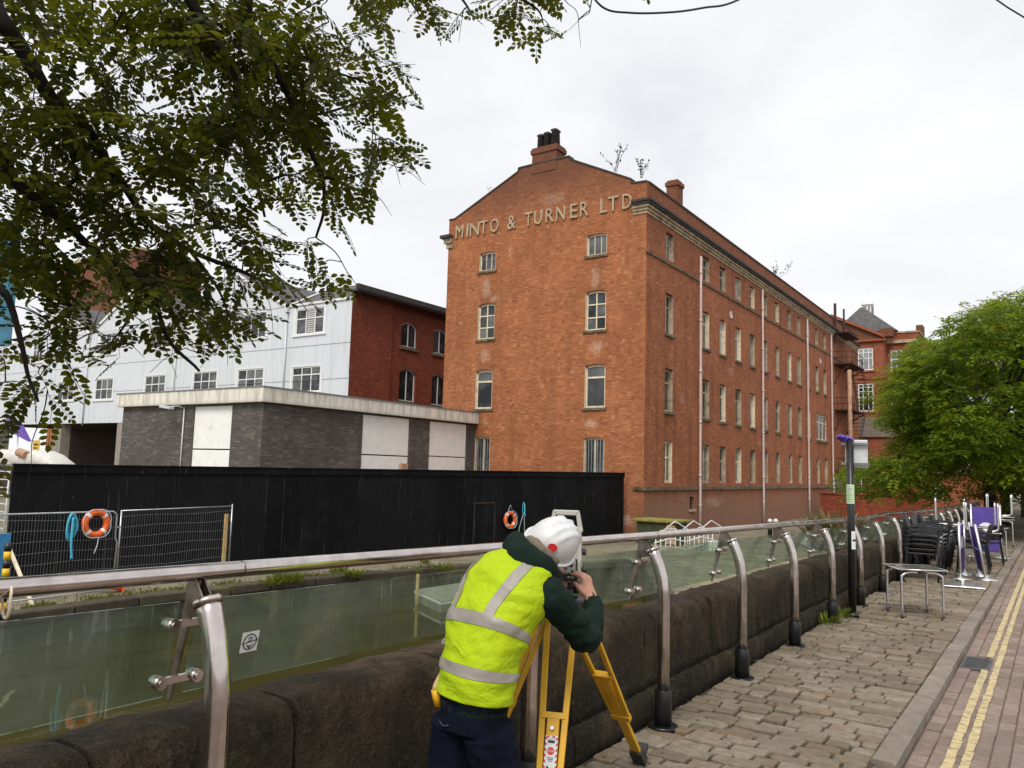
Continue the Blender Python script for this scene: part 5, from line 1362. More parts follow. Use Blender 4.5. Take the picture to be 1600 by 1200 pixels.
# overhead cables
g = MB(); g.tube(bez([at(905, -40, 7.5), at(940, 10, 7.5), at(985, 20, 7.6), at(1050, 19, 7.8), at(1100, 12, 8), at(1153, 0, 8.2), at(1260, -60, 8.8)], 8), .011, 6); o = g.build('overhead_cable', MT['black_paint'], None, at(985, 20, 7.6)); tag(o, 'thin dark cable sagging across the top of the sky', 'cable')
g = MB(); g.tube([at(1500, -40, 12), at(1575, 12, 12), at(1680, 75, 12)], .012, 6); o = g.build('overhead_cable', MT['black_paint'], None, at(1575, 12, 12)); tag(o, 'straight dark wire crossing the upper right corner', 'cable')
# ---------------------------------------------------------------- trees and plants
def leaf_template(n_pairs, L, ll, lw, fold=.25, hexa=True, seed=0):
    """pinnate leaf along +X, leaflets in pairs; returns verts, faces"""
    r_ = random.Random(seed); vs, fs = [], []
    def leaflet(base, d, ln, wd):
        d = d.normalized(); sd_ = Vector((0, 0, 1)).cross(d).normalized(); up = Vector((0, 0, 1)); tl = r_.uniform(-.25, .25)
        sd_ = (sd_*math.cos(tl)+up*math.sin(tl)); b = len(vs)
        if hexa:
            for u, w in ((.06, 0), (.3, .42), (.68, .5), (1., .08), (.68, -.5), (.3, -.42)): vs.append(base+d*ln*u+sd_*wd*w+up*(-fold*wd*(1-abs(w)*2)*.35-.12*ln*u*u))
            fs.append(tuple(b+i for i in range(6)))
        else:
            for u, w in ((0, 0), (.5, .5), (1, 0), (.5, -.5)): vs.append(base+d*ln*u+sd_*wd*w+up*(-.1*ln*u*u))
            fs.append((b, b+1, b+2, b+3))
    for i in range(n_pairs):
        tt = .16+.78*i/(n_pairs-1); x = tt*L; z = -.10*L*tt*tt; sc = .75+.4*math.sin(math.pi*min(1, tt*1.05))
        for s_ in (-1, 1): leaflet(Vector((x, s_*.003, z)), Vector((.32+r_.uniform(-.1, .1), s_, r_.uniform(-.2, .1))), ll*sc*r_.uniform(.85, 1.1), lw*sc)
    leaflet(Vector((L*.97, 0, -.1*L)), Vector((1, 0, -.1)), ll, lw)
    if hexa:
        b = len(vs)
        for x, z in ((0, 0), (L*.5, -.025*L), (L, -.1*L)):
            for q in range(3): an = 2*math.pi*q/3; vs.append(Vector((x, .0016*math.cos(an), z+.0016*math.sin(an))))
        for i in range(2):
            for q in range(3): fs.append((b+i*3+q, b+i*3+(q+1) % 3, b+i*3+3+(q+1) % 3, b+i*3+3+q))
    return vs, fs
def scatter_mesh(name, tmpl, mats_list, mat):
    """many transformed copies of one template as one mesh"""
    V = np.array([v[:] for v in tmpl[0]]); M = np.array([np.array(m_) for m_ in mats_list])
    Vh = np.concatenate([V, np.ones((len(V), 1))], 1)
    allv = np.einsum('mij,vj->mvi', M, Vh)[:, :, :3].reshape(-1, 3)
    lens = np.array([len(f) for f in tmpl[1]]); flat = np.concatenate([np.array(f) for f in tmpl[1]])
    nm, nv = len(M), len(V)
    idx = (flat[None, :]+(np.arange(nm)*nv)[:, None]).ravel()
    tot = np.tile(lens, nm); st = np.concatenate([[0], np.cumsum(tot)[:-1]])
    me = bpy.data.meshes.new(name)
    me.vertices.add(len(allv)); me.vertices.foreach_set('co', allv.astype(np.float32).ravel())
    me.loops.add(len(idx)); me.loops.foreach_set('vertex_index', idx.astype(np.int32))
    me.polygons.add(len(tot)); me.polygons.foreach_set('loop_start', st.astype(np.int32)); me.polygons.foreach_set('loop_total', tot.astype(np.int32))
    me.materials.append(mat); me.update(calc_edges=True); me.validate()
    return me
def frame(p, d, up, s=1.):
    d = Vector(d).normalized(); up = Vector(up); y = up.cross(d)
    if y.length < 1e-4: y = d.orthogonal()
    y.normalize(); z = d.cross(y)
    return Matrix(((d.x*s, y.x*s, z.x*s, p[0]), (d.y*s, y.y*s, z.y*s, p[1]), (d.z*s, y.z*s, z.z*s, p[2]), (0, 0, 0, 1)))
def inpoly(x, y, P):
    c = False; j = len(P)-1
    for i in range(len(P)):
        if (P[i][1] > y) != (P[j][1] > y) and x < (P[j][0]-P[i][0])*(y-P[i][1])/(P[j][1]-P[i][1])+P[i][0]: c = not c
        j = i
    return c

# ---- the locust tree overhanging from the left
rt_ = random.Random(42)
LT = thing('locust_tree', (-2.05, -1.4, 0), 'dark feathery leaved tree overhanging the canal from the left', 'tree')
crotch = Vector((-2.1, -1.2, 2.7))
LIMBS = [
    [(-60, -60, 4.0), (0, 27, 4.1), (23, 60, 4.15), (80, 150, 4.3), (133, 200, 4.4), (167, 253, 4.5), (200, 300, 4.6), (233, 350, 4.7), (300, 395, 4.8), (380, 425, 4.9), (440, 455, 5.)],
    [(260, -120, 4.2), (297, 0, 4.4), (333, 57, 4.5), (367, 122, 4.6), (374, 170, 4.7), (386, 235, 4.8), (402, 290, 4.9), (412, 340, 5.)],
    [(370, -140, 4.4), (382, 0, 4.7), (385, 35, 4.75), (410, 75, 4.8), (443, 133, 4.9), (460, 177, 5.), (487, 240, 5.1), (503, 277, 5.2), (507, 327, 5.3), (495, 370, 5.3)],
    [(-80, 170, 4.0), (0, 243, 4.1), (20, 280, 4.15), (57, 310, 4.2), (100, 353, 4.3), (160, 400, 4.4), (228, 440, 4.5), (270, 537, 4.6), (311, 580, 4.7)],
    [(-90, 390, 3.7), (0, 450, 3.8), (20, 482, 3.85), (35, 541, 3.9), (43, 590, 3.95), (60, 630, 4.)],
    [(560, -220, 5.2), (640, -60, 5.6), (720, -25, 5.8), (800, -10, 6.0), (870, -12, 6.2)]]
SUB = [
    [(80, 150, 4.3), (100, 195, 4.3), (110, 240, 4.35), (123, 276, 4.4), (140, 295, 4.45), (185, 303, 4.5)], [(123, 276, 4.4), (98, 300, 4.4), (97, 335, 4.45)],
    [(80, 150, 4.3), (60, 190, 4.25), (40, 240, 4.2)], [(410, 77, 4.8), (390, 120, 4.75), (372, 155, 4.7)], [(410, 77, 4.8), (453, 80, 4.9), (517, 110, 5.), (567, 127, 5.1), (627, 155, 5.2)],
    [(374, 165, 4.7), (355, 195, 4.7), (352, 240, 4.75), (347, 280, 4.8)], [(503, 277, 5.2), (540, 279, 5.2), (573, 268, 5.25)], [(460, 177, 5.), (500, 178, 5.), (556, 162, 5.05), (600, 150, 5.1)],
    [(233, 350, 4.7), (270, 365, 4.7), (320, 360, 4.75)], [(228, 440, 4.5), (200, 500, 4.5), (170, 540, 4.5)], [(402, 290, 4.9), (440, 275, 4.95), (465, 272, 5.)], [(300, 395, 4.8), (340, 450, 4.8), (360, 500, 4.85)],
    [(600, -60, 5.5), (640, 0, 5.6), (660, 30, 5.6)], [(800, -10, 6.0), (840, 15, 6.0), (850, 40, 6.)], [(700, -30, 5.8), (730, 10, 5.8), (740, 30, 5.8)], [(200, -150, 4.3), (205, -40, 4.3), (190, 20, 4.3), (165, 65, 4.35)]]
g = MB(); g.tube(bez([(-2.05, -1.4, -.1), (-2.06, -1.38, .6), (-2.02, -1.32, 1.6), crotch]), [.21, .19, .175, .165]+[.16]*8+[.15]*9+[.14]*4, 12); g.build('trunk', MT['bark'], LT)
SAMP = []
for li, L in enumerate(LIMBS):
    pts = [at(*p) for p in L]; c0 = pts[0]
    mid = crotch.lerp(c0, .5)+Vector((0, 0, .35))
    P = bez([crotch, mid]+pts, 5); n_ = len(P)
    r0, r1 = (.062, .008) if li in (0, 1, 2, 3) else (.04, .006)
    if li == 0: r0 = .078
    rs = [r0+(r1-r0)*(i/(n_-1))**.62 for i in range(n_)]
    P = [p+Vector((nz(p, 3., li), nz(p, 3., li+9), nz(p, 3., li+17)))*.02 for p in P]
    g = MB(); g.tube(P, rs, 9); g.build('limb', MT['bark'], LT); SAMP += P[6:]
for li, L in enumerate(SUB):
    P = bez([at(*p) for p in L], 5); n_ = len(P)
    g = MB(); g.tube(P, [.013+(.003-.013)*i/(n_-1) for i in range(n_)], 7); g.build('branch', MT['bark'], LT); SAMP += P
kd = kdtree.KDTree(len(SAMP))
for i, p in enumerate(SAMP): kd.insert(p, i)
kd.balance()
POLY = [(-300, -260), (645, -260), (628, 0), (606, 50), (650, 110), (662, 160), (688, 213), (640, 285), (592, 262), (585, 350), (566, 440), (500, 470), (440, 462), (415, 512), (335, 555), (200, 545), (128, 632), (60, 690), (-30, 720), (-300, 720)]
POLY2 = [(600, -260), (1000, -260), (950, 18), (900, 35), (832, 72), (800, 45), (735, 48), (678, 60), (655, 20), (615, 15)]
HOLES = [(262, 140, 38, 48, .95), (528, 165, 40, 22, .95), (610, 180, 40, 16, .8), (90, 500, 55, 45, .9), (140, 470, 40, 30, .6), (190, 600, 60, 40, .9), (545, 245, 30, 22, .7), (450, 215, 25, 30, .5), (250, 260, 25, 22, .5), (440, 300, 30, 35, .6), (330, 85, 20, 40, .5), (640, 60, 30, 40, .9), (510, 330, 22, 30, .5), (60, 130, 20, 40, .4), (285, 480, 40, 25, .35), (20, 200, 22, 60, .4), (395, 395, 30, 40, .4), (470, 420, 50, 35, .4)]
def dens(x, y):
    v = 1.
    for hx, hy, sx, sy, k_ in HOLES: v *= 1-k_*math.exp(-(((x-hx)/sx)**2+((y-hy)/sy)**2))
    if x > 430: v *= .8
    if y > 400: v *= .62
    n2 = noise.noise(Vector((x/48, y/48, 1.7)))+.6*noise.noise(Vector((x/20, y/20, 5.)))
    v *= max(.0, min(1., .56+1.4*n2))
    return v
TM = leaf_template(6, .215, .049, .029, seed=1)
TM2 = leaf_template(7, .225, .046, .027, seed=2)
leaves = []; tw = MB(); n_tw = 0; tries = 0; cand = []
while n_tw < 400 and tries < 20000:
    tries += 1
    if rt_.random() < .93: x, y = rt_.uniform(-230, 690), rt_.uniform(-190, 700)
    else: x, y = rt_.uniform(640, 960), rt_.uniform(-150, 60)
    if not (inpoly(x, y, POLY) or inpoly(x, y, POLY2)): continue
    off = x < -20 or y < -20
    if rt_.random() > dens(x, y)*(.55 if off else 1): continue
    base, i_, dd = kd.find(at(x, y, 4.6))
    w = (base-CAM).dot(FW)+rt_.gauss(.15, .36)
    if x > 640: w = rt_.uniform(5.5, 6.2)
    w = max(3.2, w); p0 = at(x, y, w)
    base, i_, dd = kd.find(p0)
    if dd > 1.1: continue
    n_tw += 1; cand.append((dd, x, y, p0, off))
cand.sort(key=lambda c_: c_[0])
nodes = list(SAMP); tree = kd; fresh = []
for ci, (dd, x, y, p0, off) in enumerate(cand):
    base, i_, dd = tree.find(p0)
    for q in fresh:
        if (q-p0).length < dd: base, dd = q, (q-p0).length
    out = (p0-base); out = out.normalized() if out.length > .02 else Vector((1, 0, 0))
    d = (out*.75+Vector((rt_.gauss(.1, .4), rt_.gauss(.2, .4), rt_.gauss(-.35, .25)))).normalized()
    Lt = rt_.uniform(.16, .34); tip = p0+d*Lt; jj = Vector((rt_.gauss(0, 1), rt_.gauss(0, 1), rt_.gauss(0, 1)))*dd*.12
    path = bez([base, base.lerp(p0, .5)+jj+Vector((0, 0, .08*dd)), p0, p0.lerp(tip, .5)+jj*.3, tip-Vector((0, 0, .03))], 4)
    tw.tube(path, [.0048+(.0014-.0048)*i/(len(path)-1) for i in range(len(path))], 4, cap=False)
    fresh += path[2:-3]
    if len(fresh) > 400:
        nodes += fresh; fresh = []; tree = kdtree.KDTree(len(nodes))
        for i, q in enumerate(nodes): tree.insert(q, i)
        tree.balance()
    nl = rt_.randint(4, 6)
    # leaves along the outer part of the twig
    for k_ in range(nl):
        tt = (k_+.5)/nl; q = path[min(len(path)-1, int(len(path)*(.45+.55*tt)))]; sd_ = d.cross(Vector((0, 0, 1))).normalized()*(1 if k_ % 2 else -1)
        ld = (d*.55+sd_*rt_.uniform(.5, .9)+Vector((rt_.gauss(0, .25), rt_.gauss(0, .25), rt_.gauss(-.28, .25)))).normalized()
        e = proj(q+ld*.16)
        if not off and not (inpoly(e[0], e[1], POLY) or inpoly(e[0], e[1], POLY2)): continue
        up = Vector((rt_.gauss(0, .4), rt_.gauss(0, .4), 1)).normalized()
        leaves.append(frame(q, ld, up, rt_.uniform(.7, 1.4)))
o = tw.build('twigs', MT['bark_twig'], LT, fix=False); tag(o, kind='stuff')
lk = []
for i, M in enumerate(leaves):
    pr = proj(M.translation); lk.append((0 if (0 < pr[0] < 1600 and 0 < pr[1] < 1200) else 1, pr[2], i))
lk.sort()
off_ = WORLD[LT.name]
def tmesh(name, T, mat):
    me = bpy.data.meshes.new(name); me.from_pydata([v[:] for v in T[0]], [], T[1]); me.materials.append(mat); return me
lm = [tmesh('leaf', TM, MT['leaf_robinia']), tmesh('leaf', TM2, MT['leaf_robinia'])]
for n_, (_, _, i) in enumerate(lk[:300]):
    o = link('leaf', lm[i % 2], LT); o.matrix_local = Matrix.Translation(-off_) @ leaves[i]
rest = [np.array(Matrix.Translation(-off_) @ leaves[i]) for _, _, i in lk[300:]]
o = link('foliage', scatter_mesh('foliage', TM, rest, MT['leaf_robinia']), LT); tag(o, kind='stuff')

# ---- street trees along the pavement
TS = leaf_template(4, .30, .135, .060, hexa=False, seed=4)
def street_tree(x, y, h, rx, ry, zlo, n_pads, per, seed, label, cx=0., leafs=1., extra=(), lim=None):
    r_ = random.Random(seed); t_ = thing('street_tree', (x, y, 0), label, 'tree', 'street trees on the pavement')
    base = Vector((x, y, 0)); fork = base+Vector((.05, .1, 2.3))
    P = bez([base-Vector((0, 0, .1)), base+Vector((.02, 0, .8)), base+Vector((-.03, .05, 1.6)), fork], 5); n_ = len(P)
    MB().tube(P, [.2-.05*i/(n_-1)+(.05 if i == 0 else 0) for i in range(n_)], 10).build('trunk', MT['bark'], t_)
    pads = []
    c = base+Vector((cx, 0, (zlo+h)/2)); rz_ = (h-zlo)/2
    while len(pads) < n_pads:
        an, ph = r_.uniform(0, 2*math.pi), math.asin(r_.uniform(-1, 1)); rr = r_.uniform(.55, 1.)**.6
        bulge = 1+.18*noise.noise(Vector((math.cos(an)*1.6+seed, math.sin(an)*1.6, math.sin(ph)*2)))
        p = c+Vector((math.cos(an)*math.cos(ph)*rx, math.sin(an)*math.cos(ph)*ry, math.sin(ph)*rz_))*rr*bulge
        if lim:
            e_ = proj(p+Vector((-.45, 0, .25)))
            if not inpoly(e_[0], e_[1], lim): continue
        pads.append(p)
    pads += [Vector(e_) for e_ in extra]
    br = MB(); tips = []
    for k_ in range(9):
        an = 2*math.pi*k_/9+r_.uniform(-.3, .3); el = r_.uniform(.2, 1.2)
        tip = c+Vector((math.cos(an)*math.cos(el)*rx*.75, math.sin(an)*math.cos(el)*ry*.75, math.sin(el)*rz_*.8))
        P = bez([fork, fork.lerp(tip, .4)+Vector((0, 0, .4)), fork.lerp(tip, .75)+Vector((r_.uniform(-.2, .2), r_.uniform(-.2, .2), .25)), tip], 5); n_ = len(P)
        MB().tube(P, [.09+(.015-.09)*(i/(n_-1))**.7 for i in range(n_)], 7).build('limb', MT['bark'], t_); tips += P[4:]
    kk = kdtree.KDTree(len(tips))
    for i, p in enumerate(tips): kk.insert(p, i)
    kk.balance(); Ms = []
    for p in pads:
        b0, _, _ = kk.find(p)
        br.tube(bez([b0, b0.lerp(p, .5)+Vector((0, 0, .12)), p], 3), [.022, .02, .018, .014, .011, .008, .006], 5, cap=False)
        out = Vector((p.x-c.x, p.y-c.y, 0)); out = out.normalized() if out.length > .1 else Vector((1, 0, 0))
        R_ = r_.uniform(.5, .95); m_ = int(per*R_*R_/.55)
        for _ in range(m_):
            a2 = r_.uniform(0, 2*math.pi); q = R_*math.sqrt(r_.random())
            v = Vector((math.cos(a2)*q, math.sin(a2)*q, 0))
            dz = .16*R_-.42*q*q/R_+r_.gauss(0, .15)
            pos = p+v+Vector((0, 0, dz))+out*.12
            d = v*.8+out*.55+Vector((r_.gauss(0, .35), r_.gauss(0, .35), r_.gauss(-.22, .3)))
            Ms.append(np.array(Matrix.Translation(-base) @ frame(pos, d, (r_.gauss(0, .3), r_.gauss(0, .3), 1), r_.uniform(.7, 1.2)*leafs)))
    o = br.build('twigs', MT['bark'], t_, fix=False); tag(o, kind='stuff')
    o = link('crown', scatter_mesh('crown', TS, Ms, MT['leaf_street']), t_); tag(o, kind='stuff')
    return t_
CROWN = [(1335, 860), (1335, 750), (1368, 640), (1395, 565), (1440, 515), (1500, 470), (1570, 448), (1640, 440), (2600, 300), (2600, 900)]
street_tree(-1.75, 28.65, 8.0, 3.9, 4.0, 1.3, 185, 84, 3, 'nearest green street tree spreading over the railing', cx=.45, lim=CROWN, extra=[(rx_, ry_, rz_) for rx_, ry_, rz_ in ((-4.9, 27.2, 1.7), (-4.4, 26.6, 1.35), (-3.9, 27.6, 1.5), (-4.7, 28.2, 2.3), (-5.1, 28.6, 2.0), (-3.4, 26.4, 1.7), (-3.0, 27., 1.35), (-4.2, 28.8, 1.9), (-2.9, 25.8, 2.2), (-4.0, 26., 2.1), (-3.2, 28., 2.2))])
street_tree(-1.7, 36.5, 8.8, 3.8, 4.2, 2.0, 125, 56, 8, 'second green street tree just behind the nearest one', cx=.9, lim=CROWN, leafs=1.25)
street_tree(-1.4, 47., 9.6, 5.2, 5.2, 2.0, 80, 36, 12, 'farthest green street tree down the pavement', leafs=1.6)
street_tree(5.2, 44., 9.0, 4.6, 5.2, 2.0, 60, 36, 13, 'green street tree on the far side of the road', leafs=1.6)

# ---- roof weeds
def twiggy(name, base, h, spread, n_, nleaf, seed, label, cat, mat, group=None, ls=.09, stems=True):
    r_ = random.Random(seed); t_ = thing(name, base, label, cat, group); base = Vector(base); Ms = []; g = MB()
    for i in range(n_):
        tip = base+Vector((r_.gauss(0, spread), r_.gauss(0, spread), h*r_.uniform(.6, 1.)))
        P = bez([base+Vector((r_.gauss(0, spread*.15), r_.gauss(0, spread*.15), 0)), base.lerp(tip, .5)+Vector((r_.gauss(0, spread*.2), r_.gauss(0, spread*.2), 0)), tip], 4)
        g.tube(P, [.012*h**.5*(1-.75*k_/(len(P)-1)) for k_ in range(len(P))], 5, cap=False)
        for _ in range(nleaf):
            q = P[r_.randint(len(P)//3, len(P)-1)]; d = Vector((r_.gauss(0, 1), r_.gauss(0, 1), r_.gauss(.2, .5)))
            Ms.append(np.array(Matrix.Translation(-base) @ frame(q, d, (0, 0, 1), ls*r_.uniform(.6, 1.3))))
    o = g.build('stems', MT['bark_twig'], t_, fix=False); tag(o, kind='stuff')
    vs = [Vector(v) for v in ((0, 0, 0), (.35, .2, .02), (.75, .17, -.02), (1, 0, -.12), (.75, -.17, -.02), (.35, -.2, .02))]
    o = link('leaves', scatter_mesh('leaves', (vs, [(0, 1, 2, 3, 4, 5)]), Ms, mat), t_); tag(o, kind='stuff')
for px, py, pt, wd, sd0, lb in ((962, 268, 220, .35, 1, 'tallest wispy shrub growing behind the gable coping'), (1002, 278, 245, .22, 2, 'short wispy shrub growing near the gable shoulder'), (765, 301, 288, .1, 3, 'tiny sprig on the left gable slope')):
    p = onY(px, py, YB+.5); zt = onY(px, pt, YB+.5).z
    twiggy('roof_shrub', (p.x, YB+.5, p.z), zt-p.z, wd, 5 if sd0 < 3 else 2, 14 if sd0 < 3 else 3, sd0, lb, 'shrub', MT['bark_twig'], 'shrubs on the warehouse roof', .16)
p = onX(1213, 432, XB-.3); twiggy('roof_shrub', (p.x, p.y, 16.9), 1.3, .5, 6, 10, 4, 'wispy shrub growing on the long parapet', 'shrub', MT['bark_twig'], 'shrubs on the warehouse roof', .22)
# ---- weeds on the bank
def clump(name, c, n_, h, rad, mat, seed, label, cat, group=None):
    r_ = random.Random(seed); t_ = thing(name, c, label, cat, group); Ms = []
    for _ in range(n_):
        a2, q = r_.uniform(0, 6.3), rad*math.sqrt(r_.random()); d = Vector((math.cos(a2)*.5+r_.gauss(0, .25), math.sin(a2)*.5+r_.gauss(0, .25), r_.uniform(.4, 1.3)))
        Ms.append(np.array(frame((math.cos(a2)*q, math.sin(a2)*q, r_.uniform(0, h*.3)), d, (0, 0, 1), h*r_.uniform(.4, 1.))))
    vs = [Vector(v) for v in ((0, .04, 0), (.5, .1, .03), (1, 0, -.1), (.5, -.1, .03), (0, -.04, 0))]
    o = link('leaves', scatter_mesh('leaves', (vs, [(0, 1, 2, 3, 4)]), Ms, mat), t_); tag(o, kind='stuff')
for i, (px, py, n_, h, rad, lb) in enumerate(((448, 908, 240, .3, .5, 'widest leafy weed clump on the canal edge'), (425, 912, 120, .2, .35, 'low leafy weed left of the widest clump'), (530, 893, 110, .22, .3, 'leafy weed clump halfway along the canal edge'), (553, 902, 120, .3, .22, 'tall leafy weed sprouting from the canal wall'), (690, 888, 110, .22, .5, 'low weed strip beside the surveyor'), (664, 880, 50, .25, .15, 'small weed at the hoarding foot'), (340, 921, 90, .14, .5, 'flat moss like weed near the first railing post'), (860, 881, 60, .2, .3, 'small weed beyond the instrument'))):
    p = onZ(px, py, ZB+.03); clump('weed', (p.x, p.y, ZB), n_, h, rad, MT['leaf_weed'], 20+i, lb, 'weed', 'weeds on the canal edge')
clump('weed', STAKE, 40, .22, .05, MT['leaf_weed'], 40, 'little yellow green plant on the stake top', 'weed')
p = onY(1305, 826, 40); clump('dry_weeds', (p.x, 40, ZB), 420, 1.7, 1.0, MT['leaf_dry'], 44, 'tall straw coloured weeds at the foot of the warehouse', 'weeds')
p = onY(1330, 826, 36); clump('dry_weeds', (p.x, 36, ZB), 260, 1.2, .8, MT['leaf_dry'], 45, 'lower straw coloured weeds right beside the sign post', 'weeds')
# moss and short grass along the far edge; leaf litter by the parapet
r_ = random.Random(77); Ms = []
for _ in range(5200):
    i = r_.choice([1, 1, 2, 2, 3, 3, 4, 5]); a, b = Vector((*EDGE[i], 0)), Vector((*EDGE[i+1], 0)); q = a.lerp(b, r_.random()); d = (b-a).normalized(); nrm = Vector((-d.y, d.x, 0))
    dist = .4+abs(r_.gauss(0, .35))
    q = q+nrm*dist
    if noise.noise(q*1.3) < -.02 and r_.random() < .85: continue
    Ms.append(np.array(frame((q.x, q.y, ZB), (r_.gauss(0, .4), r_.gauss(0, .4), 1), (1, 0, 0), r_.uniform(.03, .1))))
vs = [Vector(v) for v in ((0, .12, 0), (.6, .08, .1), (1, 0, .3), (0, -.12, 0))]
o = link('grass', scatter_mesh('grass', (vs, [(0, 1, 2, 3)]), Ms, MT['leaf_weed'])); tag(o, 'short yellow green moss and grass along the canal edge', kind='stuff')
Ms = []
for _ in range(420):
    x = -2.26+abs(r_.gauss(0, .16)) if r_.random() < .7 else r_.uniform(-2.2, -.9); y = r_.uniform(3.5, 16)
    Ms.append(np.array(frame((x, y, .008+r_.random()*.006), (r_.gauss(0, 1), r_.gauss(0, 1), r_.gauss(0, .15)), (0, 0, 1), r_.uniform(.015, .034))))
vs = [Vector(v) for v in ((0, 0, 0), (.3, .25, .05), (.8, .2, .03), (1, 0, 0), (.8, -.2, .05), (.3, -.25, .02))]
o = link('leaf_litter', scatter_mesh('leaf_litter', (vs, [(0, 1, 2, 3, 4, 5)]), Ms, MT['leaf_dry'])); tag(o, 'fallen dry leaflets scattered on the setts', kind='stuff')
for i, (x, y) in enumerate(((-2.2, 9.55), (-2.22, 10.1))): clump('weed', (x, y, 0), 90, .14, .16, MT['leaf_weed'], 60+i, 'small green weed on the setts %s the sign post' % ('just before' if i == 0 else 'right behind'), 'weed', 'weeds at the parapet foot')
# ---------------------------------------------------------------- surveyor, tripod and instrument
simple('hoodie', (.008, .018, .0135), .95, spec=.15, var=.35, vs=9, bmp=.5, bs=45)
simple('jeans', (.0045, .0065, .016), .9, spec=.12, var=.5, vs=6, bmp=.5, bs=160)
simple('skin', (.50, .25, .17), .5, var=.12, vs=14)
simple('shoe', (.02, .018, .016), .6)
simple('hair', (.05, .03, .018), .7, var=.3, vs=30)
simple('fleece', (.16, .13, .095), .95, var=.3, vs=30, bmp=.6, bs=60)
simple('helmet_shell', (.66, .66, .655), .32, var=.03, vs=6, dirt=((.5, .48, .45), 9., .68))
m, t = material('hi_vis')
v = opos(t)
cr = noi(t, scl(t, v, (7., 7., 11.)), 1., 3, .5, 1.2)
crease = mth(t, 'POWER', mth(t, 'ABSOLUTE', mth(t, 'SUBTRACT', cr, .5)), .6)
cr2 = noi(t, scl(t, v, (16., 16., 34.)), 1., 3, .5, .8)
crease2 = mth(t, 'POWER', mth(t, 'ABSOLUTE', mth(t, 'SUBTRACT', cr2, .5)), .7)
hh = mth(t, 'ADD', mth(t, 'MULTIPLY', crease, 1.), mth(t, 'MULTIPLY', crease2, .35))
c = ramp(t, noi(t, v, 5., 4), [(.3, (.36, .50, .006)), (.7, (.46, .61, .008))])
c = mixc(t, ramp(t, noi(t, v, 11., 5, .7), [(.6, 0.), (.75, .35)]), c, (.30, .34, .03))
finish(t, prin(t, col=c, rough=.7, spec=.25, normal=bump(t, hh, .4, .02)))
simple('band_grey', (.30, .27, .24), .45, var=.12, vs=9, bmp=.35, bs=10)
simple('tripod_yellow', (.74, .40, .012), .42, var=.1, vs=8, dirt=((.32, .17, .02), 11., .66))
simple('instrument_grey', (.44, .43, .38), .5, var=.06)
simple('instrument_dark', (.03, .03, .032), .45)
simple('screen', (.02, .025, .03), .15)
simple('key', (.6, .6, .57), .5)
simple('denim_thread', (.06, .07, .1), .8)

X_, Y_, Z_ = Vector((1, 0, 0)), Vector((0, 1, 0)), Vector((0, 0, 1))
spine = [at(738, 1140, 2.93), at(741, 1088, 2.95), at(749, 1032, 2.97), at(765, 972, 3.02), at(788, 926, 3.08), at(806, 895, 3.13), at(818, 873, 3.18)]
LATF = Vector((.985, -.17, 0)).normalized()
def torso_rings(extra=0., lo=0, hi=6, sub=1):
    rl_ = [.133, .126, .131, .152, .176, .166, .072]; rd_ = [.108, .102, .106, .118, .116, .094, .064]
    P = bez(spine[lo:hi+1], sub); out = []
    for i, p in enumerate(P):
        q = lo+i/sub; k_ = min(int(q), 5); f_ = q-k_
        # smooth the radii as well
        a = rl_[k_]+(rl_[k_+1]-rl_[k_])*(f_*f_*(3-2*f_)); b = rd_[k_]+(rd_[k_+1]-rd_[k_])*(f_*f_*(3-2*f_))
        tg = (P[min(i+1, len(P)-1)]-P[max(i-1, 0)]).normalized()
        lat = (LATF-tg*LATF.dot(tg)).normalized(); dep = tg.cross(lat)
        out.append((p, lat*(a+extra), dep*(b+extra)))
    return out
pieces = {}
def piece(tagname, mb_): pieces.setdefault(tagname, []).append(mb_)
g = MB(); g.loft(torso_rings(0, 1, 6, 4), 20, power=2.3); piece('hoodie', g)
g = MB(); g.loft([(c_-Z_*.035, a_*1.03, b_*1.03) for c_, a_, b_ in torso_rings(.006, 1, 2, 4)[:3]], 20, power=2.3); piece('hoodie', g)
g = MB(); g.loft(torso_rings(.002, 0, 1, 4)[:4]+[torso_rings(.002, 0, 1, 4)[4]], 20, power=2.3); piece('jeans', g)
R5 = torso_rings(0, 0, 6, 1)[5]; shR = R5[0]+R5[1].normalized()*.155-Z_*.02; shL = R5[0]-R5[1].normalized()*.155-Z_*.02
def limb(pts, rs, n=6, ring=12, flat=None):
    P = bez(pts, n); m_ = len(P)-1; g = MB(); rr = []
    for i in range(len(P)):
        q = i/n; k_ = min(int(q), len(rs)-2); f_ = q-k_; rr.append(rs[k_]+(rs[k_+1]-rs[k_])*f_)
    g.tube(P, rr, ring); return g
elR = at(918, 1000, 3.2); wrR = at(928, 940, 3.44)
piece('hoodie', limb([shR-R5[1].normalized()*.03-Z_*.045, shR-Z_*.05+Vector((.01, 0, 0)), shR.lerp(elR, .5)+Vector((.01, -.015, -.015)), elR, elR.lerp(wrR, .5)+Vector((.012, -.01, 0)), wrR], [.066, .074, .064, .056, .047, .040]))
elL = shL+Vector((-.06, .22, -.22)); wrL = at(872, 925, 3.52)
piece('hoodie', limb([shL+R5[1].normalized()*.03-Z_*.03, shL-Z_*.04, shL.lerp(elL, .5), elL, wrL], [.066, .075, .066, .058, .042]))
neck = spine[6]; HU = (RT*.52+UP*.76-FW*.38).normalized(); HF = FW*.75+RT*.48-UP*.2; HF = (HF-HU*HF.dot(HU)).normalized(); HX = HF.cross(HU)
hc = at(873, 838, 3.30)-HU*.075
piece('skin', limb([neck-Z_*.05, neck.lerp(hc, .5), hc], [.062, .06, .06], 4))
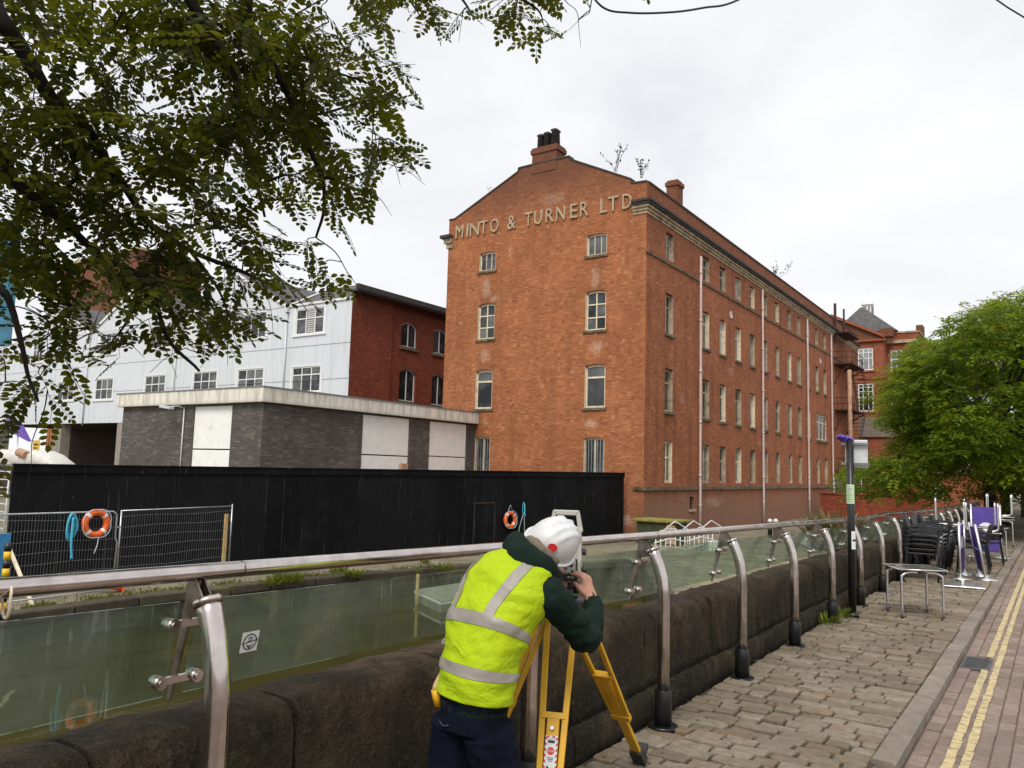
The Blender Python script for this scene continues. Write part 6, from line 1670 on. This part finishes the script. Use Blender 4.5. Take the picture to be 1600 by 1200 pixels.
# head: skull and jaw with brow, nose, chin, ears
g = MB(); rr = []
for z, fx, lx, dz in ((-.125, .045, .03, .03), (-.105, .07, .05, .022), (-.07, .09, .064, .01), (-.03, .1, .07, 0), (.02, .104, .076, -.004), (.07, .1, .075, -.006), (.11, .07, .055, -.006), (.13, .03, .03, -.004)):
    rr.append((hc+HU*z+HF*dz, HX*lx, HF*fx))
g.loft(rr, 18); piece('skin', g)
g = MB(); g.loft([(hc+HF*.098+HU*.03, HX*.01, HU*.012), (hc+HF*.112+HU*.005, HX*.014, HU*.016), (hc+HF*.12-HU*.018, HX*.018, HU*.014), (hc+HF*.1-HU*.028, HX*.012, HU*.008)], 8); piece('skin', g)
for s_ in (-1, 1):
    g = MB(); g.loft([(hc+HX*s_*.072-HU*.03, HF*.012, HU*.018), (hc+HX*s_*.083-HU*.01, HF*.02, HU*.034), (hc+HX*s_*.088-HU*.005, HF*.016, HU*.028)], 8); piece('skin', g)
    piece('skin', limb([hc+HF*.09+HX*s_*.015+HU*.033, hc+HF*.092+HX*s_*.05+HU*.036], [.012, .01], 3, 8))
piece('skin', limb([hc+HF*.095-HX*.022-HU*.062, hc+HF*.104-HU*.06, hc+HF*.095+HX*.022-HU*.062], [.006, .009, .006], 3, 8))
# right hand pinching the side knob, left hand behind
def hand(w_, tip, thumb_side, nrm):
    d = (tip-w_).normalized(); s_ = d.cross(nrm).normalized(); L = (tip-w_).length
    g = MB(); g.loft([(w_-d*.02, s_*.027, nrm*.021), (w_+d*.02, s_*.032, nrm*.02), (w_+d*.055, s_*.040, nrm*.019), (w_+d*.085, s_*.040, nrm*.016)], 12, power=2.6); piece('skin', g)
    for i, (o_, ln) in enumerate(((-.030, .066), (-.010, .078), (.010, .074), (.030, .058))):
        b = w_+d*.082+s_*o_; k1 = b+d*ln*.42+nrm*.012; k2 = b+d*ln*.66-nrm*.012; k3 = b+d*ln*.72-nrm*.034
        piece('skin', limb([b-d*.015, k1, k2, k3], [.0102, .0095, .0088, .0075], 4, 8))
    t0 = w_+d*.025+s_*thumb_side*.028; t1 = w_+d*.06+s_*thumb_side*.05-nrm*.012; t2 = w_+d*.095+s_*thumb_side*.042-nrm*.03
    piece('skin', limb([t0, t1, t2], [.014, .012, .0085], 4, 8))
toI = (at(890, 890, 3.6)-wrR); 
hand(wrR, wrR+(Z_*.75+RT*(-.35)+FW*.25).normalized()*.13, -1, (RT*.75-FW*.5+UP*.1).normalized())
hand(wrL, wrL+(Z_*.7+Y_*.5).normalized()*.13, 1, (-X_+Y_*.2).normalized())
# legs
hips = spine[0]
for s_, ft in ((-1, Vector((-2.02, 2.28, 0))), (1, Vector((-1.66, 2.42, 0)))):
    hp = hips+LATF*s_*.082-Z_*.02; kn = hp.lerp(ft, .5)+Vector((0, .07, .04)); an_k = ft+Vector((0, -.03, .09))
    piece('jeans', limb([hp+Z_*.04, hp.lerp(kn, .5)+Vector((0, .02, 0)), kn, kn.lerp(an_k, .45)+Vector((0, -.025, 0)), an_k], [.098, .092, .07, .066, .055]))
    g = MB(); g.loft([(ft+Vector((0, -.1, .045)), X_*.03, Z_*.035), (ft+Vector((0, -.06, .055)), X_*.04, Z_*.055), (ft+Vector((0, .04, .05)), X_*.045, Z_*.05), (ft+Vector((0, .13, .035)), X_*.048, Z_*.035), (ft+Vector((0, .19, .025)), X_*.03, Z_*.02)], 12, power=2.5); piece('shoe', g)
# one continuous body from all pieces
allm = MB(); tags = []; names = ['hoodie', 'jeans', 'skin', 'shoe']
for k_, ms in pieces.items():
    for q in ms:
        allm.add(q.v, q.f); tags += [(v, names.index(k_)) for v in q.v]
PB = Vector((spine[0].x, spine[0].y, 0))
pers = thing('person', PB, 'surveyor in yellow high visibility vest and white helmet bending to the instrument', 'person')
tmp = bpy.data.objects.new('tmp', allm.mesh('tmp', [MT[n_] for n_ in names], PB)); COL.objects.link(tmp)
rm = tmp.modifiers.new('r', 'REMESH'); rm.mode = 'VOXEL'; rm.voxel_size = .0065
smm = tmp.modifiers.new('s', 'SMOOTH'); smm.iterations = 3; smm.factor = .5
me = bpy.data.meshes.new_from_object(tmp.evaluated_get(bpy.context.evaluated_depsgraph_get())); bpy.data.objects.remove(tmp)
me.name = 'body'; me.materials.clear()
for n_ in names: me.materials.append(MT[n_])
kt = kdtree.KDTree(len(tags))
for i, (v, _) in enumerate(tags): kt.insert(v-PB, i)
kt.balance()
nrm_ = [v.normal.copy() for v in me.vertices]
for vi, v in enumerate(me.vertices):     # cloth folds
    p = v.co+PB
    k_ = tags[kt.find(v.co)[1]][1]
    if k_ < 2:
        e = max(0, 1-(p-elR).length/.24); amp = .006+.016*e
        v.co += nrm_[vi]*(amp*(noise.noise(Vector((p.x*11+p.z*8, p.y*11-p.z*8, p.z*20)))+.45*noise.noise(p*34)))
for f_ in me.polygons: f_.material_index = tags[kt.find(f_.center)[1]][1]; f_.use_smooth = True
link('body', me, pers)
# vest on a fine ring grid, reflective bands as raised strips of the same grid
SUBV = 22; VR = torso_rings(.017, 1, 6, SUBV); NS = 120; NR = len(VR)
def vpoint(i, j, ex=0.):
    c, a, b = VR[i]; an = 2*math.pi*j/NS; ca, sa = math.cos(an), math.sin(an)
    ca2 = math.copysign(abs(ca)**(2/2.3), ca); sa2 = math.copysign(abs(sa)**(2/2.3), sa)
    p = c+a*ca2+b*sa2; n_ = (a.normalized()*ca+b.normalized()*sa)
    tt = i/(NR-1)
    fold = noise.noise(Vector((p.x*5+p.z*9, p.y*5-p.z*6, p.z*17+p.x*6)))
    w_ = .007*noise.noise(Vector((p.x*7, p.y*7, p.z*15)))+.010*noise.noise(Vector((p.x*4+3, p.y*4, p.z*6)))+.004*noise.noise(Vector((p.x*20, p.y*20, p.z*34)))+.012*(max(0, fold)**1.3)
    flare = .010*max(0, 1-tt*5)
    return p+n_*(w_+ex+flare)
def vcell(i, j):
    """which strip a grid cell belongs to"""
    tt = (i+.5)/(NR-1)*5; an = 2*math.pi*(j+.5)/NS; lx, back = math.cos(an), math.sin(an)
    if .68 < tt < .93: return 'low'
    if 1.72 < tt < 2.0: return 'mid'
    return None
iend = int((NR-1)*4.72/5)
g = MB(); cells = {}
vv = [vpoint(i, j) for i in range(iend+1) for j in range(NS)]
fs = []
for i in range(iend):
    for j in range(NS):
        fs.append((i*NS+j, i*NS+(j+1) % NS, (i+1)*NS+(j+1) % NS, (i+1)*NS+j)); k_ = vcell(i, j)
        if k_: cells.setdefault(k_, []).append((i, j))
g.add(vv, fs, smooth=True); vest = g.build('vest', MT['hi_vis'], pers)
so_ = vest.modifiers.new('t', 'SOLIDIFY'); so_.thickness = .004; so_.offset = -1
for k_, cs in cells.items():
    g = MB(); ix = {}; vs = []; fs = []
    for i, j in cs:
        q = []
        for a, b in ((i, j), (i, (j+1) % NS), (i+1, (j+1) % NS), (i+1, j)):
            if (a, b) not in ix: ix[(a, b)] = len(vs); vs.append(vpoint(a, b, .0035))
            q.append(ix[(a, b)])
        fs.append(tuple(q))
    g.add(vs, fs, smooth=True); g.build('reflective_band', MT['band_grey'], vest)
for sg in (-1, 1):     # shoulder straps, back and front
    for fb in (-1, 1):
        i0, i1 = int((NR-1)*2.02/5), iend; vs = []; K_ = 7
        for i in range(i0, i1+1):
            f_ = (i-i0)/(i1-i0); c0 = .42+.19*f_
            for k_ in range(K_+1):
                an = math.acos(max(-1, min(1, c0+.22*k_/K_))); an = an if sg > 0 else math.pi-an
                vs.append(vpoint(i, fb*an*NS/(2*math.pi), .0035))
        g = MB(); g.add(vs, [(i*(K_+1)+k_, i*(K_+1)+k_+1, (i+1)*(K_+1)+k_+1, (i+1)*(K_+1)+k_) for i in range(i1-i0) for k_ in range(K_)], smooth=True); g.build('reflective_band', MT['band_grey'], vest)
# hood and fleece collar
g = MB(); P = bez([at(806, 846, 3.2), at(808, 858, 3.12), at(824, 874, 3.06), at(846, 888, 3.05), at(862, 902, 3.12), at(866, 900, 3.22)], 6); n_ = len(P)
g.tube(P, [.034+.024*math.sin(math.pi*min(1, .12+i/(n_-1)*.95)) for i in range(n_)], 14)
for i, v in enumerate(g.v): g.v[i] = v+Vector((1, 1, 1))*0+(v-P[min(n_-1, i//14)]).normalized()*.008*noise.noise(v*26)
g.build('hood', MT['hoodie'], pers)
g = MB(); P = bez([at(826, 846, 3.16), at(836, 852, 3.12), at(850, 865, 3.12), at(866, 882, 3.15)], 5); g.tube(P, [.026]*len(P), 10)
for i, v in enumerate(g.v): g.v[i] = v+Vector((noise.noise(v*40), noise.noise(v*40+Vector((5, 0, 0))), noise.noise(v*40+Vector((0, 5, 0)))))*.008
g.build('collar', MT['fleece'], pers)
g = MB(); g.loft([(hc-HU*.075-HF*.04, HX*.06, HF*.05), (hc-HU*.03-HF*.025, HX*.079, HF*.085), (hc+HU*.03-HF*.012, HX*.081, HF*.095)], 16); g.build('hair', MT['hair'], pers)
# helmet
hm = thing('safety_helmet', hc, 'white ridged safety helmet on the surveyor', 'helmet') if 0 else None
hb = hc+HU*.02-HF*.008
g = MB(); NH, MH = 40, 16; vs = []
for i in range(MH+1):
    ph = i/MH*math.pi/2
    for j in range(NH):
        an = 2*math.pi*j/NH; ca, sa = math.cos(an), math.sin(an)
        r_ = math.cos(ph)**.75; z = math.sin(ph)
        rad = 1.
        lx_ = ca*r_; ridge = 0.
        for c0 in (-.5, -.18, .18, .5):
            ridge += .0085*math.exp(-((lx_-c0)/.05)**2)*max(0, min(1, (z-.25)/.25))
        p = hb+HX*(.101*lx_)+HF*(.124*sa*r_)+HU*(.128*z)
        n_ = (HX*lx_/.106+HF*sa*r_/.132+HU*z/.135).normalized()
        vs.append(p+n_*ridge)
fs = [(i*NH+j, i*NH+(j+1) % NH, (i+1)*NH+(j+1) % NH, (i+1)*NH+j) for i in range(MH) for j in range(NH)]
g.add(vs, fs, smooth=True); helm = g.build('helmet', MT['helmet_shell'], pers)
g = MB()     # rain gutter rim and peak
rim = [hb+HX*(.106*math.cos(q))+HF*(.130*math.sin(q))-HU*.004 for q in [2*math.pi*i/40 for i in range(40)]]; g.tube(rim, .0075, 8, closed=True); g.build('rim', MT['helmet_shell'], helm)
g = MB(); vs = []
for i in range(13):
    q = math.pi*(.12+.76*i/12); a_ = hb+HX*(.103*math.cos(q))+HF*(.126*math.sin(q)); ext = .055*math.sin(q)**1.5
    vs += [a_, a_+HF*ext-HU*.014, a_+HF*ext-HU*.018, a_-HU*.006]
g.add(vs, [(i*4+k_, i*4+(k_+1) % 4, i*4+4+(k_+1) % 4, i*4+4+k_) for i in range(12) for k_ in range(4)], smooth=True); g.build('peak', MT['helmet_shell'], helm)
# oval badge on the back of the helmet, on the side towards the camera
best = None
for q in range(120):
    for k_ in range(24):
        a2, ph = 2*math.pi*q/120, k_/24*1.3; r_ = math.cos(ph)**.75
        v_ = HX*(.101*math.cos(a2)*r_)+HF*(.124*math.sin(a2)*r_)+HU*(.128*math.sin(ph)); p = hb+v_
        if v_.dot(CAM-p) <= .01: continue
        e = proj(p); dd = (e[0]-863)**2+(e[1]-854)**2
        if best is None or dd < best[0]: best = (dd, a2, ph)
an, ph0 = best[1:]
g = MB(); vs = []
for k_ in range(16):
    q = 2*math.pi*k_/16; a2 = an+.19*math.cos(q); ph = ph0+.13*math.sin(q); r_ = math.cos(ph)**.75
    vs.append(hb+(HX*(.101*math.cos(a2)*r_)+HF*(.124*math.sin(a2)*r_)+HU*(.128*math.sin(ph)))*1.075)
g.add(vs, [tuple(range(16))]); g.build('badge', MT['sign_red'], helm, fix=False)
# jeans pocket stitching, hammer in the belt
lat, dep = VR[0][1].normalized(), VR[0][2].normalized()
bc = torso_rings(.006, 0, 1, 4)[1]
def back_pt(u, z): 
    c, a, b = bc; an = math.asin(max(-1, min(1, u))); s_ = -1 if (b.dot(CAM-c) < 0) else 1
    return c+a*math.sin(an)+b*s_*math.cos(an)*1.02+Z_*z
g = MB(); g.tube([back_pt(-.55+.5*i/8, .0-.008*math.sin(i/8*math.pi)) for i in range(9)], .0022, 5); g.build('pocket_stitch', MT['denim_thread'], pers)
a, b = at(676, 1060, 2.98), at(668, 1096, 2.98)
hmr = thing('survey_mallet', b, 'short pale wooden handle sticking out at the surveyor hip', 'mallet')
MB().tube([at(690, 1054, 2.99), at(681, 1072, 2.97), at(680, 1079, 2.96)], .012, 8).build('handle', MT['timber_pale'], hmr); MB().tube([at(680, 1077, 2.96), at(685, 1102, 2.96)], .016, 8).build('grip', MT['tripod_yellow'], hmr)

# ---- tripod
TH = at(882, 938, 3.6); tri = thing('survey_tripod', (TH.x, TH.y, 0), 'yellow survey tripod with two bar legs carrying the instrument', 'tripod')
feet = [onZ(1003, 1193, 0), Vector((-2.215, 2.86, 0)), onZ(843, 1415, 0)]
g = MB(); g.lathe([(.0, 0), (.085, 0), (.09, .008), (.09, .02), (.06, .026)], TH-Z_*.01, 20); g.build('head_plate', MT['instrument_dark'], tri)
def leg(f, i):
    h = Vector((f.x-TH.x, f.y-TH.y, 0)).normalized(); sd_ = Z_.cross(h); top = TH+h*.07-Z_*.015; d = (f-top); L = d.length; d.normalize(); nrm = sd_.cross(d).normalized()
    if nrm.dot(h) < 0: nrm = -nrm
    for s_ in (-1, 1):
        g = MB(); a = top+sd_*s_*.062; b = top+d*L*.66+sd_*s_*.040
        g.bar(a, b, .026, .019, up=nrm); o = g.build('leg_bar', MT['tripod_yellow'], tri, bevel=.004)
    g = MB(); a, b = top+d*L*.405, top+d*(L-.1); g.bar(a, b, .052, .024, up=nrm); g.build('lower_leg', MT['tripod_yellow'], tri, bevel=.004)
    g = MB(); c = top+d*L*.405; g.obox(c, d*.012, sd_*.05, nrm*.016); g.build('cross_piece', MT['tripod_yellow'], tri)
    g = MB(); g.obox(top+d*L*.665, d*.022, sd_*.052, nrm*.016); g.build('collar', MT['tripod_yellow'], tri, bevel=.004)
    g = MB(); g.tube([top+d*L*.45+nrm*.01, top+d*L*.45+nrm*.03], .008, 8); g.build('clamp_bolt', MT['galvanised'], tri)
    g = MB(); g.obox(f-d*.09, d*.06, sd_*.035, nrm*.025); g.obox(f-d*.06+nrm*.04, d*.015, sd_*.03, nrm*.045); g.tube([f-d*.05, f+d*.01], [.016, .004], 8); g.build('foot_shoe', MT['instrument_dark'], tri)
    g = MB(); g.tube([top-sd_*.08, top+sd_*.08], .014, 8); g.build('hinge', MT['instrument_dark'], tri)
    return top, d, L, sd_, nrm
for i, f in enumerate(feet): LG = leg(f, i)
top, d, L, sd_, nrm = LG
if nrm.dot(CAM-top) < 0: nrm = -nrm
sr = sd_ if sd_.dot(RT) > 0 else -sd_
def lab(u, v, off): return top+d*(L*.475+v)+sr*u+nrm*(.0125+off)
lb = MB(); lb.prism([lab(-.026, 0, .0005), lab(.026, 0, .0005), lab(.026, .30, .0005), lab(-.026, .30, .0005)], nrm*.0006); LB = lb.build('warning_label', MT['notice_white'], tri)
def mark(name, pts, mat, off=.0015): g = MB(); g.prism([lab(u, v, off) for u, v in pts], nrm*.0005); return g.build(name, MT[mat], LB)
for k_ in range(14):
    v = .004+k_*.0215
    for s_ in (-1, 1): mark('hatch', [(s_*.026, v), (s_*.0195, v+.004), (s_*.0195, v+.014), (s_*.026, v+.010)], 'sign_red')
mark('hatch', [(-.02, .001), (-.008, .001), (-.012, .008), (-.02, .008)], 'sign_red'); mark('hatch', [(.002, .001), (.012, .001), (.016, .008), (.004, .008)], 'sign_red')
mark('panel_rule', [(-.0185, .0125), (.0185, .0125), (.0185, .0135), (-.0185, .0135)], 'ink'); mark('headline', [(-.014, .018), (.014, .018), (.014, .028), (-.014, .028)], 'ink')
mark('stop_sign', [(.0155*math.cos(math.pi/8+k_*math.pi/4), .058+.0155*math.sin(math.pi/8+k_*math.pi/4)) for k_ in range(8)], 'sign_red')
cu = bpy.data.curves.new('t', 'FONT'); cu.body = 'STOP'; tmp = bpy.data.objects.new('tmp', cu); COL.objects.link(tmp)
me = bpy.data.meshes.new_from_object(tmp.evaluated_get(bpy.context.evaluated_depsgraph_get())); bpy.data.objects.remove(tmp)
xs = [v.co.x for v in me.vertices]; ysx = [v.co.y for v in me.vertices]
for v in me.vertices: v.co = lab((v.co.x-min(xs))/(max(xs)-min(xs))*.024-.012, .0625-(v.co.y-min(ysx))/(max(ysx)-min(ysx))*.009, .0026)-WORLD[LB.name]
me.materials.clear(); me.materials.append(MT['notice_white']); link('stop_lettering', me, LB)
for k_ in range(3): mark('text_line', [(-.013+.002*k_, .082+.006*k_), (.013-.002*k_, .082+.006*k_), (.013-.002*k_, .0845+.006*k_), (-.013+.002*k_, .0845+.006*k_)], 'ink')
mark('pictogram', [(-.016, .118), (-.010, .113), (.004, .128), (.014, .142), (.009, .147), (-.004, .135)], 'ink'); mark('pictogram', [(-.004, .122), (.012, .119), (.013, .123), (-.001, .127)], 'ink')
mark('pictogram', [(-.016, .145), (-.006, .138), (-.004, .141), (-.014, .149)], 'ink')
for k_ in range(4): mark('text_line', [(-.014, .162+.007*k_), (.012-.004*(k_ % 2), .162+.007*k_), (.012-.004*(k_ % 2), .165+.007*k_), (-.014, .165+.007*k_)], 'ink')
mark('warning_mark', [(-.012, .21), (.0, .196), (.012, .21)], 'sign_red')

# ---- total station
ts = thing('survey_instrument', TH+Z_*.02, 'pale grey survey instrument with carrying handle on the tripod', 'survey instrument')
NI = Vector((.42, -.9, 0)).normalized(); SI = Vector((-NI.y, NI.x, 0)); SI = SI if SI.dot(RT) > 0 else -SI; B0 = TH+Z_*.02
def ip(s_, n_, z): return B0+SI*s_+NI*n_+Z_*z
g = MB(); g.lathe([(.062, 0), (.062, .014), (.045, .018), (.045, .045), (.058, .048), (.058, .062), (.05, .066)], B0, 18); g.build('tribrach', MT['instrument_dark'], ts)
for k_ in range(3):
    an = k_*2.1+.4; g = MB(); g.tube([B0+Vector((math.cos(an)*.052, math.sin(an)*.052, .014)), B0+Vector((math.cos(an)*.052, math.sin(an)*.052, .05))], .013, 10); g.build('foot_screw', MT['instrument_dark'], ts)
g = MB(); g.obox(ip(0, .0, .117), SI*.074, NI*.066, Z_*.05); g.build('body', MT['instrument_grey'], ts, bevel=.012)
g = MB(); g.obox(ip(0, .072, .125), SI*.062, NI*.010, (Z_*.048+NI*(-.006))); kp = g.build('keypad', MT['instrument_dark'], ts, bevel=.004)
g = MB(); g.obox(ip(0, .080, .127), SI*.054, NI*.004, Z_*.041); g.build('key_plate', MT['instrument_grey'], kp)
g = MB(); g.obox(ip(.0, .0855, .153), SI*.042, NI*.0015, Z_*.012); g.build('display', MT['screen'], kp)
for r_ in range(4):
    for c in range(6):
        if 1 <= c <= 3 and r_ >= 2: continue
        g = MB(); g.obox(ip(-.041+c*.0165, .0855, .133-r_*.0125), SI*.0055, NI*.002, Z_*.0035); g.build('key', MT['key'] if (r_+c) % 3 else MT['instrument_dark'], kp)
g = MB(); g.lathe([(.0, 0), (.011, 0), (.011, .004), (0, .004)], ip(-.012, .084, .103), 14, axis=NI); g.build('power_key', MT['sign_red'], kp)
for s_ in (-1, 1):
    g = MB(); g.prism([ip(s_*.078, -.045, .16), ip(s_*.078, .05, .16), ip(s_*.070, .034, .295), ip(s_*.070, -.034, .295)], SI*(-s_*.026)); g.build('standard', MT['instrument_grey'], ts, bevel=.006)
g = MB(); g.lathe([(.02, -.1), (.026, -.09), (.03, -.05), (.04, -.03), (.04, .05), (.034, .06), (.034, .085), (.03, .087)], ip(0, 0, .228), 18, axis=-NI); g.build('telescope', MT['instrument_dark'], ts)
g = MB()
for s_ in (-1, 1): g.prism([ip(s_*.078, -.014, .296), ip(s_*.056, -.014, .296), ip(s_*.046, -.014, .362), ip(s_*.060, -.014, .385)], NI*.028)
g.prism([ip(-.060, -.014, .385), ip(-.046, -.014, .362), ip(.046, -.014, .362), ip(.060, -.014, .385)], NI*.028); g.prism([ip(-.078, -.02, .288), ip(.078, -.02, .288), ip(.076, -.02, .305), ip(-.076, -.02, .305)], NI*.04)
g.build('handle', MT['instrument_grey'], ts, bevel=.004)
for z_, l_, r_ in ((.12, .1, .012), (.2, .094, .016)): g = MB(); g.tube([ip(.074, .0, z_), ip(l_, .0, z_)], r_, 12); g.build('side_knob', MT['instrument_dark'], ts)
